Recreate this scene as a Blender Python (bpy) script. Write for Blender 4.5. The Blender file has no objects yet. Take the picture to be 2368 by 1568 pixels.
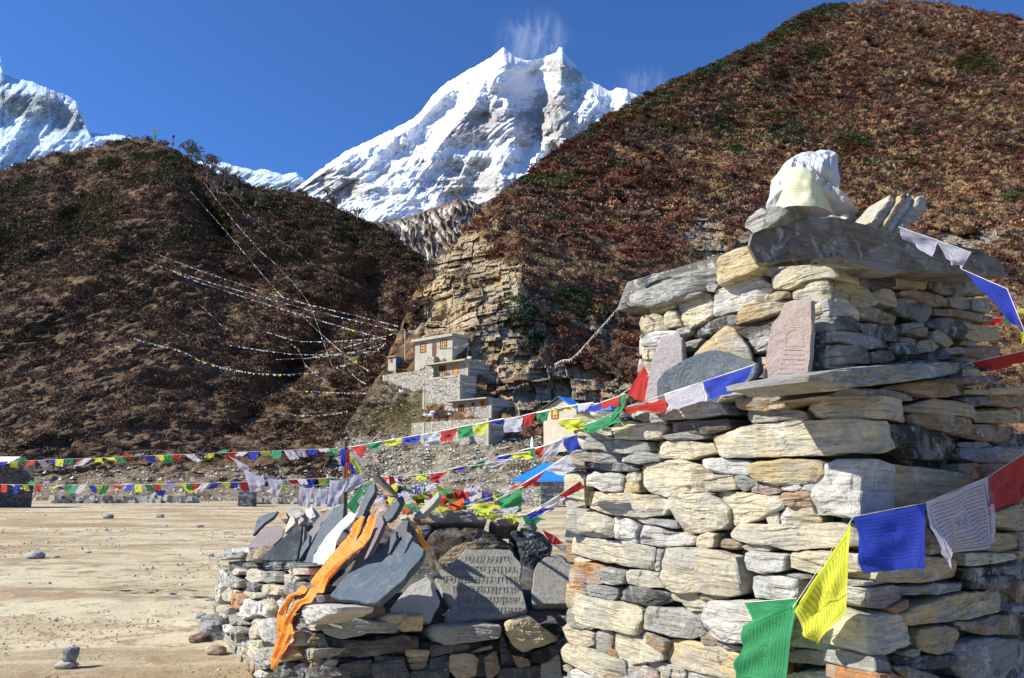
import bpy, math, random
import numpy as np
from mathutils import Vector
R = math.radians
random.seed(7); RNG = np.random.RandomState(11)
SC = bpy.context.scene
COL = SC.collection
# ------------------------------------------------------------------ camera
F, CX, CY, HOR = 1806.0, 1183.5, 784.0, 1108.0
PITCH = math.atan((HOR - CY) / F)
EYE = np.array([0.0, 0.0, 1.6])
cam = bpy.data.cameras.new('camera'); co = bpy.data.objects.new('camera', cam); COL.objects.link(co)
cam.lens = 36 * F / 2367.0; cam.sensor_width = 36; cam.clip_start = 0.05; cam.clip_end = 40000
co.location = EYE; co.rotation_euler = (R(90) + PITCH, 0, 0)
SC.camera = co
# ------------------------------------------------------------------ sky and sun
SUN_EL = 37.0; SUN_AZ = -96.0      # the sun stands to the left of the view
world = bpy.data.worlds.new('World'); SC.world = world; world.use_nodes = True
wn = world.node_tree; bg = wn.nodes['Background']
sky = wn.nodes.new('ShaderNodeTexSky'); sky.sky_type = 'NISHITA'; sky.sun_disc = False
sky.sun_elevation = R(SUN_EL); sky.sun_rotation = R(SUN_AZ); sky.altitude = 3500; sky.air_density = 1.0
sky.dust_density = 0.0; sky.ozone_density = 8.0
bg.inputs['Strength'].default_value = 0.112
wb = wn.nodes.new('ShaderNodeMix'); wb.data_type = 'RGBA'; wb.blend_type = 'MULTIPLY'; wb.inputs[0].default_value = 1.0; wb.inputs[7].default_value = (.70, .93, 1.14, 1)
wn.links.new(sky.outputs[0], wb.inputs[6]); wn.links.new(wb.outputs[2], bg.inputs['Color'])
sun = bpy.data.lights.new('sun', 'SUN'); sun.energy = 4.9; sun.angle = R(0.5); sun.color = (1.0, 0.95, 0.86)
so = bpy.data.objects.new('sun', sun); COL.objects.link(so)
a = R(SUN_AZ)
sdir = Vector((math.sin(a) * math.cos(R(SUN_EL)), math.cos(a) * math.cos(R(SUN_EL)) , math.sin(R(SUN_EL))))
so.rotation_euler = sdir.to_track_quat('Z', 'Y').to_euler(); so.location = (-30, 0, 40)
SC.view_settings.view_transform = 'Standard'; SC.view_settings.look = 'None'
SC.view_settings.exposure = 0.75; SC.view_settings.gamma = 1.0
SC.render.engine = 'CYCLES'; SC.cycles.max_bounces = 6; SC.cycles.transparent_max_bounces = 16
# ------------------------------------------------------------------ geometry helpers
_f = np.array([0, math.cos(PITCH), math.sin(PITCH)]); _u = np.array([0, -math.sin(PITCH), math.cos(PITCH)])
def ray(px, py):
    px = np.asarray(px, float); py = np.asarray(py, float)
    x = (px - CX) / F; y = (CY - py) / F
    d = np.stack([x, _f[1] + y * _u[1], _f[2] + y * _u[2]], -1)
    return d
def at(px, py, Y):
    """world point seen at picture position px,py whose distance along +Y is Y"""
    d = ray(px, py); Y = np.asarray(Y, float)
    return EYE + d * (Y / d[..., 1])[..., None]
def unit(v):
    v = np.asarray(v, float); return v / np.linalg.norm(v)
class Frame:
    """a plane with horizontal axis e, outward normal n and up axis w = n x e"""
    def __init__(s, O, e, n=None, lean=0.0):
        s.O = np.array(O, float); s.e = unit(e)
        if n is None:
            n0 = unit(np.array([s.e[1], -s.e[0], 0.0])); n = n0 * math.cos(R(lean)) + np.array([0, 0, 1.0]) * math.sin(R(lean))
        s.n = unit(n); s.w = unit(np.cross(s.n, s.e))
        if s.w[2] < 0: s.w = -s.w
    def hit(s, px, py, off=0.0):
        d = ray(px, py); O = s.O + s.n * off
        t = ((O - EYE) @ s.n) / (d @ s.n)
        return EYE + d * t[..., None]
    def uv(s, px, py, off=0.0):
        p = s.hit(px, py, off) - s.O
        return np.stack([p @ s.e, p @ s.w], -1)
    def world(s, uvw):
        return s.O + uvw[:, 0:1] * s.e + uvw[:, 1:2] * s.w + uvw[:, 2:3] * s.n
def ifr(n):
    return n - np.floor(n)
def _hash(ix, iy, iz, sd):
    n = (ix.astype(np.int64) * 374761393 + iy.astype(np.int64) * 668265263 + iz.astype(np.int64) * 2147483647 + sd * 1274126177) & 0x7fffffff
    n = ((n ^ (n >> 13)) * 1274126177) & 0x7fffffff
    n = (n ^ (n >> 16)) & 0xffff
    return n / 32767.5 - 1.0
def noise(p, sd=0):
    p = np.asarray(p, float); i = np.floor(p).astype(np.int64); f = p - i; f = f * f * (3 - 2 * f)
    r = 0
    for dx in (0, 1):
        wx = f[..., 0] if dx else 1 - f[..., 0]
        for dy in (0, 1):
            wy = f[..., 1] if dy else 1 - f[..., 1]
            for dz in (0, 1):
                wz = f[..., 2] if dz else 1 - f[..., 2]
                r = r + wx * wy * wz * _hash(i[..., 0] + dx, i[..., 1] + dy, i[..., 2] + dz, sd)
    return r
def fbm(p, o=4, sd=0, g=0.5):
    p = np.asarray(p, float); r = 0; a = 1.0
    for k in range(o):
        r = r + a * noise(p * (2.03 ** k), sd + k * 17); a *= g
    return r
def ridged(p, o=4, sd=0):
    r = 0; a = 1.0
    for k in range(o):
        r = r + a * (1 - 2 * np.abs(noise(p * (2.03 ** k), sd + k * 13))); a *= 0.5
    return r
def worley(p, sd=0):
    """distance to the nearest scattered point and that cell's own random number"""
    p = np.asarray(p, float); i = np.floor(p).astype(np.int64); best = np.full(p.shape[:-1], 9.0); idn = np.zeros(p.shape[:-1])
    for dx in (-1, 0, 1):
        for dy in (-1, 0, 1):
            for dz in (-1, 0, 1):
                a, b, c = i[..., 0] + dx, i[..., 1] + dy, i[..., 2] + dz
                h1 = _hash(a, b, c, sd); h2 = _hash(a, b, c, sd + 1); h3 = _hash(a, b, c, sd + 2)
                d = (a + .5 + h1 * .42 - p[..., 0]) ** 2 + (b + .5 + h2 * .42 - p[..., 1]) ** 2 + (c + .5 + h3 * .42 - p[..., 2]) ** 2
                k = d < best; best = np.where(k, d, best); idn = np.where(k, h2 * .5 + h3 * .5, idn)
    return np.sqrt(best), idn
def toward(P, s):
    """move terrain points s metres towards the valley floor in front"""
    d = P - EYE; L = np.linalg.norm(d, axis=-1, keepdims=True); return EYE + d * (1 - s[..., None] / L)
def cells(p, sd=0):
    i = np.floor(p); return _hash(i[..., 0], i[..., 1], i[..., 2], sd)

class Geo:
    """collects quads (numpy) and builds one mesh"""
    def __init__(s): s.v = []; s.f = []; s.c = []; s.uv = []; s.n = 0; s.m = []
    def add(s, v, f, c=None, uv=None, m=0):
        v = np.asarray(v, float); f = np.asarray(f, np.int64)
        if f.shape[1] == 3: f = np.concatenate([f, f[:, 2:3] * 0 - 1 - s.n], 1)
        s.v.append(v); s.f.append(f + s.n)
        if c is None: c = (0.5, 0.5, 0.5)
        c = np.asarray(c, float)
        if c.ndim == 1: c = np.tile(c[:3], (len(v), 1))
        s.c.append(c[:, :3]); s.n += len(v)
        s.uv.append(np.zeros((len(v), 2)) if uv is None else np.asarray(uv, float))
        s.m.append(np.full(len(f), m))
        return s
    def arrays(s): return np.concatenate(s.v), np.concatenate(s.f), np.concatenate(s.c), np.concatenate(s.uv), np.concatenate(s.m)
    def mesh(s, name, mats, origin, smooth=False):
        v, f, c, uv, m = s.arrays(); v = v - origin
        tri = f[:, 3] < 0
        cnt = np.where(tri, 3, 4); starts = np.concatenate([[0], np.cumsum(cnt)[:-1]])
        loops = f.reshape(-1)[(~np.stack([np.zeros(len(f), bool)] * 3 + [tri], 1)).reshape(-1)]
        me = bpy.data.meshes.new(name)
        me.vertices.add(len(v)); me.vertices.foreach_set('co', v.astype(np.float32).ravel())
        me.loops.add(len(loops)); me.loops.foreach_set('vertex_index', loops.astype(np.int32))
        me.polygons.add(len(f)); me.polygons.foreach_set('loop_start', starts.astype(np.int32))
        me.polygons.foreach_set('loop_total', cnt.astype(np.int32))
        me.polygons.foreach_set('material_index', m.astype(np.int32))
        me.polygons.foreach_set('use_smooth', np.full(len(f), smooth))
        ca = me.color_attributes.new('Col', 'FLOAT_COLOR', 'POINT')
        ca.data.foreach_set('color', np.concatenate([c, np.ones((len(c), 1))], 1).astype(np.float32).ravel())
        ul = me.uv_layers.new(name='UVMap'); ul.data.foreach_set('uv', uv[loops].astype(np.float32).ravel())
        me.update(); me.validate(verbose=False)
        for mm in (mats if isinstance(mats, (list, tuple)) else [mats]): me.materials.append(mm)
        return me
def tag(o, label=None, cat=None, group=None, kind=None):
    if label: o['label'] = label
    if cat: o['category'] = cat
    if group: o['group'] = group
    if kind: o['kind'] = kind
    return o
def thing(name, geo, mat, label, cat, group=None, smooth=False, kind=None):
    v = np.concatenate(geo.v); org = np.array([v[:, 0].mean(), v[:, 1].mean(), v[:, 2].min()])
    if kind == 'structure': org = np.zeros(3)
    me = geo.mesh(name, mat, org, smooth)
    o = bpy.data.objects.new(name, me); o.location = org; COL.objects.link(o)
    if kind == 'structure': cat = None; label = label
    return tag(o, label, cat, group, kind)
def root(name, loc, label, cat, group=None):
    o = bpy.data.objects.new(name, None); o.location = loc; o.empty_display_size = 0.2; COL.objects.link(o)
    return tag(o, label, cat, group)
def part(name, geo, mat, parent, smooth=False, label=None, kind=None):
    p = parent; org = np.zeros(3)
    while p: org = org + np.array(p.location); p = p.parent
    me = geo.mesh(name, mat, org, smooth)
    o = bpy.data.objects.new(name, me); COL.objects.link(o); o.parent = parent
    return tag(o, label, None, None, kind)
def grid_faces(nr, nc):
    i = np.arange((nr - 1) * (nc - 1)); r = i // (nc - 1); c = i % (nc - 1); b = r * nc + c
    return np.stack([b, b + 1, b + nc + 1, b + nc], 1)
def box(g, c, e, n, size, color=(.5, .5, .5), m=0, taper=1.0):
    """box centred in plan at c (bottom), axes e,n (horizontal), size (le,ln,h)"""
    c = np.asarray(c, float); e = unit(e); n = unit(n); z = np.array([0, 0, 1.0]); vs = []
    for k, t in ((0, 1.0), (1, taper)):
        for sx, sy in ((-1, -1), (1, -1), (1, 1), (-1, 1)):
            vs.append(c + e * sx * size[0] / 2 * t + n * sy * size[1] / 2 * t + z * size[2] * k)
    fs = [(0, 3, 2, 1), (4, 5, 6, 7), (0, 1, 5, 4), (1, 2, 6, 5), (2, 3, 7, 6), (3, 0, 4, 7)]
    return g.add(vs, fs, color, m=m)
def tube(g, pts, rad, seg=6, color=(.5, .5, .5), m=0):
    pts = np.asarray(pts, float); n = len(pts)
    rad = np.broadcast_to(np.asarray(rad, float), (n,))
    t = np.gradient(pts, axis=0); t /= np.linalg.norm(t, axis=1)[:, None] + 1e-9
    a = np.where(np.abs(t[:, 2:3]) < 0.9, np.array([[0, 0, 1.0]]), np.array([[1.0, 0, 0]]))
    u = np.cross(t, a); u /= np.linalg.norm(u, axis=1)[:, None] + 1e-9; w = np.cross(t, u)
    th = np.linspace(0, 2 * math.pi, seg, endpoint=False)
    v = pts[:, None, :] + rad[:, None, None] * (np.cos(th)[None, :, None] * u[:, None, :] + np.sin(th)[None, :, None] * w[:, None, :])
    v = v.reshape(-1, 3); f = []
    for i in range(n - 1):
        for k in range(seg):
            f.append((i * seg + k, i * seg + (k + 1) % seg, (i + 1) * seg + (k + 1) % seg, (i + 1) * seg + k))
    return g.add(v, f, color, m=m)
def resample(poly, K):
    poly = np.asarray(poly, float)
    q = np.concatenate([poly, poly[:1]]); d = np.linalg.norm(np.diff(q, axis=0), axis=1)
    s = np.concatenate([[0], np.cumsum(d)]); t = np.linspace(0, s[-1], K, endpoint=False)
    return np.stack([np.interp(t, s, q[:, 0]), np.interp(t, s, q[:, 1])], 1), s[-1]
def polyline(P, n):
    P = np.asarray(P, float); d = np.linalg.norm(np.diff(P, axis=0), axis=1); s = np.concatenate([[0], np.cumsum(d)])
    t = np.linspace(0, s[-1], n); return np.stack([np.interp(t, s, P[:, k]) for k in range(P.shape[1])], 1)
CNT = [0]
def stone(g, fr, poly, out=0.0, depth=0.15, color=(.4, .38, .32), rough=1.0, edge=None, K=64, flat=False, jag=1.0):
    """solid stone: outline poly (m, in the frame's plane), front standing `out` proud of the plane, body going `depth` back"""
    CNT[0] += 1; sd = CNT[0] * 7 % 9973
    poly = np.asarray(poly, float)
    a = 0.5 * np.sum(poly[:, 0] * np.roll(poly[:, 1], -1) - np.roll(poly[:, 0], -1) * poly[:, 1])
    if a < 0: poly = poly[::-1]
    q = np.concatenate([poly, poly[:1]]); cut = []
    for i in range(len(poly)):   # chamfer the corners a little
        p0, p1 = q[i], q[i + 1]; ch = .03 if flat else .06; cut += [p0 * (1 - ch) + p1 * ch, p0 * ch + p1 * (1 - ch)]
    P, L = resample(cut, K); c = P.mean(0); size = math.sqrt(abs(a)) + 1e-6
    rel = P - c; rn = np.linalg.norm(rel, axis=1)[:, None] + 1e-9
    nz = fbm(np.stack([P[:, 0] * 16, P[:, 1] * 16, np.full(K, sd * 1.3)], 1), 3, sd)
    P = P + rel / rn * (nz[:, None] * min(0.007, size * 0.045) * jag * (.8 if flat else 1))
    rel = P - c; rn = np.linalg.norm(rel, axis=1)[:, None] + 1e-9; P = P + rel / rn * (0 if flat else .0035); rel = P - c
    if edge is None: edge = min(0.009, size * 0.06)
    lim = [(1.0, -depth, .86), (1.0, -depth * .45, .99), (1.0, -edge * 1.6, 1.0), (1.0, -edge * .6, .995)]
    rings = []
    fac = []
    for _k in range(random.randint(3, 5)):
        an = random.uniform(0, 6.283); dr = np.array([math.cos(an), math.sin(an)]); ext = (rel @ dr).max(); fac.append((dr, ext * random.uniform(.5, .92), random.uniform(.15, .6)))
    for (_, w, s) in lim: rings.append((c + rel * s, np.full(K, w)))
    es = max(0.015, min(0.09, edge / size * 1.1))
    tilt = np.array([random.uniform(-.10, .10), random.uniform(-.12, .12)]) * (0.15 if flat else 1.0)
    ss = [1 - es, 1 - es * 2.2, .80, .72, .64, .56, .48, .4, .32, .24, .16, .08, 0.0]
    for s in ss:
        Q = c + rel * s; b = (0 if flat else 0.10 * size * (1 - s * s) * 0.5)
        rings.append((Q, np.full(K, 0.0) + min(b, .004)))
    V = np.concatenate([np.concatenate([Q, w[:, None]], 1) for Q, w in rings])
    amp = 0.0022 if flat else 0.0055 * rough
    h = fbm(np.stack([V[:, 0] * 9, V[:, 1] * 26, np.full(len(V), sd * .7)], 1), 4, sd + 5, .6) * amp
    if not flat:
        yy = V[:, 1] + V[:, 0] * random.uniform(-.12, .12) + .012 * noise(V * 11, sd + 4); fr1 = random.uniform(26, 48)
        st = np.abs((yy * fr1) % 1.0 - .5) * 2; msk = np.clip(fbm(np.stack([V[:, 0] * 7, yy * 15, V[:, 0] * 0 + sd], 1), 2, sd + 8) * 3 + .35, 0, 1)
        h = h - (np.clip(.3 - st, 0, 1) * .012 * msk + (_hash(np.floor(yy * fr1).astype(int), np.full(len(V), sd), np.zeros(len(V), int), sd) * .0028)) * rough
        h = h + (noise(np.stack([V[:, 0] * 5, V[:, 1] * 6, V[:, 0] * 0 + sd * .3], 1), sd + 9)) * .0035
        for dr, t0, sl_ in fac: h = h - np.minimum(np.clip((V[:, :2] - c) @ dr - t0, 0, 1) * sl_, .03) * (1 if rough < 2.5 else 1.5)
        bl = cells(np.stack([V[:, 0] * 7 + .4 * noise(V * 9, sd), V[:, 1] * 17 + .5 * noise(V * 7, sd + 2), np.full(len(V), sd)], 1), sd) * .005 * rough
        h = h + bl
    fm = np.concatenate([np.zeros(K * 2), np.full(K, .3), np.full(K, .8), np.ones(K * len(ss))])
    V[:, 2] += out + h * fm + ((V[:, :2] - c) @ tilt) * fm
    side = (1 - fm) * fbm(np.stack([V[:, 0] * 14, V[:, 1] * 14, V[:, 2] * 14 + sd], 1), 2, sd) * .006
    V[:, 1] += side
    n = len(rings); idx = np.arange((n - 1) * K); r = idx // K; k = idx % K; k2 = (k + 1) % K
    f = np.stack([r * K + k, r * K + k2, (r + 1) * K + k2, (r + 1) * K + k], 1)
    g.add(fr.world(V), f, color)
    nb = np.array([[K - 1 - i for i in range(K)]])
    # back cap as a fan to the centre
    cb = np.array([[c[0], c[1], out - depth]]); base = g.n
    g.add(fr.world(cb), np.zeros((0, 4), int), color)
    fan = np.array([[base - n * K + (i + 1) % K, base - n * K + i, base, -1] for i in range(K)])
    g.f.append(fan); g.m.append(np.zeros(K, int))
    return g
# stone colours (own; dark ones also paint shade on shaded faces and recesses)
TONE = dict(c=(.50, .445, .315), g=(.29, .285, .25), w=(.53, .515, .46), y=(.46, .365, .20), o=(.42, .20, .07), b=(.27, .19, .11),
            d=(.085, .085, .085), p=(.34, .265, .235), m=(.33, .29, .29), s=(.085, .105, .12), l=(.17, .145, .15), k=(.03, .028, .027), x=(.19, .165, .125))
def tone(k, j=.12):
    c = np.array(TONE[k]); return np.clip(c * (1 + random.uniform(-j, j)) + np.array([1, 0, -1]) * random.uniform(-.012, .012), .01, .8)
def parse(txt, ox, oy, s):
    """stone outlines written as  tone x,y x,y ...  in an enlargement of the picture (origin ox,oy, scale s, 4096 px wide)"""
    out = []
    for ln in txt.strip().splitlines():
        t = ln.split()
        if len(t) < 4: continue
        pts = np.array([[float(q) for q in w.split(',')] for w in t[1:]])
        pts = np.stack([(ox + pts[:, 0] / s) / 1.7305, (oy + pts[:, 1] / s) / 1.7305], 1)
        out.append((t[0], pts))
    return out
def course(g, fr, txt, ox, oy, s, out=(0.0, .03), depth=.16, **kw):
    for k, pts in parse(txt, ox, oy, s):
        dd = depth
        o = random.uniform(*out)
        if k[0].isupper(): o += .05; k = k.lower()
        c = tone(k[0]); uv = fr.uv(pts[:, 0], pts[:, 1], 0.0)
        stone(g, fr, uv, o, dd + (.04 if o > .05 else 0), c, **kw)
def rubble(g, fr, u0, u1, v0, v1, h=.11, tones='ccgywbg', out=(-.01, .02), depth=.16, K=24):
    """coursed random stones for the stretches outside the photograph"""
    v = v0
    while v < v1 - .02:
        hh = min(h * random.uniform(.6, 1.4), v1 - v); u = u0
        while u < u1 - .02:
            w = min(hh * random.uniform(1.2, 3.6), u1 - u)
            if u1 - u - w < .05: w = u1 - u
            j = lambda: random.uniform(-.008, .008)
            stone(g, fr, [(u + .006 + j(), v + .004 + j()), (u + w - .006 + j(), v + .004 + j()), (u + w - .006 + j(), v + hh - .004 + j()), (u + .006 + j(), v + hh - .004 + j())],
                  random.uniform(*out), depth, tone(random.choice(tones)), K=K)
            u += w
        v += hh
# ------------------------------------------------------------------ materials
def new_mat(name):
    m = bpy.data.materials.new(name); m.use_nodes = True; nt = m.node_tree; b = nt.nodes['Principled BSDF']
    b.inputs['Roughness'].default_value = 0.85
    b.inputs['Specular IOR Level'].default_value = 0.25
    return m, nt, b
def N(nt, t, **kw):
    n = nt.nodes.new(t)
    for k, v in kw.items():
        if k.startswith('i_'):
            n.inputs[k[2:].replace('_', ' ')].default_value = v
        else: setattr(n, k, v)
    return n
def ramp(nt, src, pts, interp='LINEAR'):
    r = nt.nodes.new('ShaderNodeValToRGB'); r.color_ramp.interpolation = interp; e = r.color_ramp.elements
    while len(e) < len(pts): e.new(.5)
    for q, (p, c) in zip(e, pts):
        q.position = p; q.color = (c, c, c, 1) if np.isscalar(c) else (*c, 1)
    nt.links.new(src, r.inputs[0]); return r.outputs[0]
def nse(nt, vec, scale, detail=6, rough=.6, dist=0.0):
    n = N(nt, 'ShaderNodeTexNoise', i_Scale=scale, i_Detail=detail, i_Roughness=rough, i_Distortion=dist)
    nt.links.new(vec, n.inputs['Vector']); return n.outputs['Fac']
def mapping(nt, vec, scale=(1, 1, 1), loc=(0, 0, 0)):
    m = N(nt, 'ShaderNodeMapping'); m.inputs['Scale'].default_value = scale; m.inputs['Location'].default_value = loc
    nt.links.new(vec, m.inputs['Vector']); return m.outputs[0]
def mix(nt, fac, a, b, mode='MIX'):
    m = nt.nodes.new('ShaderNodeMix'); m.data_type = 'RGBA'; m.blend_type = mode; m.clamp_result = False
    for s, v in ((m.inputs[0], fac), (m.inputs[6], a), (m.inputs[7], b)):
        if hasattr(v, 'is_linked') or hasattr(v, 'links'): nt.links.new(v, s)
        elif np.isscalar(v): s.default_value = v
        else: s.default_value = (*v, 1)
    return m.outputs[2]
def bump(nt, b, h, strength=.5, dist=.02, prev=None):
    n = N(nt, 'ShaderNodeBump', i_Strength=strength, i_Distance=dist); nt.links.new(h, n.inputs['Height'])
    if prev is not None: nt.links.new(prev, n.inputs['Normal'])
    nt.links.new(n.outputs[0], b.inputs['Normal']); return n.outputs[0]
def mat_stone(name, lichen=.5, dark=.45, strata=1.0, orange=.3, scale=1.0):
    m, nt, b = new_mat(name); tc = N(nt, 'ShaderNodeTexCoord').outputs['Object']
    col = N(nt, 'ShaderNodeAttribute', attribute_name='Col').outputs['Color']
    st = nse(nt, mapping(nt, tc, (3 * scale, 3 * scale, 30 * scale)), 2.2, 9, .68, .5)
    st2 = nse(nt, mapping(nt, tc, (2 * scale, 2 * scale, 60 * scale), (4, 4, 4)), 2.0, 7, .6, .4)
    n1 = nse(nt, tc, 9 * scale, 9, .7); n2 = nse(nt, tc, 42 * scale, 7, .75); n3 = nse(nt, tc, 4.3 * scale, 6, .65, .8)
    c = mix(nt, strata, col, mix(nt, 1.0, col, ramp(nt, st, [(.28, .48), (.42, .88), (.6, 1.1), (.75, 1.35)]), 'MULTIPLY'))
    c = mix(nt, 1.0, c, ramp(nt, n2, [(.28, .5), (.45, .95), (.62, 1.08), (.78, 1.35)]), 'MULTIPLY')
    c = mix(nt, ramp(nt, n3, [(.56, 0), (.68, orange)]), c, (.42, .26, .11))
    c = mix(nt, ramp(nt, nse(nt, mapping(nt, tc, loc=(3, 8, 1)), 5 * scale, 7, .7, .5), [(.49, 0), (.56, .55 * strata)]), c, (.31, .315, .295))
    c = mix(nt, ramp(nt, nse(nt, mapping(nt, tc, loc=(13, 2, 6)), 7 * scale, 7, .75, .5), [(.56, 0), (.62, .55 * strata)]), c, (.62, .60, .53))
    c = mix(nt, ramp(nt, st2, [(.34, .55 * strata), (.42, 0)]), c, (.10, .08, .055))
    c = mix(nt, ramp(nt, n1, [(.595, 0), (.655, dark)]), c, (.05, .045, .04))
    vor = N(nt, 'ShaderNodeTexVoronoi', i_Scale=30 * scale); nt.links.new(mapping(nt, tc, loc=(5, 2, 9)), vor.inputs['Vector'])
    sp = mix(nt, 1.0, ramp(nt, vor.outputs['Distance'], [(.22, 1), (.34, 0)]), ramp(nt, nse(nt, mapping(nt, tc, loc=(7, 1, 4)), 3.1 * scale, 3), [(.55, 0), (.60, 1)]), 'MULTIPLY')
    spf = N(nt, 'ShaderNodeMath', operation='MULTIPLY'); nt.links.new(sp, spf.inputs[0]); spf.inputs[1].default_value = lichen
    c = mix(nt, spf.outputs[0], c, (.48, .50, .46))
    nt.links.new(c, b.inputs['Base Color'])
    p = bump(nt, b, st, .8 * strata, .02); p = bump(nt, b, n1, .7, .02, p); bump(nt, b, n2, .8, .006, p)
    return m
M = {}
M['stone'] = mat_stone('dry_stone'); M['dark_stone'] = mat_stone('dark_stone', .6, .6, .35, .08)
M['slate'] = mat_stone('slate', .1, .1, .12, .06); 
def mat_plain(name, color, rough=.8, var=.25, scale=20, bmp=.2, bd=.005, spec=.25):
    m, nt, b = new_mat(name); tc = N(nt, 'ShaderNodeTexCoord').outputs['Object']
    n = nse(nt, tc, scale, 6, .65); n2 = nse(nt, tc, scale * .13, 4, .6)
    c = mix(nt, 1.0, color, ramp(nt, n, [(.3, 1 - var), (.7, 1 + var)]), 'MULTIPLY')
    c = mix(nt, 1.0, c, ramp(nt, n2, [(.3, 1 - var), (.7, 1 + var)]), 'MULTIPLY')
    nt.links.new(c, b.inputs['Base Color']); b.inputs['Roughness'].default_value = rough
    b.inputs['Specular IOR Level'].default_value = spec
    bump(nt, b, n, bmp, bd); return m
def mat_vcol(name, var=.3, scale=3., rough=.9, trans=0.0):
    m, nt, b = new_mat(name); tc = N(nt, 'ShaderNodeTexCoord').outputs['Object']
    col = N(nt, 'ShaderNodeAttribute', attribute_name='Col').outputs['Color']
    c = mix(nt, 1.0, col, ramp(nt, nse(nt, tc, scale, 5, .7), [(.3, 1 - var), (.7, 1 + var)]), 'MULTIPLY')
    nt.links.new(c, b.inputs['Base Color']); b.inputs['Roughness'].default_value = rough
    b.inputs['Specular IOR Level'].default_value = .1
    return m
def mat_cloth(name, color, ink=.6, through=.4, gloss=False, floral=False):
    m, nt, b = new_mat(name); uv = N(nt, 'ShaderNodeUVMap').outputs[0]
    sep = N(nt, 'ShaderNodeSeparateXYZ'); nt.links.new(uv, sep.inputs[0])
    def mth(op, a, b_=None, c_=None):
        n = N(nt, 'ShaderNodeMath', operation=op)
        for i, v in enumerate((a, b_, c_)):
            if v is None: continue
            if isinstance(v, (int, float)): n.inputs[i].default_value = v
            else: nt.links.new(v, n.inputs[i])
        return n.outputs[0]
    c = mix(nt, 1.0, color, ramp(nt, nse(nt, uv, 7, 4), [(.3, .86), (.7, 1.08)]), 'MULTIPLY')
    if ink > 0:
        V = sep.outputs[1]; U = sep.outputs[0]
        row = mth('FRACT', mth('MULTIPLY', V, 17.0))
        rowm = mth('MULTIPLY', mth('GREATER_THAN', row, .28), mth('LESS_THAN', row, .80))
        gl = nse(nt, mapping(nt, uv, (95, 46, 1)), 1.0, 2, .7)
        glm = ramp(nt, gl, [(.46, 0), (.52, 1)])
        d1 = mth('MAXIMUM', mth('ABSOLUTE', mth('SUBTRACT', U, .5)), mth('ABSOLUTE', mth('SUBTRACT', V, .48)))
        inner = mth('LESS_THAN', d1, .40); ring = mth('MULTIPLY', mth('GREATER_THAN', d1, .425), mth('LESS_THAN', d1, .44))
        du = mth('ABSOLUTE', mth('SUBTRACT', U, .5)); dv = mth('ABSOLUTE', mth('SUBTRACT', V, .5))
        mid = mth('MAXIMUM', du, mth('MULTIPLY', dv, 1.1)); txt = mth('MULTIPLY', mth('MULTIPLY', rowm, glm), mth('MULTIPLY', inner, mth('GREATER_THAN', mid, .15)))
        fig = mth('MULTIPLY', mth('LESS_THAN', mid, .12), ramp(nt, nse(nt, uv, 22, 3, .7, 1.5), [(.5, 0), (.56, 1)]))
        pf = mth('MULTIPLY', mth('MINIMUM', mth('ADD', mth('ADD', txt, ring), fig), 1.0), ink)
        c = mix(nt, pf, c, tuple(np.array(color) * .15 + .01))
    if floral:
        f1 = N(nt, 'ShaderNodeTexVoronoi', i_Scale=1.0); nt.links.new(mapping(nt, uv, (2.2, 7, 1)), f1.inputs['Vector'])
        c = mix(nt, ramp(nt, f1.outputs['Distance'], [(.12, .85), (.26, 0)]), c, (.45, .02, .02))
        c = mix(nt, mix(nt, 1.0, ramp(nt, f1.outputs['Distance'], [(.24, 0), (.3, 1), (.36, 0)]), ramp(nt, nse(nt, uv, 30, 3), [(.45, 0), (.5, .8)]), 'MULTIPLY'), c, (.08, .10, .02))
    nt.links.new(c, b.inputs['Base Color']); b.inputs['Roughness'].default_value = .6 if gloss else .8
    b.inputs['Sheen Weight'].default_value = .1
    wv = nse(nt, mapping(nt, uv, (120, 120, 1)), 1, 2); bump(nt, b, wv, .15, .002)
    t = N(nt, 'ShaderNodeBsdfTranslucent'); nt.links.new(c, t.inputs['Color'])
    ms = N(nt, 'ShaderNodeMixShader'); ms.inputs[0].default_value = through
    nt.links.new(b.outputs[0], ms.inputs[1]); nt.links.new(t.outputs[0], ms.inputs[2])
    nt.links.new(ms.outputs[0], nt.nodes['Material Output'].inputs['Surface']); return m
FC = dict(b=(.035, .07, .50), w=(.66, .64, .72), r=(.62, .045, .035), g=(.055, .36, .14), y=(.74, .78, .07), o=(.85, .15, .02))
for k, v in FC.items():
    M['flag_' + k] = mat_cloth('flag_cloth_' + k, v, .75 if k == 'w' else .6, .5)
M['kata'] = mat_cloth('white_scarf', (.46, .475, .50), 0, .08, True)
M['orange_scarf'] = mat_cloth('orange_scarf', (.74, .25, .02), 0, .1, True, True)
M['gold_scarf'] = mat_cloth('gold_scarf', (.88, .42, .06), 0, .25, True, False)
M['cord'] = mat_plain('cord', (.62, .60, .55)); M['wood'] = mat_plain('wood', (.16, .11, .07), .8, .3, 30)
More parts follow.
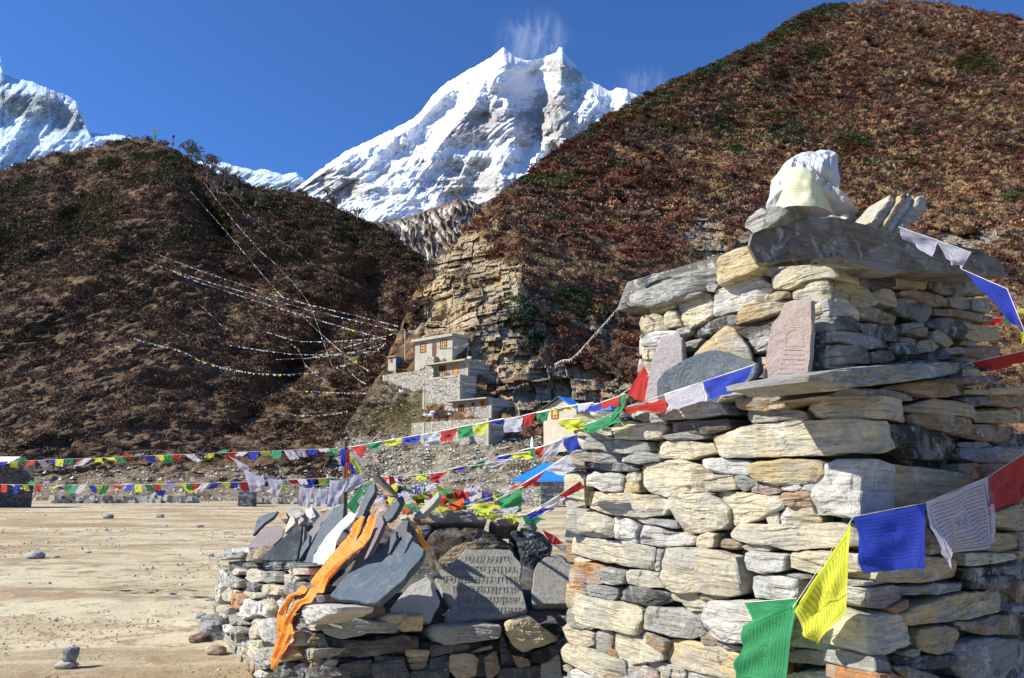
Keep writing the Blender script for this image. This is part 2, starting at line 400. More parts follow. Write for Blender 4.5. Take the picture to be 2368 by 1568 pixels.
# ================================================================== ground
def ground():
    xs = np.concatenate([-np.geomspace(14, 9000, 60)[::-1], np.linspace(-13.9, 6, 330), np.geomspace(6.1, 9000, 60)])
    ys = np.concatenate([-np.geomspace(3, 9000, 40)[::-1], np.linspace(-2, 2.9, 10), np.geomspace(3, 75, 420), np.geomspace(76, 12000, 50)])
    X, Y = np.meshgrid(xs, ys); P = np.stack([X, Y, X * 0], -1)
    near = np.exp(-((np.hypot(X, Y - 10)) / 60) ** 2)
    z = fbm(P * .35, 3, 3) * .035 + fbm(P * 2.3, 4, 5) * .012 + fbm(P * 9, 2, 9) * .004
    Z = z * near - .0 * (1 - near)
    g = Geo(); g.add(np.stack([X, Y, Z], -1).reshape(-1, 3), grid_faces(len(ys), len(xs)))
    m, nt, b = new_mat('field_earth'); tc = N(nt, 'ShaderNodeTexCoord').outputs['Object']
    big = nse(nt, mapping(nt, tc, (.45, .6, 1)), .55, 7, .62, .6); med = nse(nt, mapping(nt, tc, (1, 1.3, 1), (9, 3, 0)), 1.5, 9, .68, .4)
    fine = nse(nt, tc, 14, 8, .7); grit = nse(nt, tc, 70, 4, .7)
    c = mix(nt, ramp(nt, big, [(.35, 0), (.6, 1)]), (.46, .385, .235), (.57, .50, .34))
    c = mix(nt, ramp(nt, med, [(.51, 0), (.60, .8)]), c, (.25, .18, .09))
    band = nse(nt, mapping(nt, tc, (.16, .55, 1), (2.3, 5.1, 0)), 1.0, 8, .66, .5)
    c = mix(nt, ramp(nt, band, [(.48, 0), (.57, .8)]), c, (.29, .205, .11)); c = mix(nt, ramp(nt, big, [(.33, .65), (.43, 0)]), c, (.27, .19, .09))
    c = mix(nt, ramp(nt, fine, [(.56, 0), (.68, .75)]), c, (.17, .11, .06))
    c = mix(nt, ramp(nt, fine, [(.30, .6), (.42, 0)]), c, (.62, .55, .40))
    c = mix(nt, 1.0, c, ramp(nt, grit, [(.3, .8), (.7, 1.15)]), 'MULTIPLY')
    nt.links.new(c, b.inputs['Base Color'])
    p = bump(nt, b, med, .5, .05); p = bump(nt, b, fine, .7, .02, p); bump(nt, b, grit, .6, .004, p)
    thing('ground', g, m, 'bare sandy field with patches of dry brown grass', None, smooth=True, kind='structure')
ground()
# ================================================================== hills
def interp2(px, py, KX, KY, T):
    """depth table T[len(KY)][len(KX)] bilinear"""
    T = np.asarray(T, float); px = np.clip(px, KX[0], KX[-1]); py = np.clip(py, KY[0], KY[-1])
    i = np.clip(np.searchsorted(KX, px) - 1, 0, len(KX) - 2); j = np.clip(np.searchsorted(KY, py) - 1, 0, len(KY) - 2)
    KX = np.asarray(KX, float); KY = np.asarray(KY, float)
    a = (px - KX[i]) / (KX[i + 1] - KX[i]); b = (py - KY[j]) / (KY[j + 1] - KY[j])
    return T[j, i] * (1 - a) * (1 - b) + T[j, i + 1] * a * (1 - b) + T[j + 1, i] * (1 - a) * b + T[j + 1, i + 1] * a * b
RKX = [700, 860, 960, 1050, 1200, 1400, 1900, 2600]
RKY = [-60, 230, 420, 560, 640, 780, 870, 930, 1025, 1100, 1180]
RT = [[330, 330, 330, 330, 330, 340, 390, 400],
      [260, 260, 260, 260, 250, 250, 290, 300],
      [180, 180, 180, 180, 172, 185, 210, 220],
      [140, 140, 138, 132, 122, 140, 160, 170],
      [125, 122, 118, 110, 106, 122, 140, 150],
      [112, 108, 103, 97, 97, 106, 120, 130],
      [104, 100, 97, 92, 91, 98, 108, 118],
      [98, 95, 92, 88, 86, 92, 100, 110],
      [90, 86, 83, 79, 76, 80, 90, 100],
      [78, 74, 71, 68, 66, 68, 74, 84],
      [62, 60, 58, 57, 56, 56, 58, 60]]
def rdepth(px, py): return interp2(np.asarray(px, float), np.asarray(py, float), RKX, RKY, RT)
RTOP = np.array([(690, 1130), (740, 1090), (780, 1010), (820, 950), (850, 900), (880, 850), (905, 800), (925, 755), (950, 690), (975, 640), (1000, 598), (1035, 570),
        (1065, 540), (1100, 500), (1150, 455), (1190, 428), (1250, 375), (1330, 318), (1400, 272), (1480, 224), (1560, 180), (1640, 150), (1700, 120), (1760, 92), (1830, 40), (1900, 8), (2000, -2), (2100, -4), (2180, 2), (2280, 22), (2367, 36), (2500, 60), (2700, 110)], float)
def inpoly(px, py, poly):
    poly = np.asarray(poly, float); r = np.zeros(np.shape(px), bool); j = len(poly) - 1
    for i in range(len(poly)):
        xi, yi = poly[i]; xj, yj = poly[j]
        r ^= ((yi > py) != (yj > py)) & (px < (xj - xi) * (py - yi) / (yj - yi + 1e-12) + xi); j = i
    return r
def softpoly(px, py, poly, w=14, sd=0):
    jx = fbm(np.stack([px / 26, py / 26, px * 0 + sd], -1), 4, sd) * w; jy = fbm(np.stack([px / 26, py / 26, px * 0 + sd + 9], -1), 4, sd + 3) * w
    return inpoly(px + jx, py + jy, poly).astype(float)
CLIFF = [(1010, 600), (1060, 560), (1105, 520), (1150, 560), (1160, 610), (1215, 620), (1210, 690), (1245, 740), (1300, 760), (1260, 800), (1235, 860), (1330, 840), (1400, 870), (1450, 905), (1440, 950), (1270, 945), (1230, 990), (1170, 960), (1120, 900), (1100, 840), (1080, 770), (1000, 770), (940, 770), (960, 700), (990, 650)]
ROCKS = [[(1240, 690), (1330, 720), (1370, 750), (1300, 745)], [(1370, 730), (1420, 740), (1410, 775), (1360, 765)], [(1600, 500), (1680, 505), (1660, 560), (1700, 600), (1640, 610), (1590, 570)],
         [(1400, 870), (1480, 880), (1470, 920), (1400, 900)], [(1990, 100), (2040, 98), (2060, 118), (2000, 112)], [(1110, 500), (1170, 512), (1180, 540), (1120, 545)], [(1420, 460), (1470, 470), (1460, 500), (1425, 490)],
         [(1700, 560), (1760, 520), (1760, 590), (1710, 620)], [(2160, 540), (2330, 520), (2330, 560), (2200, 590)], [(1290, 545), (1340, 540), (1340, 560), (1300, 565)], [(870, 725), (900, 735), (890, 770), (865, 760)]]
KNOLL = [(780, 1010), (850, 900), (900, 840), (960, 880), (1000, 960), (960, 1000), (1260, 1010), (1400, 1000), (1400, 1180), (700, 1180), (740, 1090)]
GRASSY = [(1640, 260), (2000, 300), (2367, 380), (2400, 900), (2150, 700), (1950, 560), (1700, 520), (1560, 470), (1580, 330)]
def surf(KX0, KX1, nx, ny, top, bot, depth, disp, back, dense=None):
    px = np.linspace(KX0, KX1, nx); top = top + np.array([0, 7.0])
    if dense: px = np.unique(np.concatenate([np.linspace(KX0, dense[0], dense[2], endpoint=False), np.linspace(dense[0], dense[1], dense[3], endpoint=False), np.linspace(dense[1], KX1, dense[4])]))
    ty = np.interp(px, top[:, 0], top[:, 1]); by = bot(px) if callable(bot) else np.full(len(px), float(bot))
    t = np.linspace(0, 1, ny)
    PY = by[None, :] + (ty - by)[None, :] * t[:, None]; PX = np.repeat(px[None, :], ny, 0)
    D = depth(PX, PY); P = at(PX, PY, D); P = disp(P, PX, PY, t[:, None] + 0 * PX)
    rows = [P]; last = P[-1]; bx = PX[-1]; d0 = last[:, 1]
    for k, (bd, bz) in enumerate(back):
        q = last.copy(); s = (last[:, 1] + bd) / last[:, 1]; q[:, 0] *= s; q[:, 1] *= s; q[:, 2] = np.maximum(last[:, 2] - bz, -3); rows.append(q[None])
    allp = np.concatenate(rows, 0)
    return px, PX, PY, P, allp
def hill_right():
    def disp(P, PX, PY, t):
        cl = softpoly(PX, PY, CLIFF, 12, 4)
        for k, q in enumerate(ROCKS): cl = np.maximum(cl, softpoly(PX, PY, q, 12, 20 + k))
        kn = softpoly(PX, PY, KNOLL, 6, 2)
        far = np.clip((P[..., 1] - 70) / 120, .15, 1.6)
        P = P.copy(); edge = np.clip((1 - t) * 14, 0, 1) * (1 - .85 * kn) * np.clip(t * 8, 0, 1)
        dg = np.stack([P[..., 0] * .8 + P[..., 2] * .7, P[..., 1] * .3, P[..., 2] * .25 - P[..., 0] * .2], -1)
        s = ridged(dg / 34, 3, 31) * 4.6 * far + fbm(P / 13, 4, 33) * 1.6 * np.clip(far, .3, 1.2)
        f1, _ = worley(P / 3.4 + .35 * fbm(P / 2, 2, 36)[..., None], 35); f2, _ = worley(P / 1.5 + .3 * fbm(P / 1.2, 2, 38)[..., None], 37)
        md = (np.clip(.75 - f1, -.2, 1) * 3.8 + np.clip(.75 - f2, -.2, 1) * 1.2) * np.clip(far, .4, 1.2)
        P = toward(P, (s * edge + md * (1 - kn) * np.clip((1 - t) * 40, 0, 1)) * (1 - .75 * cl)); P[..., 2] += md * (1 - kn) * (1 - cl) * .35
        # stepped strata of the cliff
        wob = fbm(P / 6.0, 2, 41) * .7
        zo = cells(np.stack([P[..., 0] / 4.1 + wob * .2, P[..., 1] * 0, P[..., 2] / 9], -1), 3) * 1.3
        q1 = np.stack([(P[..., 0] + wob * 1.2) / 2.1, P[..., 1] / 40, (P[..., 2] + wob * .5 + zo - P[..., 0] * .12) / 1.7], -1)
        q2 = np.stack([(P[..., 0] + wob * .9) / .9 + 7, P[..., 1] / 40, (P[..., 2] + wob * .35 + zo * .7 - P[..., 0] * .12) / .62], -1)
        q3 = np.stack([(P[..., 0] + wob) / 6.5, P[..., 1] / 40, (P[..., 2] + wob - P[..., 0] * .12) / 3.1], -1)
        s = (cells(q1, 5) * .75 + cells(q2, 6) * .4 + cells(q3, 7) * 1.3 + fbm(P * 1.3, 3, 44) * .15) * cl
        P = toward(P, -s * 1.3)
        s = fbm(P * .8, 4, 46) * .28 * (1 - cl)
        P[..., 2] += s
        # overhang behind the top house
        ov = np.exp(-(((PX - 1020) / 55) ** 2 + ((PY - 735) / 28) ** 2)); P[..., 1] += ov * 5.5
        return P
    px, PX, PY, P, A = surf(690, 2700, 10, 430, RTOP, 1200, rdepth, disp, [(12, 1), (40, 10), (120, 60), (300, 200)], dense=(860, 1480, 60, 400, 380))
    ny = PX.shape[0]; cl = softpoly(PX, PY, CLIFF, 12, 4)
    for k, q in enumerate(ROCKS): cl = np.maximum(cl, softpoly(PX, PY, q, 12, 20 + k))
    kn = softpoly(PX, PY, KNOLL, 12, 2); gr = softpoly(PX, PY, GRASSY, 40, 8)
    n1 = fbm(P / 9, 4, 51); n2 = fbm(P / 2.2, 4, 53); n3 = fbm(P / 30, 3, 55)
    base = np.stack([.135 + 0 * n1, .075 + 0 * n1, .045 + 0 * n1], -1)
    tan = np.array([.26, .17, .085]); red = np.array([.15, .08, .05]); olive = np.array([.15, .12, .055]); rock = np.array([.44, .36, .235])
    def mx(a, b, f): f = np.clip(f, 0, 1)[..., None]; return a * (1 - f) + b * f
    c = mx(base, tan, np.clip((n1 + .1 + .35 * gr) * 2.2, 0, .8)); c = mx(c, red, np.clip(n2 * 2 - .2, 0, .6) * (1 - gr))
    kc = mx(np.array([.20, .155, .09]) + 0 * base, np.array([.32, .28, .21]), np.clip((n2 + .35) * 2.5 * np.clip((PY - 985) / 60, 0.15, 1), 0, 1)); kc = mx(kc, olive * .8, np.clip(n1 * 2.2, 0, .8) * np.clip((1060 - PY) / 80, .2, 1))
    c = mx(c, kc, kn)
    rc = mx(rock + 0 * base, np.array([.26, .26, .25]), np.clip(n1 * 1.7 + (PX - 1240) / 330, 0, .6)); rc = mx(rc, np.array([.46, .30, .13]), np.clip(n2, 0, .7)); rc = mx(rc, np.array([.20, .13, .07]), np.clip(fbm(P / 4, 3, 57) * 3 - .5, 0, .8))
    c = mx(c, rc, cl)
    colA = np.concatenate([c] + [c[-1:]] * 4, 0)
    g = Geo(); g.add(A.reshape(-1, 3), grid_faces(A.shape[0], A.shape[1]), colA.reshape(-1, 3))
    thing('hillside', g, M['hill'], 'tall red brown shrub covered hillside with a tan cliff rising at the right', None, kind='structure')
    return PX, PY, P, cl, kn, gr
def hill_left():
    top = np.array([(-700, 600), (-200, 432), (0, 388), (60, 372), (130, 350), (210, 335), (270, 322), (310, 315), (350, 318), (385, 330), (430, 362), (470, 385), (520, 402), (600, 430), (650, 433), (700, 441), (740, 456), (780, 476), (850, 512), (900, 535), (940, 568), (985, 600), (1050, 650), (1200, 740)], float)
    KX = [-700, 0, 400, 700, 900, 1200]; KY = [300, 420, 560, 700, 850, 1000, 1090, 1175]
    T = [[260, 250, 232, 220, 230, 260], [215, 215, 200, 215, 225, 250], [180, 178, 172, 185, 200, 220], [150, 148, 145, 160, 175, 190],
         [122, 120, 118, 132, 145, 160], [96, 95, 94, 104, 116, 130], [78, 77, 76, 82, 90, 110], [60, 58, 56, 58, 72, 100]]
    def disp(P, PX, PY, t):
        P = P.copy(); edge = np.clip((1 - t) * 9, 0, 1) * np.clip(t * 6, 0, 1)
        # spurs and gullies that run down to the lower left
        k = (P[..., 0] * .8 + P[..., 2] * .55)
        sp = ridged(np.stack([k / 26, P[..., 2] / 90 + 3, P[..., 1] * 0], -1) + .25 * fbm(P / 20, 2, 60)[..., None], 3, 61)
        f1, _ = worley(P / 3.6 + .35 * fbm(P / 2, 2, 66)[..., None], 65); f2, _ = worley(P / 1.6 + .3 * fbm(P / 1.2, 2, 68)[..., None], 67)
        md = np.clip(.75 - f1, -.2, 1) * 1.9 + np.clip(.75 - f2, -.2, 1) * .9
        gl = -13 * np.exp(-(((PX - 455 - (PY - 430) * .55) / 26) ** 2)) * (PY > 370) * np.clip((640 - PY) / 120, 0, 1)
        gl = gl + 9 * np.exp(-(((PX - 250 + (PY - 560) * .8) / 60) ** 2)) * np.exp(-((PY - 600) / 170) ** 2) - 8 * np.exp(-(((PX - 860 - (PY - 700) * .2) / 30) ** 2 + ((PY - 690) / 50) ** 2))
        gl = gl - 8 * np.exp(-(((PX - 640 + (PY - 900) * .9) / 45) ** 2)) * np.exp(-((PY - 860) / 160) ** 2)
        s = sp * 5.5 + fbm(P / 14, 4, 62) * 3.0 + gl
        P = toward(P, s * edge + md * np.clip((1 - t) * 40, 0, 1) * np.clip(t * 8, 0, 1)); P[..., 2] += md * .35 * np.clip(t * 8, 0, 1)
        s = fbm(P / 1.5, 3, 63) * .25 * np.clip(t * 8, 0, 1); P[..., 2] += s
        return P
    px, PX, PY, P, A = surf(-700, 1200, 620, 380, top, 1190, lambda a, b: interp2(a, b, KX, KY, T), disp, [(15, 2), (60, 20), (150, 90), (300, 200)])
    n1 = fbm(P / 12, 4, 71); n2 = fbm(P / 3, 4, 73); up = np.clip((640 - PY) / 300, 0, 1)
    def mx(a, b, f): f = np.clip(f, 0, 1)[..., None]; return a * (1 - f) + b * f
    base = np.stack([.145 + 0 * n1, .095 + 0 * n1, .06 + 0 * n1], -1)
    c = mx(base, np.array([.22, .145, .08]), np.clip(n2 * 1.8 - .1, 0, .7)); c = mx(c, np.array([.055, .06, .02]), np.clip(n1 * 2.4 - .1, 0, 1) * (.15 + .85 * up))
    c = mx(c, np.array([.26, .2, .13]), np.clip((PY - 1075) / 60, 0, .8)); c = mx(c, np.array([.34, .29, .2]), np.clip(fbm(P / 1.5, 3, 75) * 2, 0, 1) * np.clip((PY - 1080) / 50, 0, .7))
    colA = np.concatenate([c] + [c[-1:]] * 4, 0)
    g = Geo(); g.add(A.reshape(-1, 3), grid_faces(A.shape[0], A.shape[1]), colA.reshape(-1, 3))
    thing('hill', g, M['hill'], 'dark brown shrubby hill rising to a point at the left', None, kind='structure')
    return PX, PY, P, up
def mat_hill():
    m, nt, b = new_mat('hillside'); tc = N(nt, 'ShaderNodeTexCoord').outputs['Object']
    col = N(nt, 'ShaderNodeAttribute', attribute_name='Col').outputs['Color']
    n1 = nse(nt, tc, .9, 8, .72); n2 = nse(nt, tc, 3.2, 6, .7); st = nse(nt, mapping(nt, tc, (.5, .5, 3.2)), 1.0, 7, .68, .5)
    c = mix(nt, 1.0, col, ramp(nt, n1, [(.3, .55), (.5, 1.0), (.72, 1.5)]), 'MULTIPLY')
    c = mix(nt, 1.0, c, ramp(nt, n2, [(.3, .6), (.7, 1.35)]), 'MULTIPLY'); c = mix(nt, 1.0, c, ramp(nt, st, [(.32, .7), (.6, 1.15)]), 'MULTIPLY')
    nt.links.new(c, b.inputs['Base Color']); p = bump(nt, b, n1, .7, .5); p = bump(nt, b, st, .7, .35, p); bump(nt, b, n2, .8, .2, p)
    b.inputs['Specular IOR Level'].default_value = .05; return m
M['hill'] = mat_hill(); M['shrub'] = mat_vcol('shrub_leaves', .35, 4.0)
HR = hill_right(); HL = hill_left()
HRM = worley(HR[2] / 3.6, 35)[0]; HLM = worley(HL[2] / 3.6, 65)[0]
def shrubs(name, label, pts, sizes, cols, tris=26):
    """low bushes: each a dome of small leafy faces"""
    n = len(pts); rs = RNG
    th = rs.uniform(0, 2 * math.pi, (n, tris)); ph = np.arccos(rs.uniform(.0, 1, (n, tris))); rr = rs.uniform(.55, 1.0, (n, tris))
    c = np.stack([np.cos(th) * np.sin(ph), np.sin(th) * np.sin(ph), np.cos(ph) * .75], -1) * rr[..., None]
    c = c * sizes[:, None, None] + pts[:, None, :]
    a = rs.normal(size=(n, tris, 3)); b = rs.normal(size=(n, tris, 3)); a /= np.linalg.norm(a, axis=-1, keepdims=True); b /= np.linalg.norm(b, axis=-1, keepdims=True)
    L = (sizes[:, None, None] * rs.uniform(.13, .30, (n, tris, 1)))
    v = np.stack([c - a * L, c + a * L * .6 + b * L * .5, c - b * L * .7 + a * L * .2], 2).reshape(-1, 3)
    f = np.arange(len(v)).reshape(-1, 3)
    cc = cols[:, None, :] * rs.uniform(.6, 1.45, (n, tris, 1)); cc = np.repeat(cc.reshape(-1, 3), 3, 0)
    g = Geo(); g.v.append(v); g.f.append(np.concatenate([f, np.full((len(f), 1), -1)], 1)); g.c.append(cc); g.uv.append(np.zeros((len(v), 2))); g.m.append(np.zeros(len(f), int)); g.n = len(v)
    thing(name, g, M['shrub'], label, None, kind='stuff')
def pick(P, w, n):
    w = w.ravel() / w.sum(); i = RNG.choice(len(w), n, p=w); return i
def cover():
    PX, PY, P, cl, kn, gr = HR
    vis = ((PX > 700) & (PX < 2440)).astype(float)
    n1 = fbm(P / 7, 3, 81); n0 = fbm(P / 16, 3, 82)
    jn = np.clip(n0 * 3 - .95, 0, 1); tn = np.clip((fbm(P / 5, 3, 83) + .25 * gr - .16) * 3, 0, 1)
    # area weight: metric size of the cells
    dx = np.linalg.norm(np.gradient(P, axis=1), axis=-1); dy = np.linalg.norm(np.gradient(P, axis=0), axis=-1); A = np.clip(dx * dy, 0, 30) ** .75
    def go(name, label, w, n, smin, smax, col, tris, var=.25):
        i = pick(P, w * vis * A, n); p = P.reshape(-1, 3)[i] + RNG.uniform(-.3, .3, (n, 3)) * [1, 1, 0]
        s = RNG.uniform(smin, smax, n) * np.clip(p[:, 1] / 130, .55, 1.35)
        q = fbm(p / 18, 3, 88)[:, None]; c = np.array(col)[None] * RNG.uniform(1 - var, 1 + var, (n, 1)) * (1 + .5 * q) * (1 + .55 * worley(p / 3.6, 35)[1])[:, None] + RNG.uniform(-.008, .008, (n, 3)) + np.array([-.01, .012, .012]) * np.clip(fbm(p / 7, 2, 89) * 2, -1, 1)[:, None]; shrubs(name, label, p - [0, 0, .15], s, np.clip(c, .008, 1), tris)
    hs_ = inpoly(PX, PY, [(850, 800), (900, 760), (1110, 760), (1200, 900), (1210, 1015), (900, 1015)]) * 1.0; land = (1 - cl) * (1 - .93 * kn) * (1 - .96 * hs_) + .22 * cl * (1 - hs_) * (fbm(P / 4, 3, 87) > .12); cr = HRM; mo = np.clip(.62 - cr, .02, 1) ** 2.3
    go('shrubs', 'red brown leafless shrubs covering the right hillside', land * (1 - .7 * tn) * (1 - jn) * mo, 19000, .55, 1.55, (.125, .064, .043), 44)
    go('dry_grass', 'tan tufts of dry grass between the shrubs', land * (.06 + tn) * (1 - jn) + .30 * cl * (fbm(P / 3, 3, 86) > .05), 8600, .35, .95, (.34, .225, .105), 34)
    ev = np.clip(1 - np.abs(np.interp(PX, RTOP[:, 0], RTOP[:, 1]) + 22 - PY) / 34, 0, 1) * (PX > 1350) * (PX < 1950) * 3.0
    spots = [(1270, 425, 60, 14), (1350, 415, 30, 12), (2260, 150, 50, 22), (1700, 350, 22, 12), (1670, 285, 22, 14), (1970, 325, 40, 20), (1810, 280, 35, 20), (1320, 690, 40, 22), (1370, 720, 30, 14), (1200, 720, 38, 34), (2100, 380, 20, 12), (2340, 465, 20, 12), (1230, 780, 25, 30), (1800, 180, 20, 12), (1880, 120, 35, 20), (1540, 300, 20, 12), (2130, 310, 22, 10), (1420, 385, 26, 10)]
    for (x, y, a, b_) in spots: ev = np.maximum(ev, (((PX - x) / a) ** 2 + ((PY - y) / b_) ** 2 < 1 + .5 * noise(np.stack([PX / 9, PY / 9, PX * 0], -1), 5)) * 4.0)
    go('juniper', 'dark green juniper patches on the right hillside', ev * (1 - .4 * cl) + jn * .4 * land, 9500, .5, 1.2, (.045, .058, .02), 44)
    go('undergrowth', 'low olive scrub on the grassy knoll below the houses', kn * np.clip(n1 * 4 + .1, 0, 1) * (PY < 1120) , 2600, .15, .6, (.12, .10, .045), 30)
    PX, PY, P, up = HL; vis = ((PX > -60) & (PX < 1010)).astype(float)
    dx = np.linalg.norm(np.gradient(P, axis=1), axis=-1); dy = np.linalg.norm(np.gradient(P, axis=0), axis=-1); A = np.clip(dx * dy, 0, 30) ** .75
    g1 = fbm(P / 14, 3, 91); g2 = fbm(P / 5, 3, 92)
    land = np.clip((1120 - PY) / 60, .05, 1)
    def go2(name, label, w, n, smin, smax, col, tris, var=.3):
        i = pick(P, w * vis * A, n); p = P.reshape(-1, 3)[i]; s = RNG.uniform(smin, smax, n) * np.clip(p[:, 1] / 130, .5, 1.4)
        q = fbm(p / 18, 3, 98)[:, None]; c = np.array(col)[None] * RNG.uniform(1 - var, 1 + var, (n, 1)) * (1 + .5 * q) + RNG.uniform(-.008, .008, (n, 3)); shrubs(name, label, p - [0, 0, .15], s, np.clip(c, .006, 1), tris)
    go2('brown_scrub', 'dark brown leafless scrub covering the left hill', land * (1 - .6 * up) * np.clip(.62 - HLM, .03, 1) ** 1.3, 17000, .5, 1.25, (.125, .078, .053), 42)
    go2('dry_tussocks', 'pale brown dry tussocks between the scrub of the left hill', land * np.clip(g2 * 3, 0, 1), 4500, .35, .85, (.27, .18, .10), 30)
    go2('rhododendron', 'dark green low bushes on the upper left hill', np.clip(g1 * 3 + .25, 0, 1) * (.04 + up * 1.2), 7500, .45, 1.1, (.05, .056, .02), 42)
cover()
def knoll_rocks():
    PX, PY, P, cl, kn, gr = HR; w = kn * (PX > 740) * (PX < 1400) * (.12 + 1.0 * (PY > 1000)); i = pick(P, w, 5200); p = P.reshape(-1, 3)[i] + RNG.uniform(-.2, .2, (5200, 3)) * [1, 1, 0]
    PX2, PY2, P2, up = HL; j = pick(P2, (PY2 > 1085) * (PX2 > -20) * (PX2 < 800) * 1.0, 1500); p = np.concatenate([p, P2.reshape(-1, 3)[j]]); n = len(p)
    s = np.abs(RNG.normal(0, .10, n)) + .05; s[RNG.rand(n) < .02] *= 2; s = np.minimum(s, .3); b = np.array([(1, 0, 0), (.3, .9, 0), (-.8, .5, 0), (-.7, -.6, 0), (.4, -.9, 0), (0, 0, 1)])
    V = b[None] * (1 + RNG.uniform(-.35, .35, (n, 6, 3))) * s[:, None, None] * [1.1, .9, .75] + p[:, None]; f = np.array([(0, 1, 5), (1, 2, 5), (2, 3, 5), (3, 4, 5), (4, 0, 5)]); Fc = (f[None] + (np.arange(n) * 6)[:, None, None]).reshape(-1, 3)
    k = RNG.uniform(.22, .55, (n, 1)); c = np.repeat(k * np.array([[1, .92, .74]]), 6, 0); g = Geo(); g.v.append(V.reshape(-1, 3)); g.f.append(np.concatenate([Fc, np.full((len(Fc), 1), -1)], 1)); g.c.append(c); g.uv.append(np.zeros((n * 6, 2))); g.m.append(np.zeros(len(Fc), int)); g.n = n * 6
    thing('rubble', g, M['shrub'], 'loose pale rubble strewn over the bank below the houses', None, kind='stuff')
knoll_rocks()
# ================================================================== mountains
def mat_snow(name, haze_tint=(1, 1, 1)):
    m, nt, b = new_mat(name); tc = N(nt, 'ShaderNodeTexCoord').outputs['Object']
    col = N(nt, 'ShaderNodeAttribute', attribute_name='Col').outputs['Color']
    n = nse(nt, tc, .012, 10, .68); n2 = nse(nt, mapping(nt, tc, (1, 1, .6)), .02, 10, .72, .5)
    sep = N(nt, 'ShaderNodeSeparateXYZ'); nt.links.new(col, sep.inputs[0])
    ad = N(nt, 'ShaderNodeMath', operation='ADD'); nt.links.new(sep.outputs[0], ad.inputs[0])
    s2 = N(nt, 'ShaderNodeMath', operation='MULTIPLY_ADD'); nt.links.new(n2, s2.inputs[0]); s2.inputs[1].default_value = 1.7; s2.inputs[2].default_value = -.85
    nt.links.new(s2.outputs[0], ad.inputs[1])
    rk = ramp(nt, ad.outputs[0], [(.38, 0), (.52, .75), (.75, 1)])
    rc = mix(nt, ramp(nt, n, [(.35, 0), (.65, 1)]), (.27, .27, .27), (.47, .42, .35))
    rc = mix(nt, 1.0, rc, haze_tint, 'MULTIPLY')
    c = mix(nt, rk, (.80 * haze_tint[0], .82 * haze_tint[1], .86), rc)
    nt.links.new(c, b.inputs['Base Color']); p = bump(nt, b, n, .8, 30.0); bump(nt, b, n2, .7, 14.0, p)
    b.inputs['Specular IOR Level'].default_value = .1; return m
M['snow'] = mat_snow('snow_and_rock'); M['snow_far'] = mat_snow('hazed_ice_and_rock', (.72, .88, 1.0))  # blue tint paints distance haze into the far mountains' colour
def mountain(name, label, top, bot, d0, d1, nx, ny, amp, sd, mat, rockbias, feats=(), crests=()):
    top = np.asarray(top, float)
    px = np.linspace(top[0, 0], top[-1, 0], nx); ty = np.interp(px, top[:, 0], top[:, 1])
    ty = ty + fbm(np.stack([px / 9, px * 0, px * 0], -1), 3, sd) * 1.6
    t = np.linspace(0, 1, ny)[:, None]; PY = bot + (ty - bot)[None] * t; PX = np.repeat(px[None], ny, 0)
    D = d0 + (d1 - d0) * np.clip((bot - PY) / (bot - ty.min()), 0, 1) ** 1.0
    P = at(PX, PY, D); q = P / 1000.0
    # buttresses and couloirs falling with the slope
    wq = fbm(q * .8, 3, sd + 20); sk = np.stack([q[..., 0] * 1.7 - q[..., 2] * .75 + wq * .35, q[..., 1] * .22, q[..., 2] * .22 + wq * .2], -1)
    h = ridged(sk * 1.1, 6, sd + 1) * .50 + fbm(q * 1.0, 5, sd + 2) * .15 + ridged(q * 4.0, 5, sd + 4) * .13
    for (x, y, a, b_, s) in feats: h = h + s * np.exp(-(((PX - x) / a) ** 2 + ((PY - y) / b_) ** 2))
    wx = fbm(np.stack([PX / 40, PY / 40, PX * 0], -1), 3, sd + 30) * 14; wy = fbm(np.stack([PX / 40, PY / 40, PX * 0 + 5], -1), 3, sd + 31) * 14
    for pts, wd, s in crests:
        dm = np.full(PX.shape, 1e9)
        for (ax, ay), (bx, by_) in zip(pts[:-1], pts[1:]):
            L2 = (bx - ax) ** 2 + (by_ - ay) ** 2; tt = np.clip(((PX + wx - ax) * (bx - ax) + (PY + wy - ay) * (by_ - ay)) / L2, 0, 1); dm = np.minimum(dm, np.hypot(PX + wx - ax - tt * (bx - ax), PY + wy - ay - tt * (by_ - ay)))
        h = h + s * np.clip(1 - dm / wd, 0, 1)
    e = np.clip((1 - t) * 14, 0, 1)
    P = toward(P, h * amp * e)
    gx = np.gradient(P, axis=1); gy = np.gradient(P, axis=0); nrm = np.cross(gx, gy); nrm /= np.linalg.norm(nrm, axis=-1, keepdims=True) + 1e-9
    steep = 1 - np.abs(nrm[..., 2])
    rk = rockbias(PX, PY) + (steep - .5) * .5 + fbm(q * 2.2, 5, sd + 7) * .4 + ridged(np.stack([q[..., 0] * 9, q[..., 1] * 2, q[..., 2] * 2.2], -1), 3, sd + 9) * .07
    col = np.stack([rk, rk, rk], -1)
    rows = [P]; cs = [col]; last = P[-1]
    for bd, bz in ((500, 300), (2500, 2500)):
        s = (last[:, 1] + bd) / last[:, 1]; r = last.copy(); r[:, :2] *= s[:, None]; r[:, 2] = last[:, 2] - bz; rows.append(r[None]); cs.append(col[-1:])
    A = np.concatenate(rows, 0); C = np.concatenate(cs, 0)
    g = Geo(); g.add(A.reshape(-1, 3), grid_faces(A.shape[0], A.shape[1]), C.reshape(-1, 3))
    thing(name, g, mat, label, None, kind='structure', smooth=False)
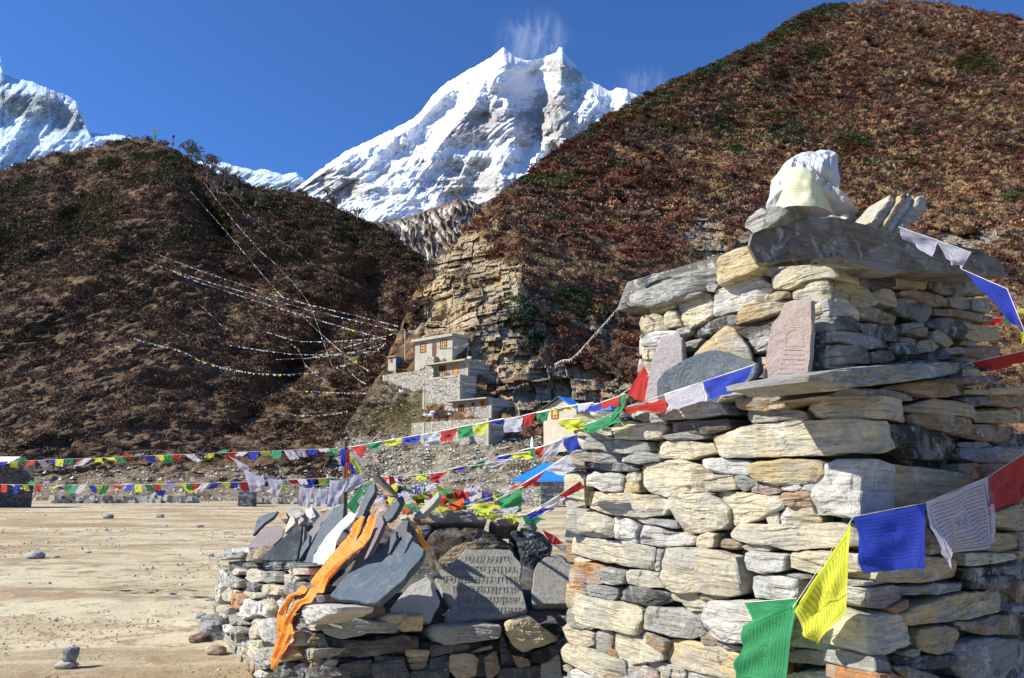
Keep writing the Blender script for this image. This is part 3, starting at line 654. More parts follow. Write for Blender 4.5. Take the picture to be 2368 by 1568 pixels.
peak = [(600, 500), (660, 455), (697, 425), (740, 392), (800, 350), (860, 322), (910, 298), (950, 278), (975, 255), (1005, 215), (1035, 190), (1075, 165), (1105, 150), (1135, 132), (1155, 116), (1166, 110), (1176, 120), (1190, 130), (1215, 140), (1240, 139), (1270, 128), (1286, 122), (1292, 110), (1300, 110), (1308, 126), (1330, 152), (1360, 185), (1395, 203), (1412, 212), (1428, 202), (1450, 208), (1480, 224), (1560, 270), (1700, 380), (1800, 450)]
def rb_peak(x, y):
    r = .22 + .33 * np.exp(-(((x - 1290) / 75) ** 2 + ((y - 290) / 90) ** 2)) + .5 * np.exp(-(((x - 1110 + (y - 280) * .3) / 60) ** 2 + ((y - 275) / 55) ** 2)) + .22 * np.exp(-(((x - 1000) / 260) ** 2 + ((y - 440) / 80) ** 2)) \
        + .15 * np.exp(-(((x - 780) / 90) ** 2 + ((y - 410) / 50) ** 2)) + .35 * np.exp(-(((x - 1270) / 40) ** 2 + ((y - 260) / 90) ** 2))
    r -= .5 * np.exp(-(((x - 1110) / 90) ** 2 + ((y - 352) / 16) ** 2)) + .6 * np.exp(-(((x - 930) / 60) ** 2 + ((y - 490) / 16) ** 2)) + .5 * np.exp(-(((x - 1200) / 50) ** 2 + ((y - 175) / 45) ** 2)) + .4 * np.exp(-(((x - 1400) / 50) ** 2 + ((y - 240) / 30) ** 2))
    u = (x - 960) + (y - 300) * 1.25; r -= .5 * np.exp(-((u / 55) ** 2)) * (y > 180) * (y < 380)
    return r
mountain('mountain', 'twin peaked snow covered mountain behind the valley', peak, 560, 5200, 7600, 860, 560, 430, 101, M['snow'], rb_peak,
         feats=[(1165, 230, 40, 150, .9), (1110, 300, 60, 25, .6), (1300, 240, 25, 160, .7), (1235, 240, 35, 120, -.8), (1105, 360, 80, 12, .5)], crests=[([(1166, 105), (1150, 170), (1105, 235), (1062, 300), (1010, 350), (930, 400), (850, 430)], 46, .55), ([(1297, 105), (1285, 190), (1262, 260), (1255, 330), (1225, 420)], 30, .5), ([(1010, 210), (950, 300), (880, 350), (780, 400)], 40, .4), ([(1180, 250), (1190, 330), (1165, 420), (1120, 500)], 26, .3), ([(1100, 330), (1060, 400), (1000, 480)], 22, .3), ([(1380, 200), (1330, 290), (1300, 340)], 24, .35)])
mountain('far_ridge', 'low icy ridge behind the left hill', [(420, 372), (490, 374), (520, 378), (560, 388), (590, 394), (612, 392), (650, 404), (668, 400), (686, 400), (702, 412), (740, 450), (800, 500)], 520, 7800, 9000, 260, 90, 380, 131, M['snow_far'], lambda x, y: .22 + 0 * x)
mountain('glacier_mountain', 'icy mountain shoulder with a painted pale blue haze tint at the left edge', [(-700, -300), (-200, 20), (-60, 75), (-8, 112), (2, 130), (10, 170), (40, 184), (75, 189), (100, 200), (130, 213), (155, 221), (178, 236), (190, 262), (203, 290), (212, 309), (240, 309), (290, 314), (340, 330), (420, 372), (470, 420)], 480, 6800, 8600, 420, 330, 420, 151, M['snow_far'],
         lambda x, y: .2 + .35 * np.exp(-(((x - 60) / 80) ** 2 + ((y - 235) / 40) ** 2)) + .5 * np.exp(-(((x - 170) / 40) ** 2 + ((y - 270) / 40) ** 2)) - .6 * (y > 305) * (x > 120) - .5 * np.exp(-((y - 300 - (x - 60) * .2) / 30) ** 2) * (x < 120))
def scree():
    top = np.array([(780, 520), (850, 515), (900, 510), (940, 505), (975, 492), (1000, 482), (1030, 470), (1060, 458), (1085, 462), (1105, 472), (1130, 462), (1160, 450), (1250, 420), (1400, 380)], float)
    px = np.linspace(780, 1400, 420); ty = np.interp(px, top[:, 0], top[:, 1]) + fbm(np.stack([px / 12, px * 0, px * 0], -1), 3, 7) * 2
    t = np.linspace(0, 1, 150)[:, None]; PY = 640 + (ty - 640)[None] * t; PX = np.repeat(px[None], 150, 0)
    D = 900 + 450 * t + 0 * PX; P = at(PX, PY, D)
    k = PX / 34 - np.abs(PX - 990) * (PY - 480) / 4200 + 1.3 * fbm(np.stack([PX / 42, PY / 60, PX * 0], -1), 4, 3)
    h = 1 - 2 * np.abs(ifr(k) - .5); h = h * .7 + ridged(P / 60, 4, 8) * .35
    P = P.copy(); P[..., 1] -= h * 22 * np.clip((1 - t) * 8, 0, 1); P[..., 2] += h * 4 * np.clip((1 - t) * 8, 0, 1)
    pale = np.clip((.78 - h) * 3 + fbm(P / 25, 3, 9) * .9, 0, 1) * np.clip((PX - 860) / 60, 0, 1) * np.clip((PY - ty - 6) / 12, 0, 1) * np.clip((1160 - PX) / 60, 0, 1)
    c = np.array([.12, .085, .06]) * (1 - pale[..., None]) + np.array([.50, .46, .38]) * pale[..., None]
    g = Geo(); g.add(P.reshape(-1, 3), grid_faces(150, 420), c.reshape(-1, 3))
    m, nt, b = new_mat('scree'); col = N(nt, 'ShaderNodeAttribute', attribute_name='Col').outputs['Color']; tc = N(nt, 'ShaderNodeTexCoord').outputs['Object']
    n = nse(nt, tc, .09, 8, .7); nt.links.new(mix(nt, 1.0, col, ramp(nt, n, [(.3, .6), (.7, 1.3)]), 'MULTIPLY'), b.inputs['Base Color']); bump(nt, b, n, .7, 4.0)
    thing('scree_slope', g, m, 'eroded pale scree slope between the two hills', None, kind='structure')
scree()
# ================================================================== the big chorten at the right
r_ = unit([.81, .586, 0]); l_ = unit([-.586, .81, 0]); Z3 = np.array([0, 0, 1.0])
C0 = at(2006, 1250, 2.9); C0[2] = 0
FL = Frame(C0, -l_)                    # lit face (e runs from the far left end to the near corner)
if FL.n @ np.array([-1, -1, 0]) < 0: FL = Frame(C0, -l_, -r_)
FR = Frame(C0, r_, -l_)                # shaded face
C1 = C0 + r_ * .21 + l_ * .21
UL = Frame(C1, -l_, -r_); UR = Frame(C1, r_, -l_)
chorten = root('chorten', C0 + r_ * .9 + l_ * .85, 'tall square dry stone shrine with stepped top, filling the right foreground', 'stone shrine')
def zat(px, py, fr): return float(fr.hit(px, py)[2])
ZL = zat(1700, 975, FL)               # top of the lower tier
ZU0 = ZL; ZU1 = zat(1750, 690, UL)
def core(g, c, w, d, z0, z1): 
    box(g, (c[0], c[1], z0), r_, l_, (w, d, z1 - z0), (.04, .035, .03))
gl = Geo(); cL = C0 + r_ * .95 + l_ * .85
core(gl, cL, 1.9 - .16, 1.7 - .16, 0, ZL - .02)
ZB = zat(1700, 1560, FL)
rubble(gl, FL, -1.70, -.02, 0.0, ZB - .02); rubble(gl, FR, .0, 1.9, 0.0, ZB - .12)
FB = Frame(C0 + r_ * 1.9 + l_ * 1.7, l_, r_); rubble(gl, FB, -1.7, 0, 0, ZL - .02, .14, K=16)
FBB = Frame(C0 + r_ * 1.9 + l_ * 1.7, -r_, l_); rubble(gl, FBB, 0, 1.9, 0, ZL - .02, .14, K=16)
A4 = '''
g 210,368 330,335 420,332 500,360 555,400 540,440 400,455 250,440
c 205,490 300,470 560,480 570,545 400,552 215,542
d 560,345 680,325 735,390 700,440 560,442
g 700,340 830,328 900,345 1010,350 1060,430 900,430 730,390
G 1010,352 1100,310 1290,260 1480,235 1570,262 1610,350 1500,372 1250,390 1040,410
c 570,500 640,435 770,415 850,435 1020,440 1058,480 1000,570 800,585 620,570
d 1060,430 1150,425 1600,395 1620,480 1400,530 1100,510
g 1018,548 1150,522 1340,502 1410,550 1380,575 1060,585
g 1790,350 1830,310 2100,300 2300,330 2330,400 2080,410 1850,445 1795,410
c 1530,240 1600,170 1700,108 1820,128 1740,190 1640,215 1560,250
g 1730,157 1850,130 1990,118 2060,138 2000,160 1760,187
c 1460,548 1540,537 1700,482 1900,442 2240,418 2780,388 2940,415 2925,530 3000,640 2900,690 2300,725 1560,748 1500,700 1475,620
g 215,562 300,550 480,557 700,592 890,602 925,680 760,705 640,700 480,670 250,668
c 908,640 960,602 1180,577 1290,600 1440,610 1490,700 1300,750 1000,750 930,700
g 190,712 330,682 480,677 620,692 648,740 600,783 330,778 220,750
g 658,742 760,702 900,687 1000,742 980,778 800,793 670,778
d 328,792 500,787 760,792 812,840 760,868 620,868 420,840 340,820
w 317,902 430,872 640,887 682,922 668,1040 480,1043 390,1000 332,995
c 692,920 720,882 800,867 808,945 702,953
y 667,962 800,957 812,1053 667,1053
c 812,802 1000,787 1190,757 1380,822 1438,872 1418,1000 1398,1048 1200,1058 1070,1092 920,1058 850,990 817,900
w 1372,762 1450,747 1780,772 1815,898 1560,903 1450,868 1382,820
c 1422,932 1480,897 1640,907 1665,960 1700,1020 1570,1033 1432,1040
g 1655,912 1750,907 1868,960 1760,1043 1705,1018 1670,960
y 1802,802 1900,782 2240,757 2400,762 2448,802 2510,880 2416,965 2240,983 2100,988 1900,958 1830,900
p 1817,1020 1860,982 2000,977 2078,1010 2088,1053 1990,1068 1820,1050
w 2107,990 2240,977 2280,1010 2240,1033 2112,1030
w 2258,1028 2356,960 2425,978 2400,1036
o 2072,1080 2140,1042 2350,1037 2378,1070 2380,1165 2330,1178 2150,1178 2082,1140
c 327,1082 370,1047 600,1062 1000,1082 1063,1112 1068,1200 1030,1258 880,1283 700,1268 480,1238 332,1190
c 1072,1112 1160,1072 1450,1062 1640,1200 1618,1290 1578,1378 1450,1398 1200,1418 1172,1340 1100,1230
c 1475,1062 1580,1047 2060,1077 2105,1180 1990,1230 1850,1288 1650,1355 1635,1220 1520,1120
c 1942,1240 2045,1232 2038,1330 1952,1328
y 2060,1260 2112,1192 2240,1182 2400,1190 2420,1250 2430,1330 2240,1333 2065,1333
W 2498,800 2656,762 2890,764 2880,900 2870,1120 2870,1276 2416,1248 2388,1102 2422,1010 2524,910
c 237,1262 320,1232 440,1252 545,1290 548,1458 400,1448 262,1410
w 562,1292 600,1272 740,1312 785,1370 757,1450 790,1498 660,1488 562,1468
g 707,1267 760,1264 1150,1322 1168,1380 1000,1348 880,1335
w 778,1380 830,1345 1000,1372 1320,1450 1325,1528 1000,1543 800,1508 785,1430
c 1335,1442 1420,1417 1505,1427 1495,1540 1390,1548 1335,1530
b 1510,1492 1560,1477 1700,1492 1745,1550 1600,1558 1515,1540
y 1722,1540 1800,1507 1960,1532 1968,1566 1800,1588
c 1602,1412 1712,1330 2050,1340 2650,1320 2870,1352 2868,1530 2600,1543 2200,1568 1960,1530 1750,1500 1622,1460
'''
A6 = '''
c 232,112 500,132 860,192 1075,232 1065,350 1050,463 850,428 560,378 400,340 228,280
g 1080,245 1170,262 1168,455 1060,462
C 1182,292 1240,238 1420,228 1700,243 1945,332 1998,450 2055,600 2035,700 1920,728 1600,688 1400,688 1232,640 1175,560 1174,400
y 1965,222 2040,187 2160,187 2255,222 2248,268 2050,268
w 2010,302 2080,275 2300,292 2440,308 2425,468 2180,498 2035,460
c 2430,430 2476,278 2800,262 3080,292 3170,300 3180,480 2900,500 2700,500
w 2085,542 2200,502 2302,522 2540,562 2555,738 2302,758 2132,738 2092,640
g 2332,502 2640,508 2680,545 2560,555
o 192,402 240,372 400,382 555,430 528,600 390,638 360,678 192,650 177,520
w 225,362 300,327 430,367 300,392
g 535,470 580,432 778,472 780,600 600,603 532,570
c 790,480 830,452 1040,482 1165,502 1165,580 1208,640 1000,643 795,600
g 377,642 420,607 688,642 698,700 650,768 500,728 382,700
d 702,700 790,622 1060,662 1270,692 1245,778 1100,828 870,798 712,760
c 1260,720 1300,687 1480,692 1580,742 1665,792 1635,878 1460,878 1400,798 1275,770
y 1560,720 1620,690 1860,712 1858,753 1570,758
c 197,722 250,697 600,772 850,812 940,872 930,1128 700,1078 460,1048 202,988 187,850
g 962,880 1010,828 1400,872 1520,890 1510,1000 1450,1168 1150,1108 972,1058
g 1530,895 1630,910 1640,1105 1470,1160 1520,1010
W 1652,880 1720,767 2000,767 2400,792 2515,900 2495,1148 2200,1198 1900,1178 1680,1088 1638,950
b 1560,1122 1720,1117 1845,1190 1828,1248 1562,1210
g 202,1002 280,992 460,1060 420,1073 240,1040
c 147,1052 200,1012 400,1075 465,1110 457,1238 340,1248 200,1200 142,1150
g 467,1112 520,1082 620,1110 612,1290 500,1308 452,1270
c 622,1150 680,1097 950,1162 1150,1262 1185,1380 1000,1398 860,1428 720,1358 630,1250
b 955,1132 1000,1092 1218,1182 1208,1260 1170,1308 1050,1240 960,1180
y 1180,1332 1222,1172 1500,1192 1900,1292 2250,1352 2395,1500 2302,1638 1900,1562 1600,1518 1380,1468 1205,1438
c 127,1292 180,1207 500,1292 778,1392 795,1566 640,1618 540,1558 350,1468 152,1390
g 1815,1240 1880,1222 1998,1242 1978,1278 1825,1273
b 132,1440 180,1427 238,1450 215,1508 142,1488
w 222,1500 300,1472 508,1532 515,1566 500,1618 222,1588
p 800,1422 840,1412 1098,1492 1125,1566 1100,1618 862,1598
g 1087,1422 1160,1407 1300,1472 1370,1550 1350,1618 1180,1598
g 1385,1502 1560,1512 1800,1578 1890,1610 1890,1648 1400,1618
w 167,1552 220,1600 300,1648 160,1618
'''
A7L = '''
p 102,1222 250,1192 600,1222 745,1290 725,1348 600,1338 122,1300
g 745,1300 850,1257 885,1300 880,1396 840,1380 765,1340
c 112,1422 300,1382 890,1402 890,1600 102,1600
c 92,1140 130,960 420,850 680,792 885,860 888,1235 600,1208 300,1168
w 640,582 830,592 885,612 885,775 770,758 650,740
g 640,512 880,540 882,575 660,572
'''
A3L = '''
c 262,1212 400,1112 700,1082 925,1077 928,1240 900,1285 480,1288 302,1268
'''
for txt, o in ((A4, (2200, 1500, 2.24)), (A6, (2200, 2100, 2.5578)), (A7L, (3100, 2100, 2.3775)), (A3L, (3100, 1100, 2.24))): course(gl, FL, txt, *o, depth=.2)  # one dark stone stands in for the shade of a recess
B5 = '''
y 875,330 1640,442 1695,560 1556,688 1330,702 900,778 878,560
y 1652,352 1780,347 1855,410 1855,478 1800,488 1662,430
k 960,150 1250,62 1600,122 1648,250 1500,318 1100,298
g 1662,215 1900,202 2240,202 2240,328 1800,338 1655,300
g 1682,162 1900,152 1945,190 1800,205 1692,198
y 1922,790 2240,702 2240,948 2000,918 1922,880
g 1400,800 1560,720 1900,700 1900,880 1600,930 1420,900
y 1962,960 2148,982 2145,1110 1980,1138 1802,1128
g 2150,960 2240,950 2240,1090 2160,1110
c 2152,1130 2240,1102 2240,1188 2170,1188
y 900,1160 1392,1192 1660,1212 1640,1368 1480,1398 950,1408 900,1380
b 900,930 1380,920 1400,1000 1780,960 1780,1120 1400,1150 900,1130
g 2032,1272 2240,1262 2240,1378 2052,1378
k 1682,1282 2028,1272 2035,1420 1850,1448 1702,1378
g 900,812 1390,800 1390,900 900,915
c 1690,1145 2130,1148 2140,1190 1700,1268
b 1700,352 2240,345 2240,690 1880,690 1870,400
'''
B7 = '''
g 1195,592 1840,542 1838,618 1500,658 1202,668
y 1205,842 1250,782 1400,722 1700,662 2280,612 2296,740 2200,828 1900,878 1500,918 1280,958 1215,910
y 1372,982 1500,962 1825,992 1720,1058 1650,1188 1500,1218 1380,1178 1345,1060
b 1772,932 2100,872 2380,862 2380,1048 1950,1048 1785,1000
g 1182,1202 1325,1172 1335,1230 1222,1238
g 1722,1122 1950,1082 2340,1092 2348,1200 2300,1328 2150,1455 1750,1448 1652,1300
d 1152,1250 1700,1232 1640,1350 1400,1378 1182,1328
b 2262,532 2380,522 2380,738 2305,738
g 2252,762 2380,772 2380,828 2235,818
b 1085,1342 1200,1338 1350,1388 1500,1432 1495,1498 1200,1455
b 1052,790 1200,702 1218,778 1100,828
p 905,612 1100,572 1208,592 1168,700 1050,788 905,778
c 905,870 1150,842 1228,882 1300,1040 1300,1120 1150,1190 905,1238
g 905,1262 1060,1300 1058,1398 905,1396
o 905,1400 1050,1402 1250,1460 1250,1560 905,1560
g 1520,1470 2380,1470 2380,1600 1300,1600
d 1860,500 2240,470 2250,600 1870,605
'''
B3 = '''
y 935,1078 1080,1102 1158,1180 1162,1310 1138,1328 940,1255
y 1172,1180 1380,1112 1700,1162 1788,1240 1768,1288 1600,1268 1200,1220
b 1222,1240 1500,1242 1688,1312 1698,1420 1640,1438 1400,1388 1212,1328
b 1702,1342 1900,1342 2180,1372 2192,1460 2120,1498 1850,1488 1702,1440
y 1792,1222 2240,1212 2240,1318 1800,1328
d 1572,1102 1860,1092 1862,1158 1750,1178
b 1872,1082 2240,1082 2240,1188 1880,1168
k 940,1345 1210,1345 1400,1402 1690,1450 1690,1510 1300,1540 950,1560
'''
gr_ = Geo()
for txt, o in ((B5, (3100, 1700, 2.24)), (B7, (3100, 2100, 2.3775)), (B3, (3100, 1100, 2.24))): course(gr_, FR, txt, *o, depth=.2)  # darker tones paint the face's shade and a dark hole, besides moss
part('lower_wall', gl, M['stone'], chorten)
part('shaded_wall', gr_, M['stone'], chorten)
# ledge slabs
def slabpart(name, fr, txt, o, out, depth, mat='stone', label=None, **kw):
    g = Geo()
    for k, pts in parse(txt, *o):
        uv = fr.uv(pts[:, 0], pts[:, 1], out); stone(g, fr, uv, out, depth, tone(k), **kw)
    return part(name, g, M[mat], chorten, label=label)
slabpart('ledge_slab', FL, 'b 1635,217 1800,200 2060,152 2300,142 2370,157 2410,200 2300,245 1900,330 1640,300', (2200, 1500, 2.24), .07, .40)
slabpart('ledge_slab', FR, 'g 290,905 480,852 1000,812 1600,777 1740,795 1690,880 1400,925 700,1005 560,1040 500,985 300,955', (3100, 1100, 2.24), .11, .40, label='pale grey ledge slab on the shaded side')
slabpart('ledge_slab', FR, 'p 530,1085 700,1015 1000,1032 1380,1090 1250,1122 1100,1112', (3100, 1100, 2.24), .05, .30)
slabpart('ledge_slab', FR, 'b 1010,1005 1400,935 1745,972 1745,1060 1500,1100 1300,1062', (3100, 1100, 2.24), .03, .30)
slabpart('ledge_slab', FR, 'l 1400,938 2000,893 2110,922 2000,968 1500,950', (3100, 1100, 2.24), .10, .35)
slabpart('ledge_slab', FR, 'y 1750,1025 2260,1005 2260,1065 1750,1075', (3100, 1100, 2.24), .05, .35)
# upper tier
gu = Geo(); cU = C1 + r_ * .655 + l_ * .56
core(gu, cU, 1.31 - .16, 1.125 - .16, ZL - .03, ZU1 + .12)
A1 = '''
c 842,852 950,802 1015,822 1058,890 1058,938 852,978
c 1045,820 1100,772 1145,772 1195,908 1100,922 1062,898
c 1127,702 1250,652 1410,622 1448,700 1465,818 1300,918 1205,912 1152,830
w 1502,602 1650,532 1880,432 1985,560 1958,618 1915,698 1650,788 1480,818 1460,770
y 1927,632 2150,602 2158,648 1932,688
y 1702,792 1800,722 2090,672 2140,690 2100,770 1695,908
w 837,1000 1000,962 1165,940 1180,1000 1000,1078 842,1088
g 1170,940 1290,917 1278,968 1190,995
d 1272,960 1300,912 1600,802 1685,800 1675,918 1500,950 1300,1038
d 1585,930 2060,830 2060,1000 1880,1008 1740,1038 1680,958
c 862,1152 930,1112 1000,1090 1000,1200 872,1208
w 842,1092 1000,1082 920,1110 862,1140
g 1180,1070 1300,1040 1400,1022 1300,1128 1240,1138 1190,1190
g 1742,1062 1900,1012 2060,1010 2060,1090 1840,1158
y 1852,1192 2060,1182 2060,1330 1852,1330
d 1000,1100 1180,1090 1240,1200 1240,1440 1000,1440
d 1240,1200 1850,1180 1850,1460 1240,1450
c 860,1215 1000,1205 1000,1440 870,1440
d 1850,1340 2300,1330 2300,1470 1850,1470
y 862,742 1120,692 1123,748 960,798 852,798
c 2000,900 2300,720 2450,720 2450,800 2080,1010
'''
A2 = '''
c -5,1478 -20,1382 60,1322 230,1217 440,1187 570,1240 610,1385 480,1378 300,1398 150,1488
W 290,1190 400,1112 470,1160 400,1198 310,1200
'''
A3 = '''
c 162,150 230,82 480,32 500,60 490,200 485,282 400,248 165,218
w 352,282 480,217 500,230 495,370 480,383 355,398
g 352,422 490,372 495,500 345,520
g 462,582 495,520 500,600 472,598
w 472,652 500,640 500,830 465,838
d 340,530 460,520 462,640 345,680
d 330,690 460,650 460,850 330,870
y 0,160 130,152 150,175 40,225 0,235
'''
course(gu, UL, A1, 2200, 900, 2.24, depth=.2); course(gu, UL, A2, 3100, 500, 2.24, depth=.2); course(gu, UL, A3, 3100, 1100, 2.24, depth=.2)
part('upper_wall', gu, M['stone'], chorten)
gv = Geo()
B3u = '''
y 505,40 640,52 800,132 828,220 780,298 600,288 505,275
w 505,220 560,217 640,272 728,340 728,418 640,370 505,378
d 505,385 640,385 748,440 738,508 660,498 505,500
g 505,512 560,512 690,520 800,562 980,582 998,648 800,668 690,640 505,600
b 505,642 640,632 818,682 818,798 505,812
b 832,702 1000,692 1030,768 832,798
d 1032,612 1200,622 1268,680 1248,718 1050,718
g 1132,562 1270,572 1278,620 1268,648 1142,600
c 1282,592 1390,582 1448,640 1398,688 1300,698 1272,650
y 1382,522 1420,502 1540,552 1578,620 1500,658 1382,600
d 752,432 900,442 1108,482 1128,598 950,578 802,530
b 742,302 860,302 1028,382 1048,458 900,438 742,370
d 1082,212 1200,202 1340,262 1388,340 1368,418 1340,438 1200,378 1092,320
c 892,172 950,117 1078,162 1083,288 952,248
w 834,182 890,202 918,250 834,288
d 1382,52 1500,17 1640,62 1708,122 1708,188 1500,178 1402,120
g 1542,202 1700,192 1758,232 1748,308 1600,288
b 1092,152 1300,162 1558,222 1568,268 1400,288 1152,210
b 1442,302 1600,312 1920,382 1900,438 1700,398 1452,358
d 1392,402 1500,392 1640,432 1678,528 1640,598 1500,538 1378,450
y 1692,492 1960,472 1960,588 1800,598 1702,560
b 1652,592 1770,602 1768,638 1652,628
g 1132,440 1300,432 1345,468 1220,498 1132,530
b 1162,502 1340,472 1362,558 1200,558
g 1482,662 1650,652 1678,708 1550,708
d 1382,702 1450,672 1560,722 1600,758 1392,758
b 1682,652 1960,642 1960,758 1700,738
y 1642,432 1850,472 1858,498 1692,488
g 1762,212 1900,222 1900,348 1762,318
d 830,800 1300,770 1960,770 1960,860 830,860
'''
B2u = '''
d 642,1332 740,1292 980,1322 1028,1400 1028,1458 850,1478 682,1420
d 590,1212 700,1182 900,1232 978,1308 700,1288 620,1262
y 1012,1342 1180,1322 1290,1342 1408,1410 1378,1468 1200,1488 1052,1460
g 1562,1402 1720,1402 1900,1442 1900,1528 1600,1498
d 1000,1330 1400,1330 1400,1345 1000,1338
d 1300,1330 1900,1350 1900,1395 1300,1370
'''
course(gv, UR, B3u, 3100, 1100, 2.24, depth=.2); course(gv, UR, B2u, 3100, 500, 2.24, depth=.2)
FB2 = Frame(C1 + r_ * 1.31 + l_ * 1.12, l_, r_); rubble(gv, FB2, -1.12, 0, ZL, ZU1, .12, K=16)
FB3 = Frame(C1 + r_ * 1.31 + l_ * 1.12, -r_, l_); rubble(gv, FB3, 0, 1.31, ZL, ZU1 + .05, .12, K=16)
part('upper_shaded_wall', gv, M['stone'], chorten)
# roof slabs
slabpart('roof_slab', UL, 'g 672,625 870,562 1150,442 1440,372 1470,420 1430,500 1300,592 1100,652 900,738 720,710 680,662', (2200, 900, 2.24), .07, .8, edge=.02, jag=1.6)
slabpart('roof_slab', UL, 'y 1427,430 1500,292 1720,192 1890,182 1960,300 1850,402 1600,502 1500,538 1432,490', (2200, 900, 2.24), .09, .8, edge=.03, label='rust brown roof slab')
slabpart('roof_slab', UR, 'x -120,1085 -110,960 -40,900 120,900 250,830 340,800 420,795 620,802 800,862 1000,942 1300,1022 1700,1122 1900,1172 2080,1202 2118,1290 2000,1385 1700,1372 1300,1312 1000,1332 700,1202 500,1132 420,1072 200,1150 0,1222 -50,1190', (3100, 500, 2.24), .19, .15, edge=.02, jag=1.5)
slabpart('roof_flake', UL, 's 790,542 830,472 960,442 1088,465 940,502 860,558', (2200, 900, 2.24), .0, .25)
slabpart('roof_flake', UL, 'g 1100,662 1200,622 1350,602 1300,642 1100,685', (2200, 900, 2.24), .05, .15)
slabpart('wedge_stone', UL, 'g 1405,562 1430,522 1500,542 1470,600 1412,590', (2200, 900, 2.24), .03, .15)
slabpart('wedge_stone', UL, 'g 1877,430 2000,362 2240,252 2380,200 2470,215 2240,352 2060,398 1950,463', (2200, 900, 2.24), .03, .3)
slabpart('wedge_stone', UR, 'o 500,1152 600,1092 670,1072 690,1112 600,1178 540,1208', (3100, 500, 2.24), .03, .2, label='small orange wedge stone')
slabpart('roof_stone', UL, 'w -300,900 -230,820 -160,760 -120,740 -60,790 -60,880 -110,950 -200,960', (3100, 500, 2.24), .02, .25)
slabpart('roof_stone', UL, 'g -110,820 -60,740 20,730 90,760 60,810 10,870 -60,900', (3100, 500, 2.24), .02, .2)
gt = Geo(); box(gt, (cU + l_ * .1)[:2].tolist() + [ZU1 + .1], r_, l_, (1.35, 1.2, .16), (.12, .11, .09), taper=.93); part('roof_fill', gt, M['stone'], chorten)
# ------------------------------------------------------------------ things on the chorten
def single(name, label, cat, fr, txt, o, out, depth, mat='stone', group=None, **kw):
    g = Geo()
    for k, pts in parse(txt, *o):
        uv = fr.uv(pts[:, 0], pts[:, 1], out); stone(g, fr, uv, out, depth, tone(k, .05), **kw)
    return thing(name, g, M[mat], label, cat, group)
M['tablet'] = mat_stone('tablet', .2, .18, .25, .25, 1.4)
def strokes(g, fr, lines, out, wid=.0025, color=(.35, .2, .18)):
    for P, w in lines:
        P = np.asarray(P, float); n = len(P); pts = fr.world(np.concatenate([P, np.full((n, 1), out)], 1)); tube(g, pts, w if w else wid, 4, color)
def carve(tb, fr, lines, out, color, wid=.0010):
    g = Geo(); strokes(g, fr, lines, out, wid, color); part('carving', g, M['carving'], tb)
M['carving'] = mat_vcol('carving', .2, 30)
TB = []
t = single('carved_tablet', 'tall pink carved stone tablet leaning on the upper wall of the stone shrine', 'stone tablet', UL, 'p 1897,1462 1958,1000 1985,880 2060,800 2085,722 2110,692 2200,673 2345,668 2348,900 2330,1200 2305,1400 2291,1478 2270,1480', (2200, 900, 2.24), .13, .045, 'tablet', flat=True)
def uvl(fr, pts, o, out):
    pts = np.asarray(pts, float); return fr.uv((o[0] + pts[:, 0] / o[2]) / 1.7305, (o[1] + pts[:, 1] / o[2]) / 1.7305, out)
def arc(cx, cy, rx, ry, a0, a1, n=14): th = np.linspace(R(a0), R(a1), n); return np.stack([cx + rx * np.cos(th), cy + ry * np.sin(th)], 1)
o1 = (2200, 900, 2.24); L = []
# stepped spire carved on the pink tablet
for k in range(9): y = 740 + k * 22; w = 10 + k * 5; L.append((uvl(UL, [(2195 - w, y), (2195 + w, y + 3)], o1, .13), 0))
L += [(uvl(UL, arc(2195, 1010, 75, 70, 200, 340), o1, .13), 0), (uvl(UL, [(2120, 985), (2110, 1090), (2280, 1090), (2265, 985)], o1, .13), 0)]
for k in range(7): L.append((uvl(UL, [(2100 - k * 12, 1120 + k * 42), (2270 + (k % 3) * 4, 1124 + k * 42)], o1, .13), 0))
for k in range(8): L.append((uvl(UL, arc(1955 + k * 42, 1462, 15, 24, 180, 360, 7), o1, .13), 0))
L.append((uvl(UL, arc(2218, 716, 10, 12, 0, 360, 10), o1, .13), 0))
carve(t, UL, L, .1312, (.36, .25, .22))
single('carved_tablet', 'narrow lilac grey carved slab standing at the left end of the shrine ledge', 'stone tablet', UL, 'm 822,1600 862,1400 930,1152 990,1012 1100,972 1178,1010 1192,1210 1160,1300 1150,1600', (2200, 900, 2.24), .10, .05, 'tablet', flat=True)
single('pointed_stone', 'golden brown pointed stone standing behind the dark arched tablet', 'stone', UL, 'y 1252,1190 1352,1062 1530,902 1620,932 1700,1040 1778,1160 1788,1240 1500,1300 1260,1300', (2200, 900, 2.24), .09, .06)
t = single('carved_tablet', 'dark grey arched tablet with fine carved lines between the pink and lilac slabs', 'stone tablet', UL, 's 945,1600 950,1402 1020,1312 1200,1202 1400,1127 1480,1122 1750,1202 1868,1245 1850,1342 1750,1450 1640,1600', (2200, 900, 2.24), .17, .045, 'tablet', flat=True)
L = []
for k, (rx, ry) in enumerate([(60, 90), (95, 135), (130, 180), (170, 215)]): L.append((uvl(UL, arc(1290, 1440, rx, ry, 180, 345), o1, .17), 0))
for k in range(10): L.append((uvl(UL, arc(1120 + k * 62, 1290 - 60 * math.sin(k / 3.0), 28, 30, 20 * k, 260 + 20 * k), o1, .17), 0))
for k in range(6): L.append((uvl(UL, arc(1020 + k * 8, 1330 + k * 34, 22, 14, 0, 300), o1, .17), 0))
for k in range(6): L.append((uvl(UL, arc(1560 + k * 35, 1330 - k * 8, 18, 34, 30, 320), o1, .17), 0))
carve(t, UL, L, .1712, (.20, .22, .23), .0009)
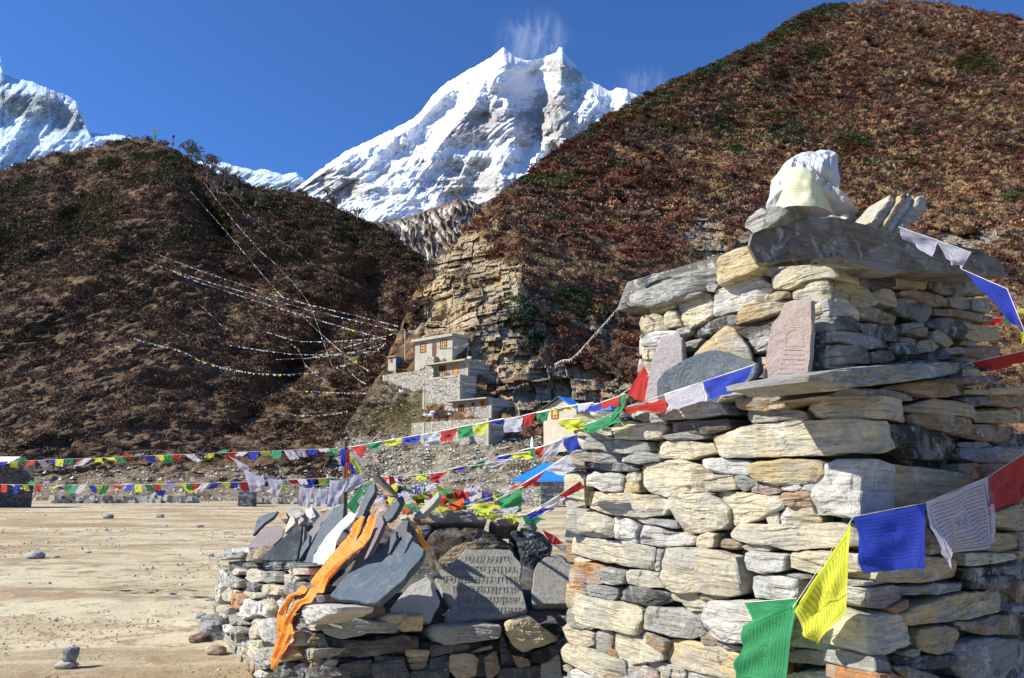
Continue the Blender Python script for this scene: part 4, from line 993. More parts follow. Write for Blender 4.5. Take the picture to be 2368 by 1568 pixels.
# wrapped bundle on the roof
def bundle():
    fr = Frame(C1 + Z3 * 0, -l_, unit([-.35, -.94, 0])); n0 = at(1850, 480, C1[1] + .28)
    fr = Frame(n0, unit([.94, -.34, 0]), unit([-.34, -.94, 0])); 
    out = np.array([(1770, 480), (1778, 440), (1800, 410), (1815, 385), (1850, 366), (1880, 361), (1915, 362), (1936, 372), (1938, 400), (1940, 425), (1925, 460), (1960, 485), (1985, 500), (1940, 505), (1850, 503), (1790, 500)], float)
    uv = fr.uv(out[:, 0], out[:, 1]); c = uv.mean(0); K = 170; P, _ = resample(uv, K); rel = P - c
    V = []; 
    for i, s in enumerate(np.linspace(1, 0, 60)):
        Q = c + rel * s; w = .17 * math.sqrt(max(0, 1 - s ** 2.2)); V.append(np.concatenate([Q, np.full((K, 1), w)], 1))
    V = np.concatenate(V); 
    fold = ridged(np.stack([(V[:, 0] * .8 + V[:, 1] * .55) * 13, (V[:, 1] - V[:, 0] * .4) * 3.0, V[:, 2] * 3], 1), 3, 5) * .022 + ridged(np.stack([(V[:, 0] - V[:, 1] * .3) * 24, (V[:, 1] + V[:, 0]) * 5, V[:, 2] * 3], 1), 3, 15) * .009 + fbm(V * 9, 3, 8) * .024 + cells(np.stack([(V[:, 0] * .7 + V[:, 1]) * 14 + noise(V * 6, 3) * 2, V[:, 0] * 4, V[:, 2] * 0], 1), 9) * .006
    V[:, 2] += fold * 1.15; V[:, :2] += (V[:, :2] - c) * (fbm(V * 14, 2, 4) * .05)[:, None]
    n = 60; idx = np.arange((n - 1) * K); r = idx // K; k = idx % K; k2 = (k + 1) % K
    f = np.stack([r * K + k, r * K + k2, (r + 1) * K + k2, (r + 1) * K + k], 1); g = Geo(); uvx = V[:, :2] * 2
    g.add(fr.world(V), f, (.8, .8, .8), uvx)
    W = V.copy(); W[:, 2] = -W[:, 2] * .8; g.add(fr.world(W), f[:, ::-1], (.8, .8, .8), uvx)
    b = root('wrapped_bundle', np.array([0, 0, 0]) + fr.O, 'stone bundle wrapped in white scarves and topping the stone shrine', 'wrapped stone')
    part('wrapping', g, M['kata'], b, smooth=True)
    # pale yellow cloth tied round its foot
    q = [(1788, 424), (1862, 420), (1925, 462), (1932, 498), (1850, 508), (1805, 505), (1780, 490)]
    gb = Geo(); nu, nv = 26, 14; top = polyline([(1783, 424), (1820, 418), (1862, 424), (1900, 440), (1926, 465)], nu); bt = polyline([(1790, 500), (1850, 510), (1932, 508)], nu)
    G = top[None] * (1 - np.linspace(0, 1, nv))[:, None, None] + bt[None] * np.linspace(0, 1, nv)[:, None, None]; px = G[..., 0].ravel(); py = G[..., 1].ravel()
    uvp = fr.uv(px, py); rr = (uvp - c); uu = np.tile(np.linspace(0, 1, nu), nv)
    w = .20 - .16 * np.abs(uu * 2 - 1) ** 2.5 + fbm(np.stack([px / 22, py / 22, px * 0], 1), 3, 7) * .01
    gb.add(fr.world(np.concatenate([uvp, w[:, None]], 1)), grid_faces(nv, nu), (.8, .8, .6), np.stack([uu, np.repeat(np.linspace(1, 0, nv), nu)], 1))
    part('yellow_cloth', gb, M['pale_cloth'], b, smooth=True)
M['pale_cloth'] = mat_cloth('pale_cloth', (.70, .72, .48), .25, .2)
bundle()
TOPF = Frame(at(2070, 500, C1[1] + .55), unit([.95, .3, 0]), unit([.3, -.95, 0]))
sr = root('layered_stone', TOPF.O, 'cream layered stone block jutting up from the right side of the shrine roof', 'stone')
for i, tx in enumerate(('c 790,970 850,880 1070,605 1105,615 1090,680 900,960', 'y 905,960 1090,685 1110,640 1178,605 1190,640 960,965', 'w 965,965 1150,700 1195,640 1220,597 1258,630 1240,690 1040,970', 'c 1045,970 1100,880 1245,690 1270,655 1330,642 1345,680 1330,760 1220,870 1110,960')):
    g = Geo()
    for k, pts in parse(tx, 3100, 500, 2.24): stone(g, TOPF, TOPF.uv(pts[:, 0], pts[:, 1], 0), [.0, .018, .004, .024][i], .16, tone(k), edge=.008)
    part('layer', g, M['stone'], sr)
single('pebble', 'small grey stone beside the foot of the white bundle on the shrine roof', 'stone', TOPF, 'g 585,760 640,740 735,765 728,830 600,830', (3100, 500, 2.24), .0, .1)
# ================================================================== long low wall of carved slates (left foreground)
A0 = np.array([-3.45, 9.15, 0]); A1_ = np.array([-1.22, 4.9, 0])
e1 = unit(A1_ - A0); ML = Frame(A1_, e1, unit([-.88, -.46, .04]))
e2 = unit([.98, .16, 0]); MFr = Frame(A1_, e2, unit([.16, -.98, .05]))
mani = root('prayer_wall', (A0 + A1_) / 2 + np.array([.9, .4, 0]), 'low wall of rough stones with leaning carved slates on top, in the left foreground', 'stone wall')
zt = .70; inw = unit([.88, .46, 0])
g = Geo(); Lw = np.linalg.norm(A1_ - A0)
# inner fill: body of the wall and the heap that the slates lean on
def prism(g, base, z0, top, z1, color):
    n = len(base); v = [(*p, z0) for p in base] + [(*p, z1) for p in top]
    f = [(i, (i + 1) % n, n + (i + 1) % n, n + i) for i in range(n)]; g.add(v, f, color); b = g.n
    if n == 4: g.add([(*p, z1) for p in top], [(0, 1, 2, 3)], color)
a0 = A0 + inw * .22 + e1 * .2; a1 = A1_ + inw * .16 + e2 * .02; b1 = a1 + e2 * 2.0 + np.array([0, .12, 0]); b0 = A0 + inw * 2.2 + np.array([0, .3, 0])
prism(g, [p[:2] for p in (a0, a1 + [.0, .12, 0], b1, b0)], 0, [p[:2] for p in (a0 + inw * .05, a1 + [.02, .16, 0], b1, b0)], zt - .03, (.05, .045, .04))
hp = [a0 + inw * .45 - e1 * -.3, a1 + inw * .75 - e1 * .55, b1 - [.35, -.9, 0], b0 - inw * .2]
def mound():
    # heap of rubble under the slates
    n = 46; s = np.linspace(0, 1, n); t = np.linspace(0, 1, n); S, T = np.meshgrid(s, t)
    Pq = (a0[None, None] * (1 - S[..., None]) * (1 - T[..., None]) + a1 * S[..., None] * (1 - T[..., None]) + b1 * S[..., None] * T[..., None] + b0 * (1 - S[..., None]) * T[..., None])
    xi = (Pq - a0) @ np.array([.88, .46, 0]); yi = (Pq - a1) @ np.array([-.16, .98, 0]); hgt = np.clip(np.minimum(np.minimum(.42, .72 * xi - .04), .34 * yi - .06), -.03, 1) * np.clip((1 - T) * 5, 0, 1) * np.clip(S * 8, 0.3, 1)
    f1, _ = worley(Pq * 5, 3); z = zt - .04 + hgt + (1 - f1) * .07
    V = Pq.copy(); V[..., 2] = z; g.add(V.reshape(-1, 3), grid_faces(n, n), (.06, .055, .05))
mound(); part('fill', g, M['dark_stone'], mani)
C_A = '''
w 122,512 260,492 270,540 150,558
G 77,585 200,532 270,537 240,580 130,598
d 132,612 230,602 238,678 152,678
d 240,622 320,617 328,658 242,658
s 327,642 380,612 700,617 808,642 798,663 480,678 352,668
c 627,672 800,660 800,718 632,718
w 162,690 200,662 258,690 230,718 167,718
c 292,690 330,668 410,702 398,770 340,788 297,750
g 417,692 560,692 568,780 432,778
c 572,722 650,712 758,732 700,798 574,788
g 142,742 180,722 238,760 218,828 162,828
d 252,772 330,772 388,802 350,858 262,838
c 457,802 500,792 618,832 598,888 462,878
g 392,800 450,800 455,880 420,890 395,850
w 62,850 100,782 112,820 82,928 57,978
c 87,890 150,817 182,842 210,860 170,938 112,938
o 172,880 222,872 268,900 228,998 192,998
w 217,1010 290,907 348,950 357,1048 300,1088 222,1050
c 270,862 380,862 380,905 330,915
w 382,950 430,922 458,990 448,1068 392,1058
c 438,900 518,885 518,1000 472,1038 450,970
w 512,960 600,872 648,950 610,1078 550,1108 517,1040
c 92,962 140,992 130,1078 77,1058
g 137,1050 200,1042 218,1118 152,1128
d 57,1022 78,1012 88,1128 32,1138
w 107,1132 160,1122 178,1198 122,1188
g 182,1142 308,1142 318,1190 240,1228
g 240,1060 300,1095 320,1130 240,1130 215,1100
c 327,1122 370,1082 408,1150 428,1220 352,1258 332,1200
w 412,1102 500,1072 528,1150 528,1288 452,1258
c 582,1102 650,1042 658,1168 602,1228 577,1160
g 502,1182 570,1152 598,1288 542,1288
g 242,1242 308,1232 338,1298 292,1338 242,1300
c 347,1262 430,1252 428,1338 382,1418 342,1378
g 397,1400 460,1312 560,1322 588,1398 480,1478 402,1460
c 567,1312 690,1302 700,1390 600,1440 590,1370
d 472,1502 560,1462 618,1482 560,1566 482,1566
g 722,1392 780,1322 848,1332 818,1398 762,1428
w 367,1532 400,1492 458,1522 438,1566 372,1556
W 862,962 960,957 1128,982 1118,1028 900,1128 854,1110
c 782,1102 850,1122 868,1178 802,1168
d 742,1492 835,1482 850,1566 742,1566
c 655,1182 775,1180 780,1290 700,1300 610,1235
d 665,1050 780,1020 845,1110 770,1170 665,1165
d 660,960 850,965 850,1080 760,1015 668,1040
d 625,780 800,790 830,870 700,900 640,850
g 615,885 840,880 850,960 655,955
g 652,1482 728,1442 748,1500 680,1538
d 595,1410 650,1450 640,1530 600,1560 575,1480
'''
C_F = '''
G 907,1132 940,1082 1030,1032 1200,1082 1450,1102 1528,1160 1500,1188 1250,1188 1080,1238 922,1190
d 942,1222 1040,1248 1300,1262 1560,1202 1638,1232 1638,1320 1300,1378 1000,1388 925,1340
w 857,1252 920,1222 938,1298 995,1388 950,1408 882,1378
o 842,1302 870,1312 880,1398 928,1430 870,1508 832,1450
c 902,1462 960,1412 1038,1422 1000,1480 978,1600 880,1600
d 987,1600 1040,1452 1300,1422 1345,1600
d 1302,1442 1560,1402 1640,1600 1352,1600
c 1342,1082 1450,1047 1600,1042 1640,1128 1560,1178 1462,1110
b 782,1272 850,1192 898,1230 852,1288
d 880,1190 910,1200 930,1222 870,1240
'''
C_FB = '''
Y 252,1052 385,1047 383,1170 222,1183 200,1130
G 407,1192 460,1142 900,1122 1038,1132 1000,1228 800,1258 600,1288 462,1258
Y 1072,1132 1110,1102 1270,1062 1340,1122 1498,1232 1478,1258 1200,1338 1122,1288 1087,1200
p 787,1360 960,1302 963,1328 800,1362
y 252,1332 450,1342 440,1380 255,1390
y 262,1395 440,1385 430,1440 280,1450
b 285,1455 430,1445 440,1490 300,1500
y 622,1372 800,1368 848,1420 828,1538 700,1600 602,1500
b 1132,1382 1270,1422 1278,1468 1182,1478
g 1377,1462 1500,1372 1518,1400 1545,1600 1375,1600
d 0,1232 350,1232 360,1322 200,1358 0,1350
d 0,1382 240,1400 260,1600 0,1600
b 902,1402 1000,1352 1028,1500 930,1600
d 450,1300 780,1290 780,1350 620,1360 460,1400
d 1050,1210 1110,1380 1040,1490 1035,1340
d 455,1410 600,1380 610,1600 290,1600 300,1510 445,1495
d 1040,1500 1180,1490 1370,1470 1370,1600 1000,1600
k 1290,1350 1490,1280 1560,1330 1500,1360 1380,1440 1285,1440
'''
gs = Geo(); rubble(gs, ML, -Lw + .05, -.02, 0, .66, .10, out=(-.10, -.06), depth=.1, K=20); course(gs, ML, C_A, 850, 1950, 2.055, out=(-.01, .05), depth=.18, rough=1.5, edge=.03)
rubble(gs, ML, -.75, .0, 0, .14, .10, out=(.0, .05), K=20); part('side_face', gs, M['stone'], mani)
gf = Geo(); rubble(gf, MFr, .0, 2.0, 0, .62, .12, tones='ddgbk', out=(-.10, -.06), depth=.1, K=20); course(gf, MFr, C_F, 850, 1950, 2.055, out=(-.01, .05), depth=.2, rough=1.3); course(gf, MFr, C_FB, 1500, 1950, 2.0553, out=(-.03, .04), depth=.2, rough=1.3)  # dark tones and darker material paint in the shade of this end
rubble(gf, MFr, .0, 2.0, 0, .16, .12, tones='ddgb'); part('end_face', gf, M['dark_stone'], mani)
# the slates
def SL(dn, lean=45, P=None, axis=e1, yaw=0):
    """plane of a slate leaning back on the heap"""
    ax = unit(np.array([axis[0] * math.cos(R(yaw)) - axis[1] * math.sin(R(yaw)), axis[0] * math.sin(R(yaw)) + axis[1] * math.cos(R(yaw)), 0]))
    n = unit(np.array([ax[1], -ax[0], 0])); n = n if n[1] < 0 else -n
    nn = n * math.sin(R(lean)) + Z3 * math.cos(R(lean))
    return Frame((A1_ + Z3 * (zt - .02) + nn * dn) if P is None else P, ax, nn)
ZA = (850, 1950, 2.055); ZBo = (1500, 1950, 2.0553); ZC = (1300, 1700, 2.368)
def sl(label, txt, o, dn, lean=48, depth=.035, mat='slate', name='slate', P=None, axis=e1, yaw=0, cat='slate', **kw):
    fr = SL(dn, lean, P, axis, yaw)
    kw.setdefault('flat', True); kw.setdefault('edge', .004)
    return fr, single(name, label, cat, fr, txt, o, 0.0, depth, mat, 'leaning slates and slabs on the prayer wall', **kw)
sl('small dark grey slate at the far left end of the prayer wall', 's 330,400 350,312 370,247 420,222 540,197 510,240 430,292 380,342', ZA, -.10, 40)
sl('broad reddish grey slate lying at the left end, beside a brown block', 'l 270,522 330,432 440,332 560,317 588,340 575,398 500,470 420,538 400,490 300,530', ZA, .02, 40)
sl('slate painted shadow black, tilted away from the sun, second from the left end', 'k 380,600 440,540 700,312 733,330 730,402 690,600 590,602', ZA, .0, 62, yaw=18)  # near-black tone puts this face's shade into its colour
sl('narrow purple grey slate behind the shadow black one', 'l 597,600 690,452 742,262 763,290 750,420 690,598 640,608', ZA, .0, 50)
sl('thin purple slate with a shadowed edge', 'l 682,588 760,452 802,362 898,282 878,342 720,608', ZA, .02, 52)
sl('wide lilac slate behind the big blue grey one', 'l 762,430 830,302 900,222 1000,162 980,250 900,352 790,460', ZA, -.03, 48)
sl('big blue grey slate at the left of the white scarf', 's 755,640 785,540 830,452 900,302 1000,172 1078,127 1075,190 1058,310 960,420 870,560 800,668', ZA, .06, 50)
sl('tall thin slate rising above all the others', 's 430,562 473,558 470,640 400,760 350,880 290,968 262,930 320,820 378,662', ZC, .03, 54)
sl('grey slate between the white scarf and the orange one', 'g 1062,560 1130,342 1250,232 1280,192 1308,290 1200,362 1150,560 1060,650', ZA, .05, 50)
sl('purple brown slate between the two orange scarves', 'l 1130,700 1230,482 1340,242 1388,232 1408,290 1340,450 1200,690', ZA, .055, 50)
sl('short pointed slate right of the tall one', 's 1392,232 1480,132 1560,62 1562,92 1480,242 1430,278', ZA, .05, 52)
sl('grey slate standing behind the largest blue slate', 's 117,540 170,332 230,267 270,272 260,352 310,402 240,540', ZBo, .0, 52)
sl('thin grey slate sticking out to the upper right', 'g 300,250 420,132 518,32 530,72 480,132 380,232', ZBo, -.02, 50)
sl('largest blue grey slate, tilted across the corner', 's -376,892 -270,760 -180,650 110,480 230,438 300,428 410,505 405,550 200,785 5,948 -190,938', ZBo, .25, 42, depth=.06, yaw=20)
single('brown_block', 'rounded brown block perched on the left end of the prayer wall', 'stone', ML, 'b 255,570 290,532 400,480 425,540 400,580 290,610', ZA, .06, .2)
sl('thin dark slate wedged right of the narrow purple grey one', 's 640,606 740,472 800,385 792,470 705,604', ZA, .04, 52)
sl('thin purple slate just right of the white scarf', 'l 1012,640 1060,472 1100,402 1096,520 1052,660', ZA, .075, 51)
sl('small slate chip right of the purple brown slate', 's 1380,560 1440,432 1500,362 1512,420 1450,540', ZA, .045, 52)
sl('cream slab propped on end near the left end', 'c 585,372 640,242 662,232 678,290 600,370', ZA, .03, 55, .05, 'stone', name='slab', cat='slab')
sl('small pinkish white slab beside the cream one', 'p 668,312 730,242 750,262 702,312', ZA, .05, 50, .05, 'stone', name='slab', cat='slab')
for lb, tx, o, dn in (('small orange brown stone on the heap at the left', 'o 540,235 560,205 600,203 605,240 570,255', ZA, -.03), ('grey stone left of the white hanging scarf', 'g 610,215 640,170 700,165 740,200 700,240 640,240', ZA, -.06),
                      ('whitish stone under the white hanging scarf', 'w 765,210 780,165 820,165 830,220 790,245', ZA, -.05), ('flat mossy slab under the green cloth', 'y 850,170 1000,163 1010,185 880,190', ZA, -.02),
                      ('brown stone between the two slates right of the orange scarf', 'b 1430,320 1440,280 1500,240 1545,250 1560,300 1500,345', ZA, -.02), ('dark purple slab behind the tall thin slate', 'l 280,700 420,670 560,690 550,740 430,760 330,760', ZC, -.10),
                      ('dark brown slab low behind the tall thin slate', 'b 425,745 560,742 590,790 480,870 430,830', ZC, -.06), ('pale stone at the foot of the orange roll', 'c 690,870 720,855 780,865 760,890 700,895', ZC, -.02)):
    fr = SL(dn, 45); single('heap_stone', lb, 'stone', fr, tx, o, 0, .12, 'stone', None)
FC0 = A1_ + Z3 * zt
def FS(dy, z, lean, yaw=0): return SL(0, lean, A1_ + np.array([0, dy, z - 0.0]), e2, yaw)
def s2(name, label, cat, tone_txt, o, dy, z, lean, depth, mat='stone', **kw):
    return single(name, label, cat, FS(dy, z, lean), tone_txt, o, 0.0, depth, mat, None, **kw)
s2('boulder', 'black lichen spotted boulder behind the carved mantra stone', 'boulder', 'k 392,432 440,342 600,292 900,312 1108,382 1178,482 1248,560 1258,682 1200,762 1000,800 600,800 520,700 430,520', ZBo, .95, .95, 50, .4, 'dark_stone', edge=.07, rough=1.6)
s2('boulder', 'dark mossy boulder behind the grey rounded tablet', 'boulder', 'k 1112,342 1350,362 1468,462 1438,560 1300,602 1290,800 1250,800 1182,450', ZBo, .98, .95, 50, .3, 'dark_stone', edge=.06, rough=2)
s2('flat_slab', 'long weathered grey slab lying on top of the black boulder', 'slab', 'g 382,212 440,187 700,192 900,232 918,260 898,292 700,288 450,288 402,250', ZBo, 1.15, 1.0, 62, .35)
s2('flat_stone', 'pink flat stone right of the long weathered slab', 'stone', 'p 947,272 1100,252 1188,282 1178,310 1000,313', ZBo, 1.15, 1.0, 60, .25)
s2('flat_stone', 'dark grey stone at the right end of the heap top', 'stone', 'g 1200,330 1240,290 1320,300 1335,330 1310,360', ZBo, 1.15, 1.0, 60, .2)
s2('flat_stone', 'tan angular stone at the left shoulder of the black boulder', 'stone', 'b 255,350 320,250 390,200 400,260 460,300 400,330 350,360 300,345', ZBo, 1.05, .9, 55, .2)
s2('flat_stone', 'mottled grey stone under the tan angular one', 'stone', 'g 320,360 350,330 440,310 460,340 400,410 350,440', ZBo, .95, .85, 55, .2)
s2('rounded_slab', 'brown rounded slab half hidden behind the mantra stone', 'slab', 'b 525,642 520,592 640,492 750,457 880,452 910,492 800,640 650,680', ZBo, .62, .62, 52, .08, 'dark_stone')
ft = FS(.10, .66, 42)
mt = single('mantra_stone', 'large grey six sided stone carved with rows of mantra script', 'carved stone', ft, 'g 477,732 590,640 700,562 740,502 900,497 1130,502 1148,560 1213,622 1200,762 1230,880 1258,1020 1000,1068 572,1108 562,1052 640,1030 590,930 540,850', ZBo, 0, .09, 'tablet', None, flat=True, edge=.02)
L = []; rg = random.Random(4)
for row in range(6):
    y = 560 + row * 84; x = [740, 640, 560, 640, 660, 690][row]; xe = [1110, 1160, 1170, 1170, 1190, 1190][row]
    L.append((uvl(ft, [(x, y + 4), (xe, y + 14)], ZBo, 0), .0013))
    while x < xe:
        w = rg.uniform(22, 38); L.append((uvl(ft, [(x, y + 4), (x + rg.uniform(-3, 5), y + rg.uniform(40, 66))], ZBo, 0), .0016))
        k = rg.random()
        if k < .6: L.append((uvl(ft, arc(x + w * .5, y + rg.uniform(22, 40), w * .4, 13, rg.uniform(0, 180), rg.uniform(250, 420), 8), ZBo, 0), .0015))
        if k > .4: L.append((uvl(ft, [(x + 2, y + 30), (x + w * .8, y + rg.uniform(18, 50)), (x + w * .6, y + 62)], ZBo, 0), .0014))
        x += w
g = Geo(); strokes(g, ft, L, .0035, .0015, (.30, .29, .27)); part('carved_script', g, M['stone'], mt)
s2('angular_stone', 'lilac white triangular stone left of the mantra stone', 'stone', 'w 122,1000 200,900 290,802 430,727 468,770 500,850 538,930 500,1000 450,1098 380,1088 380,1045 250,1040 142,1028', ZBo, .02, .68, 45, .07, 'tablet', flat=True)
s2('rounded_tablet', 'plain grey slab with a rounded top at the right end of the prayer wall', 'slab', 'g 1307,682 1340,622 1400,572 1500,547 1600,572 1680,640 1700,960 1560,958 1292,960 1287,850 1302,740', ZBo, .10, .64, 40, .09, 'tablet', flat=True)
s2('angular_stone', 'dark angular stone in front of the largest blue slate', 'stone', 'b -200,1040 -160,920 -80,910 60,960 105,1040 60,1050 -60,1075 -190,1062', ZBo, .0, .69, 50, .15, 'dark_stone')
s2('angular_stone', 'pale block between the dark stone and the lilac triangle', 'stone', 'y 5,1065 110,1035 250,1040 250,1100 200,1140 60,1110', ZBo, -.03, .68, 55, .15)
# small field cairn stones
def pebble(name, label, px, py, s, col, flat=.7, cat='stone', yaw=0, group=None):
    d = ray(px, py); t = -EYE[2] / d[2]; P = EYE + d * t; g = Geo(); n, m_ = 14, 20
    th = np.linspace(0, math.pi, n); ph = np.linspace(0, 2 * math.pi, m_, endpoint=True); T, H = np.meshgrid(th, ph, indexing='ij')
    V = np.stack([np.sin(T) * np.cos(H), np.sin(T) * np.sin(H), np.cos(T)], -1); V = V / np.max(np.abs(V) ** 1.0, -1, keepdims=True) ** .35
    sd = int(px * 7 + py) % 997; h = 1 + .22 * noise(V * 1.6 + sd, sd)[..., None] + .08 * noise(V * 5, sd)[..., None]
    h[:, -1] = h[:, 0]; V = V * h * s * np.array([1, .8, flat]); V[..., 2] += s * flat * .75; g.add(V.reshape(-1, 3) + P, grid_faces(n, m_), col)
    return thing(name, g, M['stone'], label, cat, group), P
o, P = pebble('base_stone', 'cream flat stone with a round grey stone balanced on it', 152, 1546, .085, (.5, .45, .36), .45)
g = Geo(); 
o2, _ = pebble('balanced_stone', 'round grey stone balanced on a flat cream one on the sand', 160, 1546, .065, (.27, .29, .28), 1.0); o2.location.z += .066; o2.location.x = P[0] + .03; o2.location.y = P[1]
for lb, x, y, s, c in (('pale blocky stone alone on the sand at the left', 80, 1293, .16, (.42, .40, .34)), ('small white stone near the blocky one', 128, 1292, .07, (.5, .48, .42)), ('small white stone in the brown patch', 202, 1280, .06, (.5, .48, .42)),
                       ('round grey stone near the foot of the prayer wall', 464, 1431, .07, (.33, .34, .28)), ('rust brown stone near the foot of the prayer wall', 458, 1487, .09, (.2, .09, .05)), ('flat pink stone lying by the prayer wall', 497, 1516, .10, (.4, .28, .18)),
                       ('flat grey slab half buried at the foot of the wall', 505, 1478, .2, (.2, .2, .18)), ('long grey stone against the foot of the wall', 500, 1455, .17, (.28, .27, .25)), ('grey stone halfway across the field', 250, 1200, .2, (.3, .3, .28)),
                       ('pale stone pair at the far side of the field', 370, 1197, .17, (.45, .43, .38)), ('white stone beyond the long shadows', 486, 1286, .06, (.5, .49, .45)), ('dark stone out on the white sand', 463, 1221, .1, (.12, .11, .1))):
    pebble('field_stone', lb, x, y, s, c, .55, group='loose stones on the field')
def gravel():
    g = Geo(); rs = np.random.RandomState(5); n = 800
    X = []; 
    px = rs.uniform(0, 1400, n); py = 1150 + 418 * rs.uniform(0, 1, n) ** 2.1; d = ray(px, py); t = -1.6 / d[:, 2]; P = EYE + d * t[:, None]
    keep = ~((px > 520) & (py > 1190) & (px < 1330)); P = P[keep]; s = np.abs(rs.normal(0, 1, len(P))) * .013 + .007; s *= np.clip(P[:, 1] / 9, .7, 2.6)
    b = np.array([(1, 0, 0), (.3, .9, 0), (-.8, .5, 0), (-.7, -.6, 0), (.4, -.9, 0), (0, 0, 1)]); 
    for p, q in zip(P, s):
        v = b * (1 + rs.uniform(-.35, .35, (6, 3))) * q * [1.2, 1, .7]; k = rs.uniform(.28, .55); g.add(v + p - [0, 0, .0], [(0, 1, 5), (1, 2, 5), (2, 3, 5), (3, 4, 5), (4, 0, 5)], (k, k * .95, k * .82))
    thing('gravel', g, M['stone'], 'scattered pebbles over the sandy field', None, kind='stuff')
gravel()
def tufts():
    rs = np.random.RandomState(9); n = 11000
    px = rs.uniform(-40, 1400, n); py = 1160 + 430 * rs.uniform(0, 1, n) ** 1.5; d = ray(px, py); t = -1.6 / d[:, 2]; P = EYE + d * t[:, None]
    k = fbm(np.stack([P[:, 0] * .55, P[:, 1] * .8, P[:, 0] * 0], 1), 4, 77); near_wall = (np.abs((P - A0) @ np.array([.88, .46, 0])) < .35) & (P[:, 1] < 9.5)
    keep = ((k > .12 + rs.uniform(-.25, .25, n)) | near_wall) & ~((px > 640) & (px < 1330) & (py > 1200)); P = P[keep]; m = len(P)
    s = rs.uniform(.005, .013, m) * np.clip(P[:, 1] / 6, 1, 3.5); ang = rs.uniform(0, 6.28, m); dx = np.stack([np.cos(ang), np.sin(ang), np.zeros(m)], 1)
    top = P + np.stack([rs.normal(0, .6, m) * s, rs.normal(0, .6, m) * s, s * .9], 1)
    V = np.stack([P - dx * s[:, None] * .9, P + dx * s[:, None] * .9, top], 1).reshape(-1, 3); c = np.array([.33, .235, .12])[None] * rs.uniform(.6, 1.4, (m, 1)); g = Geo()
    g.v.append(V); f = np.arange(len(V)).reshape(-1, 3); g.f.append(np.concatenate([f, np.full((m, 1), -1)], 1)); g.c.append(np.repeat(c, 3, 0)); g.uv.append(np.zeros((len(V), 2))); g.m.append(np.zeros(m, int)); g.n = len(V)
    thing('dead_grass', g, M['shrub'], 'short dead grass in brown patches on the sand', None, kind='stuff')
tufts()
# ------------------------------------------------------------------ scarves on the slates
def ribbon(name, label, path, mat, fr_of, n=90, m_=26, fold=.02, sd=0, cat='scarf', pa=None, wd=.86):
    """path rows: x_left y_left x_right y_right offset-from-plane ; fr_of(i) gives the plane"""
    P = np.asarray(path, float); mx_ = (P[:, :2] + P[:, 2:4]) / 2; P = P.copy(); P[:, :2] = mx_ + (P[:, :2] - mx_) * wd; P[:, 2:4] = mx_ + (P[:, 2:4] - mx_) * wd; P = polyline(P, n); S = np.linspace(0, 1, m_); V = []
    for i in range(n):
        a = P[i]; fr = fr_of(a[5])
        px = a[0] + (a[2] - a[0]) * S; py = a[1] + (a[3] - a[1]) * S
        qq = np.stack([S * 4.5 + i * .03, S * 0 + i * .05, S * 0 + sd * 1.7], 1); w = a[4] + fold * 1.5 * (np.sin(S * 8 + i * .03 + sd) * .35 + ridged(qq * .8, 1, sd) * .3 + noise(qq, sd + 3) * .3)
        V.append(fr.hit(px, py, 0) + fr.n * w[:, None])
    V = np.concatenate(V); uv = np.stack([np.tile(S, n), np.repeat(np.linspace(0, n / 14, n), m_)], 1); g = Geo(); g.add(V, grid_faces(n, m_), (.8, .8, .8), uv)
    if pa is not None: return part(name, g, mat, pa, smooth=True, label=label)
    return thing(name, g, mat, label, cat, None, smooth=True)
SF = SL(.10, 50)
def bl(k):
    """plane that blends from the slates (0) over the wall top to the wall face (1)"""
    if k < .5: return SF
    return ML
def fz(px, py): return ((850 + px / 2.055) / 1.7305, (1950 + py / 2.055) / 1.7305)
def pth(rows):
    out = []
    for x0, y0, x1, y1, off, k in rows:
        a = fz(x0, y0); b = fz(x1, y1); out.append((a[0], a[1], b[0], b[1], off, k))
    return out
ribbon('white_scarf', 'white silk scarf trailing down the slates', pth([(1160, 240, 1240, 236, .03, 0), (1080, 310, 1190, 310, .03, 0), (1000, 400, 1110, 372, .03, 0), (930, 480, 1055, 470, .03, 0), (865, 560, 1030, 580, .03, 0), (845, 660, 960, 665, .03, 0), (830, 780, 870, 790, .03, 0)]), M['kata'], bl, sd=1)
ribbon('white_scarf', 'thin end of white scarf lying on the wall edge below the slates', pth([(850, 670, 835, 790, .02, 0), (760, 700, 745, 780, .02, 0), (700, 765, 690, 785, .0, 0), (640, 795, 636, 805, -.02, 0)]), M['kata'], bl, n=40, sd=2, fold=.01)
ribbon('orange_scarf', 'left orange silk scarf printed with red flowers', pth([(1270, 300, 1312, 290, .06, 0), (1215, 345, 1290, 330, .06, 0), (1180, 420, 1250, 430, .06, 0), (1110, 490, 1200, 540, .06, 0), (1050, 570, 1160, 620, .06, 0), (970, 650, 1090, 720, .06, 0), (880, 740, 1000, 810, .05, 0), (800, 800, 900, 865, .02, 0), (720, 890, 815, 885, .09, 1), (690, 970, 770, 960, .09, 1), (645, 1030, 735, 1060, .09, 1), (650, 1120, 730, 1130, .09, 1), (650, 1210, 700, 1230, .09, 1), (615, 1290, 685, 1290, .09, 1), (590, 1400, 650, 1380, .09, 1)]), M['orange_scarf'], bl, n=130, sd=3)
